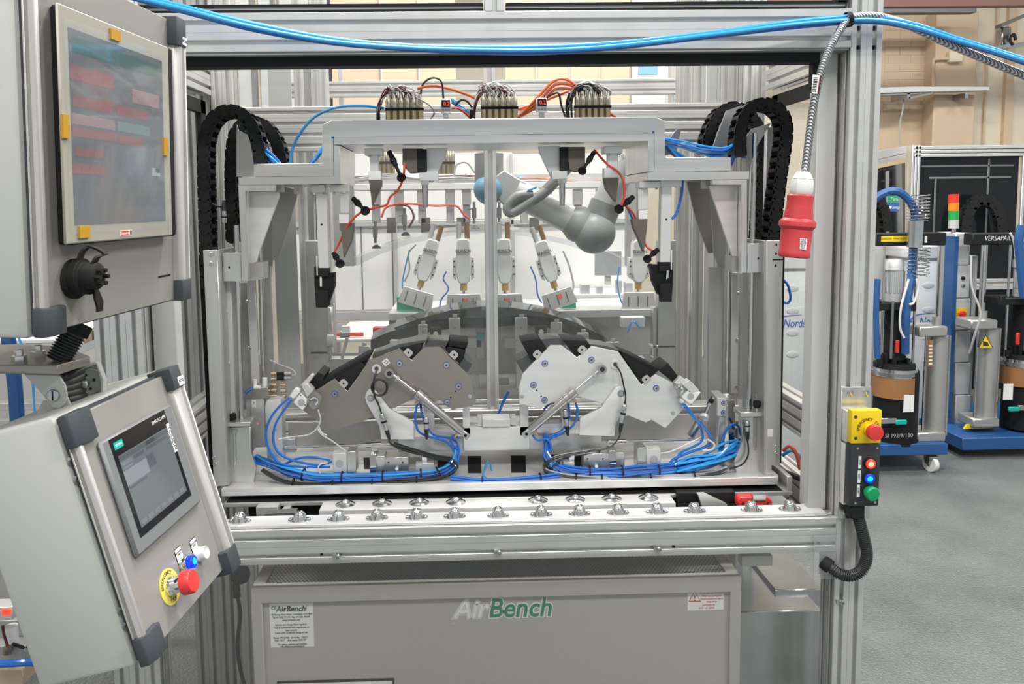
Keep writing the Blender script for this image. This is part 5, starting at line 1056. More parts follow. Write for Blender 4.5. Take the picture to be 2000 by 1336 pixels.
for i, (b_, x, y) in enumerate((('19 Grange Farm Road, Colchester CO2 8JW', 570, 1200), ('Tel 44 1206 791191  Fax 44 1206 791091', 569, 1205.5), ('www.airbench.com', 569, 1211), ('Service and change filters regularly.', 569, 1220), ('Test in accordance with regulations, at', 569, 1225.5), ('least annually', 569, 1231), ('Check with us before change of use', 569, 1236), ('Model  FP126784   Serial No  1365/21', 568, 1245.5), ('Year  2017     Elec supply 240V/50', 567, 1250.5), ('For spares, service and manuals', 571, 1258.5), ('visit airbench.com/support', 571, 1262.5))): small(b_, x, y, 5.6, sx=.82)
wl_ = B().pbox(1343, 1151.5, 1413.5, 1191.5, yl, .0005).build('warning_plate', 'white_label', ab)
for a, r in ((13, 'ink_red'), (10.2, 'white_label')):
    B().pp([(1357, 1167-a+.5), (1357+a*.95, 1167+a*.72-1), (1357-a*.95, 1167+a*.72-1)], yl-.0006-(.0003 if r != 'ink_red' else 0), .0003).build('triangle', r, wl_)
small('!', 1357, 1168.5, 17, 'ink_red', wl_, yl-.0012, bold=.0006)
for b_, x, y in (('Do not mesh any hot material', 1390, 1158.5), ('Which may cause ignition', 1390, 1164), ('Consult manufacturer before', 1390, 1169.5), ('change of use', 1390, 1175), ('CATEGORY 3D', 1384, 1182), ('DUST   NC 300500', 1380, 1187.5)): small(b_, x, y, 5.0, 'ink_red', wl_, sx=.8)
lg = B().pbox(884, 1217.5, 886, 1218.5, yl+.0003, .0002).build('logo', 'white_label', ab)
lx, ly = W(946, 1193, yl).x, W(946, 1193, yl).z
def logo(b_, x, y, off, m, Y, sh=.18): return text(b_, 57*s, W(x, y, Y), XU, ZU, lg, m, bold=off, shear=sh, sx=.93, align='LEFT')
logo('Air', 885, 1192, .0042, 'white_label', yl-.0002, .28); logo('Air', 885, 1192, .0020, 'bench_grey', yl-.0007, .28); logo('Air', 885, 1192, .0008, 'white_label', yl-.0012, .28)
logo('Bench', 953, 1190, .0046, 'white_label', yl-.0002); logo('Bench', 953, 1190, .0012, 'ink_green', yl-.0012)
B().pbox(541, 1329, 770, 1350, yl-.004, .004).build('filter_label', 'black_soft', ab); B().pbox(545, 1333, 766, 1350, yl-.0045, .001).build('filter_label', 'white_label', ab)
# galvanised duct behind the bench at the right
du = thing('sheet_duct', 'galvanised sheet metal duct box right of the bench', 'duct', (1.0, .6, 0))
YD = .20; dz = W(1525, 1193.5, YD).z; dx1 = W(1604, 1240, YD).x
B().box(W(1440, 1240, YD).x, dx1, YD, YD+.9, 0, dz).build('duct_box', 'zinc', du, bevel=.003)
B().box(dx1-.10, dx1+.05, YD+.10, YD+.95, 0, dz+.012).build('duct_flange', 'zinc', du, bevel=.003)
ft = tag(B().pbox(1449, 1086, 1509, 1106, .05, .04).build('cable_duct', 'panel_grey', bevel=.001), 'short grey cover box under right end of lower beam', 'cover box')
# dark legs and plug behind the lower left corner
lg2 = thing('under_frame', 'dark slotted extrusion leg behind left side of the bench', 'frame leg', W(425, 1330, .62))
post(lg2, W(386, 1336, .62).x, .62, 0, 2.45, nw=3, nd=2, cell=.042, name='leg', material='alu_matt')
drail(lg2, -1.05, .3, .62, .62, nw=1, nh=2, name='rail'); rail(lg2, -1.3, -.2, 1.1, .42, nh=2, nd=1, name='rail')
ic = thing('hanging_inlet', 'black round plug hanging from cable beside bench left corner', 'plug', W(475, 1140, .30))
B().lathe([(.012, 0), (.024, .010), (.027, .03), (.022, .045), (.012, .052)], W(455, 1122, .26), V((.9, -.3, .1)), 20).build('plug_body', 'rubber', ic); B().tube([W(463, 1160, .28), W(469, 1200, .28), W(464, 1260, .28), W(470, 1310, .28), W(480, 1345, .28)], .006, n=8).build('cord', 'black_cable', ic); B().cyl(W(461, 1140, .28), W(463, 1166, .28), .011, n=10).build('strain_relief', 'rubber', ic)
# ================================================================ push button station on the right post
YS = -.007
st = thing('mounting_plate', 'aluminium plate on right post carrying the push button boxes', 'mounting plate', W(1672, 1010, YS))
B().pp([(1644, 756), (1702, 755), (1699, 1013), (1636.5, 1014)], YS, .006).build('plate', 'alu_plate_up', st, bevel=.001)
for q in ((1661, 766), (1691.5, 766)): ring(st, q, YS, .0085, .005, .004, 'steel', 'cap_screw'); B().pp([(q[0], q[1]), (q[0]+5, q[1]+9), (q[0]+3, q[1]+9.5), (q[0]-1.5, q[1]+1)], YS-.0045, .0005).build('paint_mark', 'yellow', st)
ring(st, (1653.5, 1005), YS, .0085, .005, .004, 'steel', 'cap_screw')
es = thing('emergency_stop', 'yellow emergency stop box with red mushroom button on right post', 'emergency stop', W(1690, 866, YS))
def tbox(parent, name, m, r, Y0, Y1, bev=.003):     # box between two depths whose front face fills the pixels r
    return B().pbox(*r, Y1, Y0-Y1).build(name, m, parent, bevel=bev, seg=2)
tbox(es, 'back_box', 'white_block', (1654, 803, 1707, 865), YS, YS-.028); tbox(es, 'cover', 'yellow', (1663, 801.5, 1722, 866.5), YS-.026, YS-.050)
YE = YS-.050
cE = W(1698, 839, YE)
for k, ch in enumerate('EMERGENCY STOP'):
    an = PI*1.02-k*.245
    if ch != ' ': text(ch, .0105, cE+V((math.cos(an)*.0255-.003, -.0006, math.sin(an)*.0255+.001)), V((math.sin(an), 0, -math.cos(an))), V((math.cos(an), 0, math.sin(an))), es)
B().lathe([(.0165, 0), (.0165, .006), (.0125, .016)], cE, (0, -1, 0), 24).build('collar', 'yellow', es)
B().lathe([(.012, .014), (.0195, .018), (.0200, .030), (.0185, .0335), (.006, .035), (.0004, .035)], cE, (0, -1, 0), 28).build('mushroom', 'red', es)
for q in ((1671, 814.5), (1671, 856)): B().lathe([(.004, 0), (.004, .001)], W(*q, YE), (0, -1, 0), 12).build('cover_screw', 'ink', es)
pbx = thing('button_box', 'black push button box with red, blue and green buttons on right post', 'button box', W(1690, 990, YS))
tbox(pbx, 'back_box', 'white_block', (1648, 867, 1700, 986), YS, YS-.022); tbox(pbx, 'cover', 'cap_black' if 'cap_black' in M else mat('cap_black', (.03, .032, .036), .45).name, (1660, 867.5, 1718.5, 989.5), YS-.020, YS-.050, .004)
for q in ((1675, 876), (1713, 875), (1670.5, 982.5), (1709, 981)): B().lathe([(.0035, 0), (.0035, .001)], W(*q, YE), (0, -1, 0), 12).build('cover_screw', 'steel', pbx)
for (x, y), ring_m, core in (((1697, 904), 'led_red', 'led_red_core'), ((1695, 932.5), 'led_blue', 'led_blue_core')):
    B().lathe([(.0145, 0), (.0145, .006), (.0135, .008)], W(x, y, YE), (0, -1, 0), 24).build('button_bezel', 'black_soft', pbx)
    o = B().lathe([(.0122, .006), (.0122, .010), (.0105, .0115), (.0075, .0118)], W(x, y, YE), (0, -1, 0), 24).build('lit_button', ring_m, pbx); B().lathe([(.0072, .0118), (.0068, .0121)], W(x, y, YE), (0, -1, 0), 20).build('lens', core, o)
B().lathe([(.0135, 0), (.0180, .010), (.0190, .020), (.0160, .024), (.0004, .025)], W(1695, 959, YE), V((.12, -1, -.05)), 28).build('green_mushroom', 'green_btn', pbx)
for (x, y), b_ in (((1679.5, 903), 'STOP'), ((1678, 931), 'RESET'), ((1676.5, 958.5), 'START')):
    o = B().pbox(x-2.8, y-12, x+2.8, y+12, YE-.0005, .0005).build('button_label', 'white_label', pbx); text(b_, .0058, W(x, y, YE-.0009), -ZU, XU, o)
# corrugated conduit below the station
cc = thing('bent_conduit', 'black corrugated conduit bending under the button box', 'conduit', W(1665, 1133, -.04))
pts = smooth_path([W(1676, 1008, -.035), W(1682, 1030, -.036), W(1689, 1058, -.038), W(1693, 1085, -.04), W(1685, 1110, -.042), W(1665, 1124, -.042), W(1640, 1121, -.036), W(1622, 1108, -.02)], 10)
B().tube(pts, .0125, n=14, sm=0).build('core', 'conduit', cc)
L = [0]
for i in range(1, len(pts)): L.append(L[-1]+(pts[i]-pts[i-1]).length)
k = 0.
while k < L[-1]-.004:
    i = max(j for j in range(len(L)) if L[j] <= k); p = pts[i].lerp(pts[min(i+1, len(pts)-1)], (k-L[i])/max(L[min(i+1, len(L)-1)]-L[i], 1e-6)); d = (pts[min(i+1, len(pts)-1)]-pts[max(i-1, 0)]).normalized()
    B().lathe([(.0122, -.0022), (.0152, -.0012), (.0152, .0012), (.0122, .0022)], p, d, 14).build('corrugation', 'conduit', cc); k += .0052
B().box(W(1661, 1000, -.05).x, W(1689, 1000, -.05).x, -.052, -.015, W(1675, 1013, -.05).z, W(1675, 986, -.05).z).build('gland', 'black_soft', cc, bevel=.003)
B().cyl(pts[-1], W(1607, 1096, -.005), .0185, n=18).build('gland', 'rubber', cc)
tag(B().pp([(1602, 1079), (1634, 1078), (1633, 1122), (1602, 1122)], .0, .006).build('conduit_plate', 'alu_matt'), 'grey plate under right end of lower beam holding the conduit', 'plate')
# ================================================================ blue hoses and braided lead over the top beam
hb = thing('overhead_hoses', 'bright blue hoses sagging across the top beam', 'hose bundle', W(960, 98, -.05))
base = [(-260, -190, -.18), (-60, -112, -.18), (110, -52, -.17), (255, -8, -.16), (360, 19, -.15), (500, 53, -.13), (650, 79, -.11), (800, 93, -.10), (930, 98, -.10), (1060, 97, -.10), (1200, 88, -.09), (1400, 67, -.07), (1550, 48, -.055), (1655, 38, -.045), (1720, 38, -.045), (1790, 52, -.04), (1870, 78, -.03), (1950, 103, -.02), (2060, 140, 0)]
for k, (dy, dd, m, r) in enumerate(((-4.5, 0, 'blue_light', .0055), (1, -.010, 'blue_light', .0052), (5, .004, 'blue_tube', .0052), (0, .014, 'blue_light', .0050))):
    B().tube([W(x, y+dy+1.5*math.sin(x*.011+k), Y+dd) for x, y, Y in base], r, n=10, sm=6).build('hose', m, hb)
tie = B().lathe([(.017, -.005), (.0185, -.005), (.0185, .005), (.017, .005)], W(1657, 38, -.045), V((1, 0, .2)), 16, cap=False).build('cable_tie', 'black', hb); B().tube([W(1655, 50, -.06), W(1652, 52, -.062), W(1668, 44, -.06)], .0022, n=5).build('tie_tail', 'black', hb)
def braid(name, thick=.011):
    if 'braid' not in M:
        m = mat('braid', (.50, .51, .52), .3, .85); nt = m.node_tree; b = nt.nodes['Principled BSDF']; tc = nt.nodes.new('ShaderNodeTexCoord')
        w1 = nt.nodes.new('ShaderNodeTexWave'); w1.bands_direction = 'DIAGONAL'; w1.inputs['Scale'].default_value = 70; w1.inputs['Distortion'].default_value = 1.5
        nt.links.new(tc.outputs['Object'], w1.inputs['Vector']); r = nt.nodes.new('ShaderNodeValToRGB'); r.color_ramp.elements[0].color = (.16, .16, .17, 1); r.color_ramp.elements[1].color = (.75, .75, .76, 1); nt.links.new(w1.outputs['Fac'], r.inputs[0]); nt.links.new(r.outputs[0], b.inputs['Base Color'])
        bp = nt.nodes.new('ShaderNodeBump'); bp.inputs['Distance'].default_value = .002; nt.links.new(w1.outputs['Fac'], bp.inputs['Height']); nt.links.new(bp.outputs[0], b.inputs['Normal'])
bt_ = braid('b')
pw = thing('power_plug', 'red five pole power plug hanging on a braided lead', 'plug', W(1550, 500, -.075))
drop = [(1654, 40, -.05), (1640, 60, -.06), (1622, 92, -.068), (1605, 135, -.072), (1594, 180, -.074), (1586, 225, -.075), (1579, 280, -.075), (1573, 330, -.075), (1571, 345, -.075)]
B().tube([W(*p) for p in drop], .0098, n=12, sm=6).build('braided_lead', 'braid', pw)
B().tube([W(*p) for p in [(1654, 36, -.05), (1690, 31, -.045), (1725, 34, -.04), (1775, 50, -.03), (1840, 80, -.02), (1900, 106, -.01), (2060, 172, .02)]], .0098, n=12, sm=6).build('braided_lead', 'braid', pw)
tg = B().pp([(1587, 146), (1604.5, 147), (1600, 184), (1585, 182)], -.088, .0004).build('lead_tag', 'white_label', pw); B().pp([(1601.5, 147), (1604.5, 147), (1600, 184), (1596.5, 183.5)], -.0886, .0004).build('tag_stripe', 'maroon_cable', tg)
for k in range(9): B().pp([(1589.5-k*.35, 151+k*3.2), (1597-k*.35, 151.5+k*3.2), (1597-k*.4, 151.5+k*3.2+1.3+k % 3*.4), (1589.5-k*.4, 151+k*3.2+1.3+k % 3*.4)], -.0886, .0003).build('tag_bar', 'ink', tg)
A0, A1 = W(1569, 336, -.075), W(1550, 503, -.075); ax = (A1-A0); Lp = ax.length; u_ = Lp/168
def pr_(lst): return [(r*u_, h*u_) for r, h in lst]
B().lathe(pr_([(12, 0), (15, 4), (19, 12), (20, 14)]), A0, ax, 20).build('gland_nut', 'white', pw); B().lathe(pr_([(19, 13), (22.5, 18), (23.5, 36), (21.5, 45)]), A0, ax, 8).build('gland_nut', 'white', pw, bevel=.001)
B().lathe(pr_([(22, 44), (25, 47), (24, 62), (24.5, 66), (27.5, 90)]), A0, ax, 28).build('sleeve', 'red_plug', pw); B().lathe(pr_([(27, 90), (34.5, 97), (34.5, 106), (29, 113)]), A0, ax, 32).build('collar', 'red_plug', pw, bevel=.001)
B().lathe(pr_([(29, 112), (29.5, 118), (28.5, 155), (29.5, 157), (29.5, 166), (26, 168)]), A0, ax, 32).build('shroud', 'red_plug', pw, bevel=.0006); B().obox(W(1571, 398, -.105), V((.004, 0, 0)), V((0, .01, 0)), V((0, 0, -.012))).build('key_rib', 'red_plug', pw)
rl = B().pp([(1562.5, 465), (1577, 466.5), (1574.5, 488), (1562, 486.5)], -.1125, .0006).build('rating_label', 'white_label', pw)
for k, b_ in enumerate(('16A-6h', '200/346', '240/415V', '3P+N', 'IP44')): text(b_, .005, W(1569.5-k*.3, 468.5+k*4, -.1130), XU, ZU, rl, sx=.8)
# ================================================================ beyond the right post: pail pumps, cabinets, glazed cell
def vcyl(p, name, m, x, y0, y1, r, Y, n=20, prof=None):
    s = mpp(Y); a, b = W(x, y1, Y), W(x, y0, Y); b = V((a.x, a.y, b.z))
    return B().lathe([(r*s, 0), (r*s, (b-a).length)] if prof is None else [(q*s, h*(b-a).length) for q, h in prof], a, ZU, n).build(name, m, p)
def unit(tag_, label, ox, oy, k, Y, second):
    """pail pump stand; ox, oy, k place the drawing (pixels of the nearer unit) in the picture"""
    X = lambda x: ox+(x-1745)*k*(-1 if second else 1); Yp = lambda y: oy+(y-700)*k
    t = thing('pail_pump', label, 'pump stand', W(X(1760), Yp(862), Y), 'pail pump stands')
    def box(n, m, r, d, dep, bev=.003): return B().pbox(X(r[0]), Yp(r[1]), X(r[2]), Yp(r[3]), Y+d, dep).build(n, m, t, bevel=bev)
    def cy(nm, m, x, y0, y1, r, d=0, **kw):
        kw['prof'] = [(q*k, h) for q, h in kw['prof']] if kw.get('prof') else None
        return vcyl(t, nm, m, X(x), Yp(y0), Yp(y1), r*k, Y+d, **kw)
    dm = cy('drum', 'black', 1746, 722, 858, 41, n=32)
    cy('foil_collar', 'chrome', 1746, 716, 762, 42, n=32); cy('tape_band', 'tape_brown', 1746, 731, 771, 42.6, n=32); cy('drum_rim', 'zinc', 1746, 722, 729, 43.2, n=32); cy('drum_foot', 'black', 1746, 850, 860, 42.5, n=32)
    cy('follower_plate', 'black_soft', 1746, 708, 722, 38, n=24)
    rnd = random.Random(4)
    for q in range(7): xx = 1718+q*9; box('fitting', 'black_soft', (xx, 694+rnd.uniform(-4, 8), xx+7, 716), -.06+.02*(q % 3), .04, .002)
    box('drum_label', 'white_label', (1765, 772, 1785, 805), -.135*k, .002, 0)
    box('toggle_clamp', 'steel', (1722, 817, 1752, 828), -.15*k, .03); box('clamp_handle', 'teal', (1750, 821, 1772, 830), -.155*k, .02, .004)
    if not second: text('SI 192/9/180', 11*mpp(Y), W(X(1756), Yp(851), Y-.135), XU, ZU, t, 'grey_cable')
    cy('pump_tube', 'black_soft', 1746, 600, 700, 20, n=20)
    box('red_lever', 'red', (1750, 665, 1757, 690), -.08, .015)
    cy('motor', 'cabinet_grey', 1745, 525, 575, 17.5)
    for q in range(9): an = PI+q*PI/8; p = W(X(1745), Yp(570), Y)+V((math.cos(an)*18*k*mpp(Y), math.sin(an)*18*k*mpp(Y), 0)); B().cyl(p, p+V((0, 0, 42*k*mpp(Y))), 1.6*k*mpp(Y), n=6).build('motor_fin', 'cabinet_grey', t)
    cy('motor_cap', 'robot_silver', 1745, 505, 527, 18, prof=[(18.5, 0), (18.5, .65), (15, .95), (4, 1)]); cy('motor_base', 'cabinet_grey', 1745, 574, 592, 19)
    box('cross_plate', 'black_soft', (1712, 592, 1790, 606), -.10, .2); box('plate_knuckle', 'black_soft', (1780, 588, 1790, 608), -.12, .03); box('plate_knuckle', 'black_soft', (1713, 588, 1722, 608), -.12, .03)
    for xx in (1719, 1782): cy('guide_rod', 'steel', xx, 480, 716, 2.6, d=-.04)
    cy('screw_rod', 'steel_dark', 1740, 588, 700, 2.5, d=-.12)
    cb = box('crossbar', 'black_soft', (1711, 455, 1849, 480), -.02, .10, .006)
    if second:
        text('VERSAPAIL', 15*k*mpp(Y), W(X(1797), Yp(466.5), Y-.0215), XU, ZU, cb, 'white_label', shear=.2, sx=.8)
        B().pbox(X(1740), Yp(460), X(1756), Yp(474), Y-.0212, .001).build('warning_label', 'yellow', cb)
    else:
        B().pbox(X(1721), Yp(461), X(1771), Yp(472), Y-.0212, .001).build('warning_label', 'yellow', cb); text('DANGER  PINCH POINT', 6*mpp(Y), W(X(1750), Yp(466.5), Y-.0218), XU, ZU, cb); B().pbox(X(1806), Yp(461), X(1811), Yp(474), Y-.0212, .001).build('warning_label', 'white_label', cb)
    cy('lift_rod', 'steel', 1832, 480, 640, 6.2); cy('rod_seal', 'cyl_grey', 1829, 618, 640, 8.5)
    cy('lift_cylinder', 'cyl_grey', 1824, 655, 855, 20, n=28)
    box('cylinder_cap', 'cyl_grey', (1796, 638, 1852, 658), -.085, .17, .008); box('cylinder_foot', 'cyl_grey', (1792, 845, 1848, 864), -.085, .17, .008)
    for xx in (1801, 1847): cy('tie_rod', 'steel', xx, 655, 850, 2.4, d=-.05)
    if second:
        sg = B().pp([(X(1822), Yp(668)), (X(1838), Yp(697)), (X(1806), Yp(697))], Y-.083*k, .001).build('warning_sign', 'ink', t); B().pp([(X(1822), Yp(671)), (X(1835.5), Yp(695.5)), (X(1808.5), Yp(695.5))], Y-.0836*k, .0006).build('sign_field', 'yellow', sg); B().pp([(X(1815), Yp(692)), (X(1818), Yp(684)), (X(1828), Yp(682)), (X(1828), Yp(692))], Y-.0842*k, .0006).build('sign_hand', 'ink', sg)
    else:
        lb_ = box('warning_strip', 'tape_brown', (1813, 664, 1822, 716), -.07*k, .001, 0)
        for q in range(6): B().pbox(X(1814), Yp(674+q*7), X(1821), Yp(677+q*7), Y-.0708*k, .0006).build('strip_line', 'white_label', lb_)
        cy('spring_sleeve', 'zinc', 1786, 431, 483, 14.5, d=-.09, n=24)
        for nm, y0, y1 in (('upper', 381, 431), ('lower', 484, 540)):
            s = mpp(Y); n = 8; c = W(X(1793), Yp(y1), Y-.09); H = (y1-y0)*s
            B().tube([c+V((19*s*math.cos(a), 19*s*math.sin(a), H*a/(2*PI*n))) for a in [i*PI/6 for i in range(n*12+1)]], 1.1*s, n=5, sm=0).build('spring', 'chrome', t)
    return t
unit('a', 'pail pump stand with brown taped drum and springs nearest the right post', 1745, 700, 1.0, 2.75, False)
unit('b', 'pail pump stand with yellow triangle sign at right edge of view', 1997, 683, .93, 3.05, True)
u2 = None
hose('pump_hose', 'thick blue sleeved hose arching over nearer pail pump and through springs', 'hose', [(1705, 392, 2.7), (1725, 378, 2.68), (1748, 373, 2.66), (1770, 385, 2.66), (1785, 410, 2.66), (1786, 440, 2.66), (1783, 490, 2.66), (1781, 530, 2.66), (1774, 580, 2.64), (1769, 630, 2.64), (1768, 690, 2.66)], .024, 'blue_paint')
hose('pump_hose', 'thick blue sleeved hose at right edge of view', 'hose', [(1996, 440, 2.9), (1990, 470, 2.9), (1994, 520, 2.9), (2000, 580, 2.9)], .026, 'blue_paint')
hose('pump_hose', 'dark blue hose hanging beside the right post', 'hose', [(1714, 545, 2.6), (1711, 600, 2.6), (1712, 660, 2.6), (1714, 700, 2.6)], .018, 'blue_paint')
for i, (lab, q) in enumerate((('pale cable beside lower spring of nearer pump', [(1790, 545, 2.6), (1793, 565, 2.6), (1785, 590, 2.6), (1776, 595, 2.6)]), ('thin white cable along blue hose of nearer pump', [(1775, 545, 2.6), (1760, 600, 2.6), (1758, 640, 2.6), (1766, 660, 2.6)]), ('grey cable hanging from cabinet tower to second pump', [(1897, 500, 3.0), (1898, 560, 2.95), (1915, 610, 2.9), (1905, 650, 2.9), (1893, 690, 2.95)]), ('pale cable beside right edge pump', [(1973, 455, 2.95), (1980, 470, 2.95), (1984, 500, 2.95)]))):
    hose('lead', lab, 'cable', q, .007, ['white_cable', 'white_cable', 'grey_cable', 'white_cable'][i])
# blue trolleys
tr = thing('pump_trolley', 'blue trolley on white castors carrying the nearer pail pump', 'trolley', WZ(1815, 930, 0), 'blue pump trolleys')
Yt = 2.62; zt2 = W(1780, 868, Yt).z
B().box(W(1640, 870, Yt).x, W(1852, 870, Yt).x, Yt, Yt+.75, zt2-.07, zt2).build('deck', 'blue_paint', tr, bevel=.004)
def castor(par, x, y, Y, s=1.):
    c = W(x, y, Y); r = c.z if c.z > .03 else .05; c = V((c.x, Y, r))
    w = B().lathe([(r*.35, -.016), (r, -.016), (r, .016), (r*.35, .016)], c, (1, .3, 0), 22).build('castor_wheel', 'white', par, bevel=.002); B().cyl(c-V((.022, .006, 0)), c+V((.022, .006, 0)), r*.22, n=10).build('axle', 'steel', w)
    B().box(c.x-.03, c.x+.03, Y-.03, Y+.03, r*1.75, r*2.1).build('castor_plate', 'zinc', par)
    for q in (-1, 1): B().prism([c+V((q*.024, -.02, 0)), c+V((q*.024, .02, 0)), c+V((q*.024, .035, r)), c+V((q*.024, -.035, r))], (q*.004, 0, 0)).build('castor_fork', 'zinc', par)
castor(tr, 1818, 912, 2.66); castor(tr, 1852, 885, 3.25); castor(tr, 1640, 915, 2.66); castor(tr, 1660, 885, 3.25)
tr2 = thing('pump_trolley', 'blue trolley carrying the pail pump at right edge', 'trolley', WZ(1950, 890, 0), 'blue pump trolleys')
Yt2 = 3.05
B().box(W(1846, 850, Yt2).x, W(2090, 850, Yt2).x, Yt2-.18, Yt2+.7, W(1920, 862, Yt2).z, W(1920, 839, Yt2).z).build('deck', 'blue_paint', tr2, bevel=.004)
castor(tr2, 1885, 870, Yt2); castor(tr2, 2060, 870, Yt2); castor(tr2, 1885, 850, Yt2+.5); castor(tr2, 2060, 850, Yt2+.5)
tag(B().pp([(1884, 838), (1938, 836), (1940, 829), (1890, 830)], 3.0, .02).build('floor_plate', 'yellow'), 'yellow plate under second lift cylinder', 'plate')
# melt cabinets with a switch tower
def cabinet(label, x0, x1, y0, y1, Y, logo, blue):
    t = thing('melt_cabinet', label, 'cabinet', W((x0+x1)/2, y1, Y+.3), 'grey melt cabinets')
    B().pbox(x0, y0+22, x1, y1, Y, .5).build('body', 'tower_grey', t, bevel=.012, seg=2)
    s = mpp(Y); B().prism([W(x0, y0+26, Y), W(x0+4, y0+6, Y), W(x0+14, y0, Y), W(x1-14, y0, Y), W(x1-4, y0+6, Y), W(x1, y0+26, Y)], (0, .5, 0)).build('hood', 'robot_silver', t, bevel=.008)
    B().pbox(x0, y0+24, x1, y0+29, Y-.004, .01).build('hood_gap', 'steel_dark', t)
    for yy in logo[2]: c_ = W(logo[0]-2, yy, Y); B().prism([c_+V((.042*math.cos(q), .001, .021*math.sin(q))) for q in [2*PI*i/20 for i in range(20)]], (0, -.006, 0)).build('grip_dimple', 'tower_grey', t, bevel=.003, seg=2)
    text('Nordson', 24*s, W(logo[0]+10, logo[1], Y-.002), XU, ZU, t, 'ink_blue', shear=.25, sx=.72, bold=.0008)
    B().tube([W(logo[0]-36, logo[1]+6, Y-.002), W(logo[0]-34, logo[1]-6, Y-.002), W(logo[0]-20, logo[1]-14, Y-.002), W(logo[0]+16, logo[1]-17, Y-.002)], .006, n=5, radii=lambda q: .008*(1-q)+.001).build('logo_swoosh', 'ink_blue', t)
    if blue: B().pbox(x1, y0-12, x1+13, y1+6, Y-.02, .55).build('side_panel', 'blue_paint', t)
    return t
cabinet('grey cabinet with blue lettering behind nearer pail pump', 1779, 1849, 480, 852, 3.35, (1815, 628, (557, 605, 660, 705)), True)
cabinet('grey cabinet with blue lettering seen through the side window', 1500, 1618, 500, 925, 2.9, (1550, 632, (563, 607, 650, 692)), False)
tw = thing('switch_tower', 'tall grey tower with red rotary switch and signal light', 'switch tower', W(1880, 835, 3.2))
YT_ = 3.2
for y0, y1 in ((455, 517), (518, 582), (583, 645), (646, 708), (709, 771), (772, 834)): B().pbox(1866, y0, 1895, y1, YT_, .22).build('tower_module', 'tower_grey', tw, bevel=.006)
xt = W(1866, 600, YT_).x; B().box(xt-.030, xt-.002, YT_-.01, YT_+.6, W(1866, 838, YT_).z, W(1866, 462, YT_).z).build('side_panel', 'blue_paint', tw)
B().pbox(1864, 515, 1892, 518, YT_-.001, .02).build('joint', 'cabinet_grey', tw)
B().pbox(1894, 500, 1902, 840, YT_+.01, .2).build('tower_back', 'cabinet_grey', tw)
for y, m in ((543, 'black_soft'), (557, 'steel')): B().lathe([(.012, 0), (.012, .012), (.008, .014)], W(1880, y, YT_), (0, -1, 0), 16).build('selector', m, tw)
B().pbox(1868, 602, 1889, 624, YT_-.003, .004).build('switch_plate', 'yellow', tw); B().lathe([(.022, 0), (.020, .016), (.004, .017)], W(1879, 613, YT_-.003), (0, -1, 0), 20).build('rotary_switch', 'red', tw); B().obox(W(1871, 614, YT_-.024), V((.034, 0, 0)), V((0, .006, 0)), V((0, 0, .008))).build('switch_grip', 'red', tw)
for y in (570, 633): B().pbox(1876, y-6, 1884, y+6, YT_-.002, .003).build('badge', 'robot_silver', tw)
sl = thing('signal_light', 'red, amber and green stack light on the switch tower', 'signal light', W(1862, 450, YT_+.05))
mat('lens_red', (.75, .05, .03), .2); mat('lens_amber', (.85, .26, .02), .2); mat('lens_green', (.02, .38, .08), .2)
for nm, m, y0, y1 in (('cap', 'black', 375, 379), ('red_lens', 'lens_red', 379, 396), ('amber_lens', 'lens_amber', 396, 412), ('green_lens', 'lens_green', 412, 429), ('base', 'robot_silver', 429, 446), ('pole', 'steel', 446, 456)): vcyl(sl, nm, m, 1862, y0, y1, 9.5 if nm != 'pole' else 4, YT_+.05)
# glazed cell further back
ce = thing('glazed_cell', 'aluminium framed cell with dark windows behind the pumps', 'machine frame', W(1870, 760, 4.2))
YC2 = 4.1; s = mpp(YC2)
def cbar(r, d=0, t=.08, m='alu', n='beam'): return B().pbox(*r, YC2+d, t).build(n, m, ce, bevel=.003)
for a, b in ((284, 290.5), (292, 298), (299.5, 305.5)): cbar((1787, a, 2060, b), 0, .08)
cbar((1787, 284, 2060, 305), .012, .06, 'panel_dark', 'beam_web')
for a, b in ((1771.5, 1776), (1777.5, 1782), (1783.5, 1788)): cbar((a, 284, b, 870), 0, .08, n='post')
cbar((1772, 284, 1788, 870), .012, .06, 'panel_dark', 'post_web')
for a, b in ((1985, 1991), (1993, 2000)): cbar((a, 305, b, 870), 0, .08, n='post')
mat('dark_window', (.010, .011, .012), .12, spec=.3)
cbar((1788, 306, 1985, 545), .03, .01, 'dark_window', 'dark_window')
for a, b in ((545, 552), (554, 566)): cbar((1788, a, 2060, b), 0, .08)
cbar((1788, 566, 2060, 760), .03, .01, 'dark_window', 'dark_window')
for k, (x0, y0, x1, y1) in enumerate(((1800, 322, 1980, 326), (1815, 345, 1975, 349), (1925, 310, 1929, 540), (1822, 350, 1826, 540))): cbar((x0, y0, x1, y1), .024, .004, 'steel_dark', 'inner_bar')
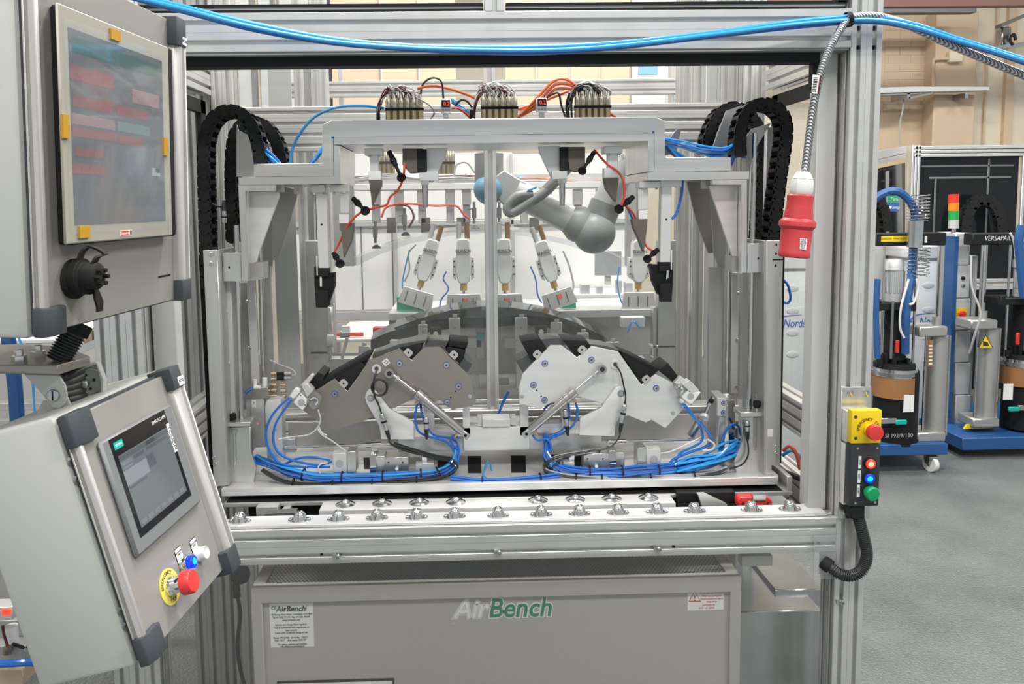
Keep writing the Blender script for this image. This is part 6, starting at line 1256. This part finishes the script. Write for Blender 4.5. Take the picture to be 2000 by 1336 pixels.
# oblique side of the cell
SX = lambda x, y, Y: W(x, y, Y)
B().prism([SX(1690, 300, 3.3), SX(1772, 285, YC2), SX(1772, 298, YC2), SX(1690, 316, 3.3)], (.0, .06, 0)).build('side_beam', 'alu', ce)
B().prism([SX(1690, 318, 3.3), SX(1772, 299, YC2), SX(1772, 306, YC2), SX(1690, 327, 3.3)], (.0, .06, 0)).build('side_beam', 'alu', ce)
B().prism([SX(1700, 332, 3.4), SX(1768, 318, YC2), SX(1768, 470, YC2), SX(1700, 470, 3.4)], (.0, .01, 0)).build('side_window', 'dark_window', ce)
B().prism([SX(1728, 335, 3.6), SX(1734, 334, 3.65), SX(1734, 470, 3.65), SX(1728, 470, 3.6)], (.0, -.02, 0)).build('side_post', 'alu', ce)
B().prism([SX(1700, 470, 3.4), SX(1770, 462, YC2), SX(1770, 870, YC2), SX(1700, 870, 3.4)], (.0, .01, 0)).build('side_panel', 'panel_grey', ce)
sg = B().pbox(1734, 382, 1756, 396, 3.6, .004).build('fire_sign', 'green_part', ce); text('Fire', 10*mpp(3.6), W(1747, 389, 3.599), XU, ZU, sg, 'white_label')
sg = B().pbox(1734, 397, 1756, 413, 3.6, .004).build('door_sign', 'ink_blue', ce); text('Keep', 9*mpp(3.6), W(1748, 405, 3.599), XU, ZU, sg, 'white_label'); B().lathe([(.010, 0), (.010, .001)], W(1738, 405, 3.599), (0, -1, 0), 16).build('sign_symbol', 'white_label', sg)
chain('faint black energy chain behind the dark window', [(1887, 480), (1890, 430), (1900, 402), (1922, 388), (1944, 398), (1957, 425), (1961, 480)], 4.0, .05, .075, .085)
chain('black energy chain arching beside the right post in background', [(1700, 395), (1718, 392), (1728, 405), (1734, 430), (1735, 452)], 3.1, .06, .05, .06)
# fittings on the cream wall
ct = thing('cable_tray', 'galvanised cable tray on brackets along the cream wall', 'cable tray', W(1830, 180, WALLY-.4))
YW = WALLY-.42
B().prism([W(1690, 172, YW), W(1785, 169, YW), W(1932, 169.5, YW), W(1932, 176, YW), W(1690, 182, YW)], (0, .12, 0)).build('tray', 'robot_silver', ct); B().prism([W(1690, 185, YW), W(1800, 181, YW), W(1800, 183, YW), W(1690, 188, YW)], (0, .1, 0)).build('tray_lip', 'zinc', ct)
for x in (1772, 1885): B().prism([W(x, 181, YW), W(x+6, 181, YW), W(x+6, 192, YW), W(x, 192, YW)], (0, .30, 0)).build("bracket", "zinc", ct)
B().prism([W(1775, 190, YW), W(1822, 180, YW), W(1822, 183, YW), W(1775, 194, YW)], (0, .03, 0)).build('bracket', 'zinc', ct)
jb = thing('junction_box', 'cream junction box with conduit on the wall pier', 'junction box', W(1868, 120, WALLY-.26)); B().pbox(1855, 100, 1882, 121, WALLY-.28, .06).build('box', 'cream_light', jb, bevel=.008); B().tube([W(1855, 115, WALLY-.25), W(1828, 116, WALLY-.25), W(1823, 122, WALLY-.25), W(1822, 168, WALLY-.25)], .015, n=7, sm=3).build('conduit', 'cream', jb)
wb = thing('wall_bracket', 'grey steel wall bracket with control box high on the right', 'wall bracket', W(1975, 90, WALLY-.5))
B().prism([W(1957, 46, WALLY-.5), W(2010, 24, WALLY-.5), W(2010, 30, WALLY-.5), W(1957, 53, WALLY-.5)], (0, .1, 0)).build('arm', 'steel_dark', wb); B().prism([W(1945, 90, WALLY-.5), W(2010, 80, WALLY-.5), W(2010, 88, WALLY-.5), W(1945, 97, WALLY-.5)], (0, .1, 0)).build('arm', 'zinc', wb); B().pbox(1957, 52, 1976, 90, WALLY-.45, .1).build('control_box', 'zinc', wb, bevel=.01)
B().tube([W(1978, 88, WALLY-.5), W(1972, 76, WALLY-.5), W(1980, 67, WALLY-.5), W(1984, 78, WALLY-.5)], .015, n=7).build('cable_loop', 'black_cable', wb)
for i, (lab, q) in enumerate((('thin conduit down the cream wall beside pilaster', [(1928, 100), (1926, 160), (1922, 240), (1920, 280)]), ('thin vertical conduit high on the cream wall', [(1949, 8), (1948, 60), (1947, 90)]), ('cable hanging under the cable tray end', [(1765, 190), (1763, 215), (1758, 240), (1758, 284)]))):
    hose('wall_conduit', lab, 'conduit', [(x, y, WALLY-.03 if i != 2 else WALLY-.3) for x, y in q], .012 if i != 2 else .008, 'cream' if i != 2 else 'grey_cable')
# ================================================================ second station seen through the rear glass
def rbox(t, n, m, r, Y, d, bev=.002): return B().pbox(*r, Y, d).build(n, m, t, bevel=bev)
YQ = 1.25
# pale partition wall and panels at the back of the machine
pw_ = thing('rear_partition', 'white panelled partition at the back of the second station', 'partition', W(950, 700, 2.6))
YK = 2.5
for r, m in (((560, 440, 768, 606), 'white'), ((776, 440, 1000, 606), 'white'), ((1004, 300, 1240, 640), 'white'), ((600, 300, 1000, 430), 'white')): rbox(pw_, 'panel', m, r, YK, .02)
for r in ((768, 300, 776, 640), (998, 300, 1004, 640), (560, 606, 1240, 622), (560, 628, 1240, 640), (560, 430, 1240, 440)): rbox(pw_, 'profile', 'alu', r, YK-.03, .05)
for a in (640, 700): rbox(pw_, 'door_seal', 'steel_dark', (a+66, 440, a+68, 606), YK-.006, .004)
# upper rear framing over the gantry
rf = thing('rear_framing', 'aluminium framing and beige panels above the second station', 'machine frame', W(950, 160, 1.6))
YF = 1.15
bar(rf, W(545, 190, YF), (0, 0, 1), (0, 1, 0), V((W(1355, 190, YF).x-W(545, 190, YF).x, 0, 0)), 2, 1, 'beam', cell=.030, cd=.04)
for x0, x1, z0 in ((536, 547, 300), (1355, 1366, 300), (590, 598, 205), (660, 668, 205), (1310, 1318, 205)): rbox(rf, 'post', 'alu', (x0, 60, x1, z0), YF+.01, .04)
for x0, x1 in ((460, 500), (508, 534), (1370, 1400), (1412, 1440)): rbox(rf, 'post', 'alu', (x0, -20, x1, 300), 1.75, .06)
for x0, x1, m in ((400, 460, 'white'), (548, 604, 'panel_grey'), (606, 648, 'dark_window'), (640, 890, 'cream'), (985, 1230, 'cream'), (1235, 1300, 'white'), (1300, 1440, 'panel_grey')): rbox(rf, 'panel', m, (x0, -40, x1, 260), 3.6, .05)
for x0, x1 in ((742, 745), (816, 819), (1046, 1049), (1110, 1113), (1170, 1172)): rbox(rf, 'panel_joint', 'panel_grey', (x0, -40, x1, 260), 3.58, .02)
rbox(rf, 'sign', 'robot_blue', (1247, 128, 1285, 146), 3.5, .02)
for x in (489, 530): rbox(rf, 'dark_slot', 'steel_dark', (x, -20, x+11, 220), 1.74, .02)
# second gantry with its valve clusters, seen hazily
g2 = thing('rear_gantry', 'white rear gantry plate of the second station behind glass', 'gantry', W(950, 390, YQ))
rbox(g2, 'plate', 'white', (690, 357, 1225, 369), YQ-.05, .25); rbox(g2, 'front_plate', 'white_block', (690, 340, 1225, 357), YQ-.02, .012)
for x in (725, 770, 815, 870, 902, 1015, 1060, 1120, 1165): rbox(g2, 'clamp', 'white_block', (x, 369, x+18, 400), YQ-.03, .03); rbox(g2, 'stem', 'alu_matt', (x+2, 400, x+17, 436), YQ-.02, .03)
for x in (755, 822, 892, 1035): rbox(g2, 'finger', 'bronze_brown', (x, 425, x+18, 455), YQ-.02, .03)
for x0, x1 in ((648, 690), (1225, 1262)): rbox(g2, 'leg', 'alu_matt', (x0, 300, x1, 520), YQ+.02, .05)
silencers('brass valve cluster on the rear gantry behind glass, left', 742, 768, 340, 4, YQ+.03)
silencers('brass valve cluster on the rear gantry behind glass, middle', 858, 885, 340, 4, YQ+.03)
bundle('wire_loom', 'tangled white and maroon wires on the rear gantry', 'wires', [(690, 352, YQ-.02), (760, 345, YQ-.02), (830, 352, YQ-.02), (900, 348, YQ-.02), (950, 352, YQ-.02)], 10, .014, .0026, ['white_cable', 'white_cable', 'maroon_cable', 'grey_cable'], (), 'wire looms on the gantry', 51)
bundle('wire_loom', 'tangled red, blue and white wires on the rear gantry', 'wires', [(1015, 350, YQ-.02), (1070, 352, YQ-.02), (1130, 358, YQ-.02), (1200, 355, YQ-.02)], 10, .014, .0028, ['white_cable', 'blue_light', 'orange_tube', 'white_cable'], (), 'wire looms on the gantry', 52)
def rh(label, pts, r, m): return hose('rear_hose', label, 'hose', [(x, y, YQ-.05) for x, y in pts], r, m, 'hoses on the rear gantry')
rh('red hose hanging along the rear gantry behind glass', [(745, 425), (755, 405), (790, 398), (850, 402), (890, 402), (905, 418), (918, 428)], .0042, 'red_tube')
rh('grey hose looping beside rear gantry middle', [(780, 398), (800, 405), (808, 425), (798, 445)], .0042, 'maroon_cable')
rh('white cable arching over rear gantry', [(886, 345), (892, 322), (912, 318), (928, 338)], .004, 'grey_cable')
for x, y in ((733, 450), (790, 425), (926, 412), (975, 412)):
    t = thing('rear_vacuum_cup', {733: 'hazy vacuum cup at left on the rear gantry', 790: 'hazy vacuum cup left of centre on the rear gantry', 926: 'dark vacuum cup just left of the centre mullion', 975: 'dark vacuum cup just right of the centre mullion'}[x], 'suction cup', W(x, y, YQ-.04), 'rear vacuum cups')
    B().cyl(W(x, y-18, YQ-.04), W(x, y+25, YQ-.04), .006, n=10).build('stem', 'steel_dark', t); B().cyl(W(x, y-6, YQ-.04), W(x, y+14, YQ-.04), .010, n=10).build('barrel', 'steel_dark', t); B().lathe([(.006, 0), (.020, -.012), (.018, -.015)], W(x+2, y+28, YQ-.04), ZU, 16).build('cup', 'rubber', t); B().cyl(W(x-12, y-4, YQ-.04), W(x+2, y-4, YQ-.04), .003, n=8).build('arm', 'steel_dark', t)
# clear curved moulding held above
def arc_band(name, label, cat, top, bot, Y, depth, m, bow=.12):
    """curved sheet: upper and lower outline in pixels, bulging towards the camera at the middle"""
    n = len(top); b = B(); vs = []; fs = []
    for i in range(n):
        k = i/(n-1)*2-1; yy = Y+bow*k*k
        vs += [W(*top[i], yy), W(*bot[i], yy), W(*bot[i], yy)+V((0, depth, 0)), W(*top[i], yy)+V((0, depth, .012))]
    for i in range(n-1):
        for q in range(4): fs.append([4*i+q, 4*i+(q+1) % 4, 4*i+4+(q+1) % 4, 4*i+4+q])
    fs += [[0, 3, 2, 1], [4*n-4, 4*n-3, 4*n-2, 4*n-1]]
    return tag(b.add(vs, fs).build(name, m), label, cat)
arc_band('clear_moulding', 'clear curved plastic moulding held by the rear gantry', 'moulding', [(695, 505), (740, 485), (800, 465), (880, 450), (955, 445), (1030, 452), (1110, 468), (1180, 490), (1225, 510)], [(695, 520), (740, 498), (800, 476), (880, 461), (955, 455), (1030, 462), (1110, 479), (1180, 503), (1225, 524)], YQ-.10, .05, 'clear_plastic')
arc_band('spoiler_glass', 'smoked grey curved panel above the black spoiler', 'panel', [(770, 640), (820, 622), (880, 606), (940, 599), (1000, 601), (1060, 610), (1120, 628), (1180, 658)], [(770, 650), (820, 640), (880, 628), (940, 622), (1000, 624), (1060, 634), (1120, 650), (1180, 672)], .80, .10, 'glass_smoke', .08)
arc_band('black_spoiler', 'black curved spoiler lying on the rear holding units', 'spoiler', [(724, 664), (760, 648), (810, 636), (850, 624), (900, 620), (950, 622), (1020, 615), (1070, 620), (1110, 632), (1150, 648), (1195, 676)], [(724, 684), (760, 672), (810, 656), (850, 646), (900, 640), (950, 640), (1020, 634), (1070, 640), (1110, 652), (1150, 668), (1195, 692)], .82, .12, 'spoiler', .06)
ru = thing('rear_holding_unit', 'grey rear holding unit blocks behind the front units', 'holding unit', W(950, 760, .85))
for r in ((640, 700, 720, 760), (860, 660, 940, 680), (985, 660, 1090, 680), (930, 640, 946, 700), (1180, 700, 1260, 770)): rbox(ru, 'block', 'alu_matt', r, .86, .05)
for r in ((840, 640, 862, 664), (1046, 636, 1068, 660)): rbox(ru, 'sensor', 'black_soft', r, .80, .03); B().lathe([(.009, 0), (.009, .002)], W((r[0]+r[2])/2, (r[1]+r[3])/2, .80), (0, -1, 0), 16).build('sensor_lens', 'white', ru)
for r in ((762, 664, 815, 690), (1104, 660, 1150, 680)): rbox(ru, 'white_cover', 'white', r, .84, .03)
for r in ((700, 676, 722, 705), (817, 634, 835, 668), (877, 621, 899, 664), (1006, 620, 1030, 664), (1076, 630, 1098, 664), (1128, 650, 1150, 672), (1184, 668, 1210, 700)):
    lug_ = rbox(ru, 'lug', 'alu_plate_up', r, .70, .012); ring(lug_, ((r[0]+r[2])/2, (r[1]+r[3])/2-2), .70, .006, .003, .002, 'steel', 'screw'); rbox(lug_, 'tab', 'alu_matt', ((r[0]+r[2])/2-4, r[1]-7, (r[0]+r[2])/2+5, r[1]), .705, .004); rbox(lug_, 'foot', 'alu_matt', (r[0]+2, r[3], r[2]-2, 760), .704, .02)
zr = W(950, 772, .75).z
B().box(-.45, .62, .69, 1.0, zr-.02, zr).build('base_plate', 'alu_plate', ru, bevel=.002)
for x in (-.42, .56): B().box(x, x+.05, .72, .77, 0, zr-.02).build('leg', 'alu_matt', ru)
rp_ = thing('white_pipe', 'fat white horizontal cylinder behind the centre mullion', 'pipe', W(965, 770, .90)); a, b = W(880, 750, .9), W(1060, 747, .9); B().cyl(a, b, .034, n=28).build('pipe', 'white', rp_); rbox(rp_, 'window', 'panel_dark', (975, 738, 994, 752), .864, .004); rbox(rp_, 'coupling', 'alu_matt', (920, 733, 936, 772), .862, .06)
# ultrasonic welders fanned around the spoiler
def welder(label, cx, cy, tilt, k, Y, sticker=True):
    t = thing('ultrasonic_welder', label, 'welder', W(cx, cy+85*k, Y), 'white ultrasonic welders')
    c, s = math.cos(tilt), math.sin(tilt); sc_ = mpp(Y)*k; O = W(cx, cy, Y)
    def P(x, y, d=0): return O+V((x*c+y*s, 0, x*s-y*c))*sc_+V((0, d, 0))        # x right, y down in the welder's own frame
    def pg(n, m, pts, d, th, bev=.002): return B().prism([P(x, y, d) for x, y in pts], (0, th, 0)).build(n, m, t, bevel=bev)
    pg('body', 'white', [(-13, -40), (-9, -46), (9, -46), (13, -40), (15, 20), (11, 38), (6, 42), (-6, 42), (-11, 38), (-15, 20)], -.02, .05, .004)
    pg('side_bracket', 'white_block', [(-21, -10), (-15, -10), (-15, 36), (-21, 30)], -.01, .04); pg('side_bracket', 'white_block', [(15, -10), (21, -10), (21, 30), (15, 36)], -.01, .04)
    for x in (-18, 18):
        for y in (-2, 8, 24): B().cyl(P(x, y, -.011), P(x, y, -.009), 1.7*sc_, n=8).build('bolt_hole', 'black', t)
    text('BRANSON', 9.5*sc_, P(0, -22, -.0225), V((c, 0, s)), V((-s, 0, c)), t, 'ink', bold=.0003, sx=.66)
    for x in (-8, 8): B().cyl(P(x, -46, 0), P(x, -78, 0), 5*sc_, n=12).build('guide_tube', ['robot_silver', 'tape_brown'][x > 0], t)
    B().cyl(P(0, 42, 0), P(0, 56, 0), 7*sc_, n=14).build('horn', 'amber_glass', t); B().cyl(P(0, 56, 0), P(0, 64, 0), 4*sc_, n=12).build('tip', 'chrome', t)
    bk = pg('bracket_plate', 'white_block', [(-32, 62), (32, 62), (36, 98), (-36, 98)], -.015, .012)
    for x in (-22, -2, 18): B().prism([P(x-1.2, 70, -.0156), P(x+1.2, 70, -.0156), P(x+1.2, 92, -.0156), P(x-1.2, 92, -.0156)], (0, .001, 0)).build('slot', 'steel_dark', bk)
    if sticker: B().prism([P(-1, 70, -.0158), P(8, 70, -.0158), P(8, 80, -.0158), P(-1, 80, -.0158)], (0, .0008, 0)).build('orange_sticker', 'orange_sticker', bk)
YWd = 1.10
welder('white ultrasonic welder leaning left, leftmost of the fan', 835, 510, -.30, .95, YWd, False)
welder('upright white ultrasonic welder just left of the mullion', 905, 512, 0, 1.0, YWd)
welder('upright white ultrasonic welder just right of the mullion', 985, 512, .02, 1.0, YWd)
welder('white ultrasonic welder leaning right behind the robot elbow', 1068, 512, .30, .95, YWd)
welder('white ultrasonic welder at far right behind finger clamp', 1247, 512, 0, .95, YWd, False)
for lab, q in (('green fixture part left of the welders', [(775, 580), (815, 590), (832, 612), (800, 622), (775, 622)]), ('green fixture part right of the welders', [(1125, 578), (1125, 616), (1085, 610), (1096, 600)])):
    tag(B().pp(q, YWd+.03, .06).build('green_part', 'green_part', bevel=.002), lab, 'green part', 'green fixture parts')
tag(B().pbox(930, 652, 946, 664, .84, .03).build('teal_part', 'teal'), 'small green block left of the centre mullion', 'green part')
for lab, q, m, r in (('thin blue lead looping beside leftmost leaning welder', [(800, 488), (792, 520), (786, 560), (800, 585)], 'blue_light', .003), ('grey lead hanging left of leftmost welder', [(812, 478), (798, 495), (800, 525), (790, 550)], 'grey_cable', .003), ('thin blue lead left of upright left welder', [(872, 530), (866, 545), (876, 565), (862, 585), (858, 606)], 'blue_tube', .003), ('thin blue lead between mullion and robot elbow welder', [(1036, 520), (1046, 545), (1050, 575), (1058, 592)], 'blue_tube', .003), ('white lead right of the robot elbow welder', [(1100, 490), (1112, 520), (1120, 560), (1108, 590)], 'white_cable', .004), ('thin blue lead beside far right welder', [(1210, 520), (1206, 555), (1214, 590), (1226, 606)], 'blue_light', .003)):
    hose('welder_lead', lab, 'cable', [(x, y, YWd-.01) for x, y in q], r, m, 'thin leads of the welders')
wt = thing('welding_table', 'table carrying the ultrasonic welders behind the spoiler', 'table', W(1020, 700, 1.15))
zw = W(1000, 606, YWd).z
B().box(W(760, 610, YWd).x, W(1300, 610, YWd).x, YWd-.03, YWd+.35, zw-.03, zw).build('top', 'white_block', wt, bevel=.002)
for x in (770, 1270): B().box(W(x, 610, YWd).x, W(x, 610, YWd).x+.04, YWd+.2, YWd+.24, 0, zw-.03).build('leg', 'alu', wt)
B().box(W(760, 610, YWd).x, W(1300, 610, YWd).x, YWd-.02, YWd-.015, .35, zw-.03).build('skirt', 'panel_grey', wt)
# robot arm
rob = thing('robot_arm', 'silver grey robot arm with rounded elbow behind the glass', 'robot arm', W(1000, 340, 1.0))
YR_ = .92; s = mpp(YR_)
B().sphere(W(955, 370, YR_), 30*s, 24, 12).build('joint_cap', 'robot_blue', rob); B().cyl(W(955, 300, YR_+.02), W(955, 366, YR_+.02), 28*s, n=24).build('wrist_column', 'robot_grey', rob)
B().pp([(962, 348), (985, 332), (1030, 360), (1005, 398), (985, 402), (965, 380)], YR_-.03, .06).build('tool_flange', 'robot_silver', rob, bevel=.004)
B().cyl(W(1005, 375, YR_), W(1135, 440, YR_), 27*s, n=24).build('forearm', 'robot_silver', rob)
d = (W(1162, 455, YR_)-W(1125, 435, YR_)).normalized()
B().lathe([(27*s, -30*s), (36*s, -12*s), (36*s, 0), (34*s, 2*s)], W(1136, 441, YR_), d, 28).build('elbow_collar', 'robot_grey', rob); B().sphere(W(1160, 454, YR_-.01), 42*s, 28, 16).build('elbow', 'robot_grey', rob)
B().cyl(W(1172, 425, YR_), W(1225, 305, YR_), 27*s, n=24).build('upper_arm', 'robot_silver', rob); B().cyl(W(1166, 440, YR_), W(1184, 398, YR_), 31*s, n=24).build('arm_collar', 'robot_grey', rob)
B().tube([W(1100, 335, YR_-.06), W(1070, 370, YR_-.07), W(1035, 395, YR_-.08), W(1000, 415, YR_-.08), W(992, 405, YR_-.08), W(1010, 385, YR_-.08), W(1040, 380, YR_-.075)], 10*s, n=12).build('dress_pack', 'robot_grey', rob)
B().tube([W(1128, 310, YR_-.05), W(1100, 337, YR_-.06), W(1066, 373, YR_-.07)], 10.5*s, n=12).build('corrugated_sleeve', 'steel_dark', rob); B().tube([W(1040, 380, YR_-.09), W(1030, 374, YR_-.09), W(1048, 366, YR_-.09)], .004, n=6).build('blue_lead', 'blue_light', rob)
text('UR5', 12*s, W(1215, 305, YR_-.05), V((.75, 0, -.3)), V((.3, 0, .75)), rob, 'robot_grey')
# lab benches and monitor hazily visible on the right
t = thing('rear_monitor', 'pale flat monitor on the bench behind the welders', 'monitor', W(1187, 545, 2.2)); rbox(t, 'screen', 'scr_white', (1162, 490, 1214, 538), 2.2, .02); rbox(t, 'stand', 'panel_grey', (1182, 538, 1194, 556), 2.22, .03)
t = thing('rear_bench', 'pale work bench with instruments behind the welders', 'bench', W(1180, 640, 2.2)); rbox(t, 'top', 'white', (1110, 575, 1240, 582), 2.15, .3); rbox(t, 'shelf', 'white', (1110, 600, 1240, 616), 2.2, .3)
for r in ((1135, 556, 1152, 575), (1166, 560, 1178, 575), (1205, 548, 1215, 575), (1222, 552, 1236, 575)): rbox(t, 'instrument', 'cabinet_grey', r, 2.18, .06)
rbox(t, 'leg', 'alu', (1112, 582, 1120, 660), 2.2, .04); rbox(t, 'label', 'ink_blue', (1146, 582, 1160, 590), 2.145, .002)
# slotted posts and grey panels closing both sides of the second station
sp_ = thing('rear_side_posts', 'slotted posts and grey panels beside the second station', 'machine frame', W(600, 860, .8))
for x0, x1, Y, nw in ((585, 601, .80, 1), (618, 648, .95, 2), (1322, 1346, .95, 2), (1352, 1374, .80, 1), (1404, 1440, .74, 2)):
    a, b = W(x0, 500, Y).x, W(x1, 500, Y).x; bar(sp_, (a, Y, 0), (1, 0, 0), (0, 1, 0), (0, 0, 2.6), nw, nw, 'post', cell=(b-a)/nw)
for x0, x1, Y in ((536, 580, .72), (602, 617, 1.0), (1376, 1402, .9), (1346, 1352, 1.0)): B().box(W(x0, 500, Y).x, W(x1, 500, Y).x, Y, Y+.004, .9, 2.3).build('side_panel', 'panel_grey', sp_)
B().box(W(650, 500, 1.0).x, W(700, 500, 1.0).x, 1.0, 1.004, .9, W(650, 690, 1.0).z).build('side_panel', 'panel_grey', sp_); B().box(W(1225, 500, 1.0).x, W(1320, 500, 1.0).x, 1.0, 1.004, .9, W(1250, 690, 1.0).z).build('side_panel', 'panel_grey', sp_)
# tools lying on the table at left behind glass
t = thing('rear_handle_tool', 'red handled tool lying behind left holding unit', 'tool', W(680, 655, 1.3)); zh = W(705, 662, 1.4).z; hp = lambda x, dz=0: V((W(x, 655, 1.45).x, 1.45, zh+.0125+dz)); B().cyl(hp(652), hp(710), .009, n=10).build('handle', 'red', t); B().cyl(hp(664), hp(682), .0124, n=10).build('grip', 'steel_dark', t); B().box(hp(668).x, hp(684).x, 1.44, 1.47, zh+.020, zh+.05).build('head', 'white', t)
t = thing('rear_table', 'white table surface behind left holding unit', 'table', W(700, 680, 1.45)); rbox(t, 'top', 'white', (650, 662, 760, 668), 1.4, .5); rbox(t, 'red_box', 'red', (728, 640, 752, 658), 1.42, .05); B().box(W(655, 700, 1.5).x, W(665, 700, 1.5).x, 1.5, 1.54, 0, W(660, 668, 1.5).z).build('leg', 'alu', t); B().box(W(740, 700, 1.5).x, W(750, 700, 1.5).x, 1.5, 1.54, 0, W(745, 668, 1.5).z).build('leg', 'alu', t)
# blue printed label and grey fittings around
t = thing('rear_guide_column', 'grey guide column and fittings of the second station at left', 'column', W(650, 760, .75))
for r, m in (((600, 470, 640, 800), 'alu_matt'), ((640, 600, 648, 700), 'steel'), ((606, 686, 640, 692), 'alu_plate')): rbox(t, 'column', m, r, .78, .04)
B().cyl(W(668, 700, .72), W(678, 660, .72), .006, n=10).build('tie_rod', 'chrome', t); B().cyl(W(640, 665, .74), W(652, 665, .74), .022, n=20).build('wheel', 'robot_silver', t)
t = thing('rear_guide_column', 'grey guide column and fittings of the second station at right', 'column', W(1290, 760, .75))
for r, m in (((1285, 470, 1320, 800), 'alu_matt'), ((1275, 600, 1283, 700), 'steel'), ((1270, 674, 1320, 680), 'alu_plate')): rbox(t, 'column', m, r, .78, .04)
rbox(t, 'fitting', 'white', (1215, 620, 1260, 640), .80, .04); B().tube([W(1225, 650, .78), (W(1235, 628, .78)), W(1250, 640, .78)], .004, n=6).build('blue_lead', 'blue_light', t)
# ================================================================ left background between and below the panels
t = thing('side_bench', 'white topped side bench on extrusion rails between the panels', 'bench', W(60, 690, .3))
rbox(t, 'top', 'white', (-80, 664, 112, 672), .30, .5); B().pp([(100, 700), (226, 645), (226, 660), (108, 712)], .32, .05).build('rail', 'alu', t); B().pp([(160, 715), (228, 683), (228, 702), (175, 725)], .32, .05).build('rail', 'alu', t)
for x0, x1, m in ((160, 178, 'cream'), (180, 196, 'alu'), (200, 208, 'alu')): rbox(t, 'post', m, (x0, 560, x1, 672), .9, .05)
rbox(t, 'end_post', 'alu', (222, 600, 245, 760), .28, .05); rbox(t, 'joint_box', 'panel_dark', (206, 640, 222, 660), .31, .03)
rbox(t, 'bracket', 'black_soft', (200, 715, 225, 750), .25, .03); rbox(t, 'clamp', 'alu_matt', (205, 748, 232, 770), .22, .04); B().cyl(W(234, 760, .22), W(254, 758, .22), .008, n=12).build('plug', 'rubber', t)
for y in (788, 820, 840): rbox(t, 'lower_rail', 'alu', (-60, y, 100, y+14), .5, .05)
st_ = tag(B().tube([W(12, 630, .05), W(22, 700, .05), W(30, 760, .05), W(36, 860, .05)], .018, n=8).build('blue_strap', 'blue_paint'), 'wide blue strap hanging left of the tilting bracket', 'strap')
hose('air_hose', 'thin blue hose beside the wide blue strap', 'hose', [(28, 640, .0), (40, 668, .0), (60, 710, .0), (66, 780, .0), (70, 860, .0)], .003, 'blue_light')
t = thing('air_service_unit', 'air service unit with red display at lower left corner', 'air unit', W(15, 1336, -.2))
rbox(t, 'regulator', 'white_block', (-20, 1186, 24, 1212), -.25, .04); rbox(t, 'display', 'digit_red', (3, 1190, 21, 1202), -.2515, .002, 0); rbox(t, 'body', 'alu_matt', (-30, 1212, 60, 1250), -.18, .06); B().cyl(W(24, 1252, -.22), W(22, 1222, -.22), .014, n=16).build('filter_bowl', 'white', t); rbox(t, 'fitting_block', 'alu_matt', (-30, 1262, 50, 1290), -.22, .05); B().cyl(W(14, 1276, -.23), W(15, 1264, -.23), .010, n=8).build('brass_fitting', 'brass', t); rbox(t, 'base', 'cream', (-30, 1308, 45, 1340), -.24, .05)
B().tube([W(-20, 1297, -.26), W(20, 1296, -.26), W(60, 1294, -.24), W(90, 1300, -.2)], .0085, n=9).build('blue_hose', 'blue_tube', t); B().tube([W(5, 1222, -.25), W(8, 1240, -.25), W(15, 1262, -.25)], .003, n=6).build('lead', 'maroon_cable', t); B().tube([W(25, 1258, -.24), W(45, 1264, -.22), W(60, 1262, -.2)], .004, n=6).build('lead', 'black_cable', t)
tag(B().box(-1.9, -1.86, -.3, 2.6, .0, 2.4).build('partition_panel', 'panel_dark'), 'grey partition panel beyond the left side of the cell', 'partition')
# ---------------------------------------------------------------- lettering becomes plain mesh
dg = bpy.context.evaluated_depsgraph_get()
for ob in TEXTS:
    me = bpy.data.meshes.new_from_object(ob.evaluated_get(dg)); nm = ob.name
    mb = ob.matrix_basis.copy(); par = ob.parent; pi = ob.matrix_parent_inverse.copy(); cu = ob.data
    bpy.data.objects.remove(ob); n = bpy.data.objects.new(nm, me); COL.objects.link(n)
    if par: n.parent = par; n.matrix_parent_inverse = pi
    n.matrix_basis = mb
    bpy.data.curves.remove(cu)
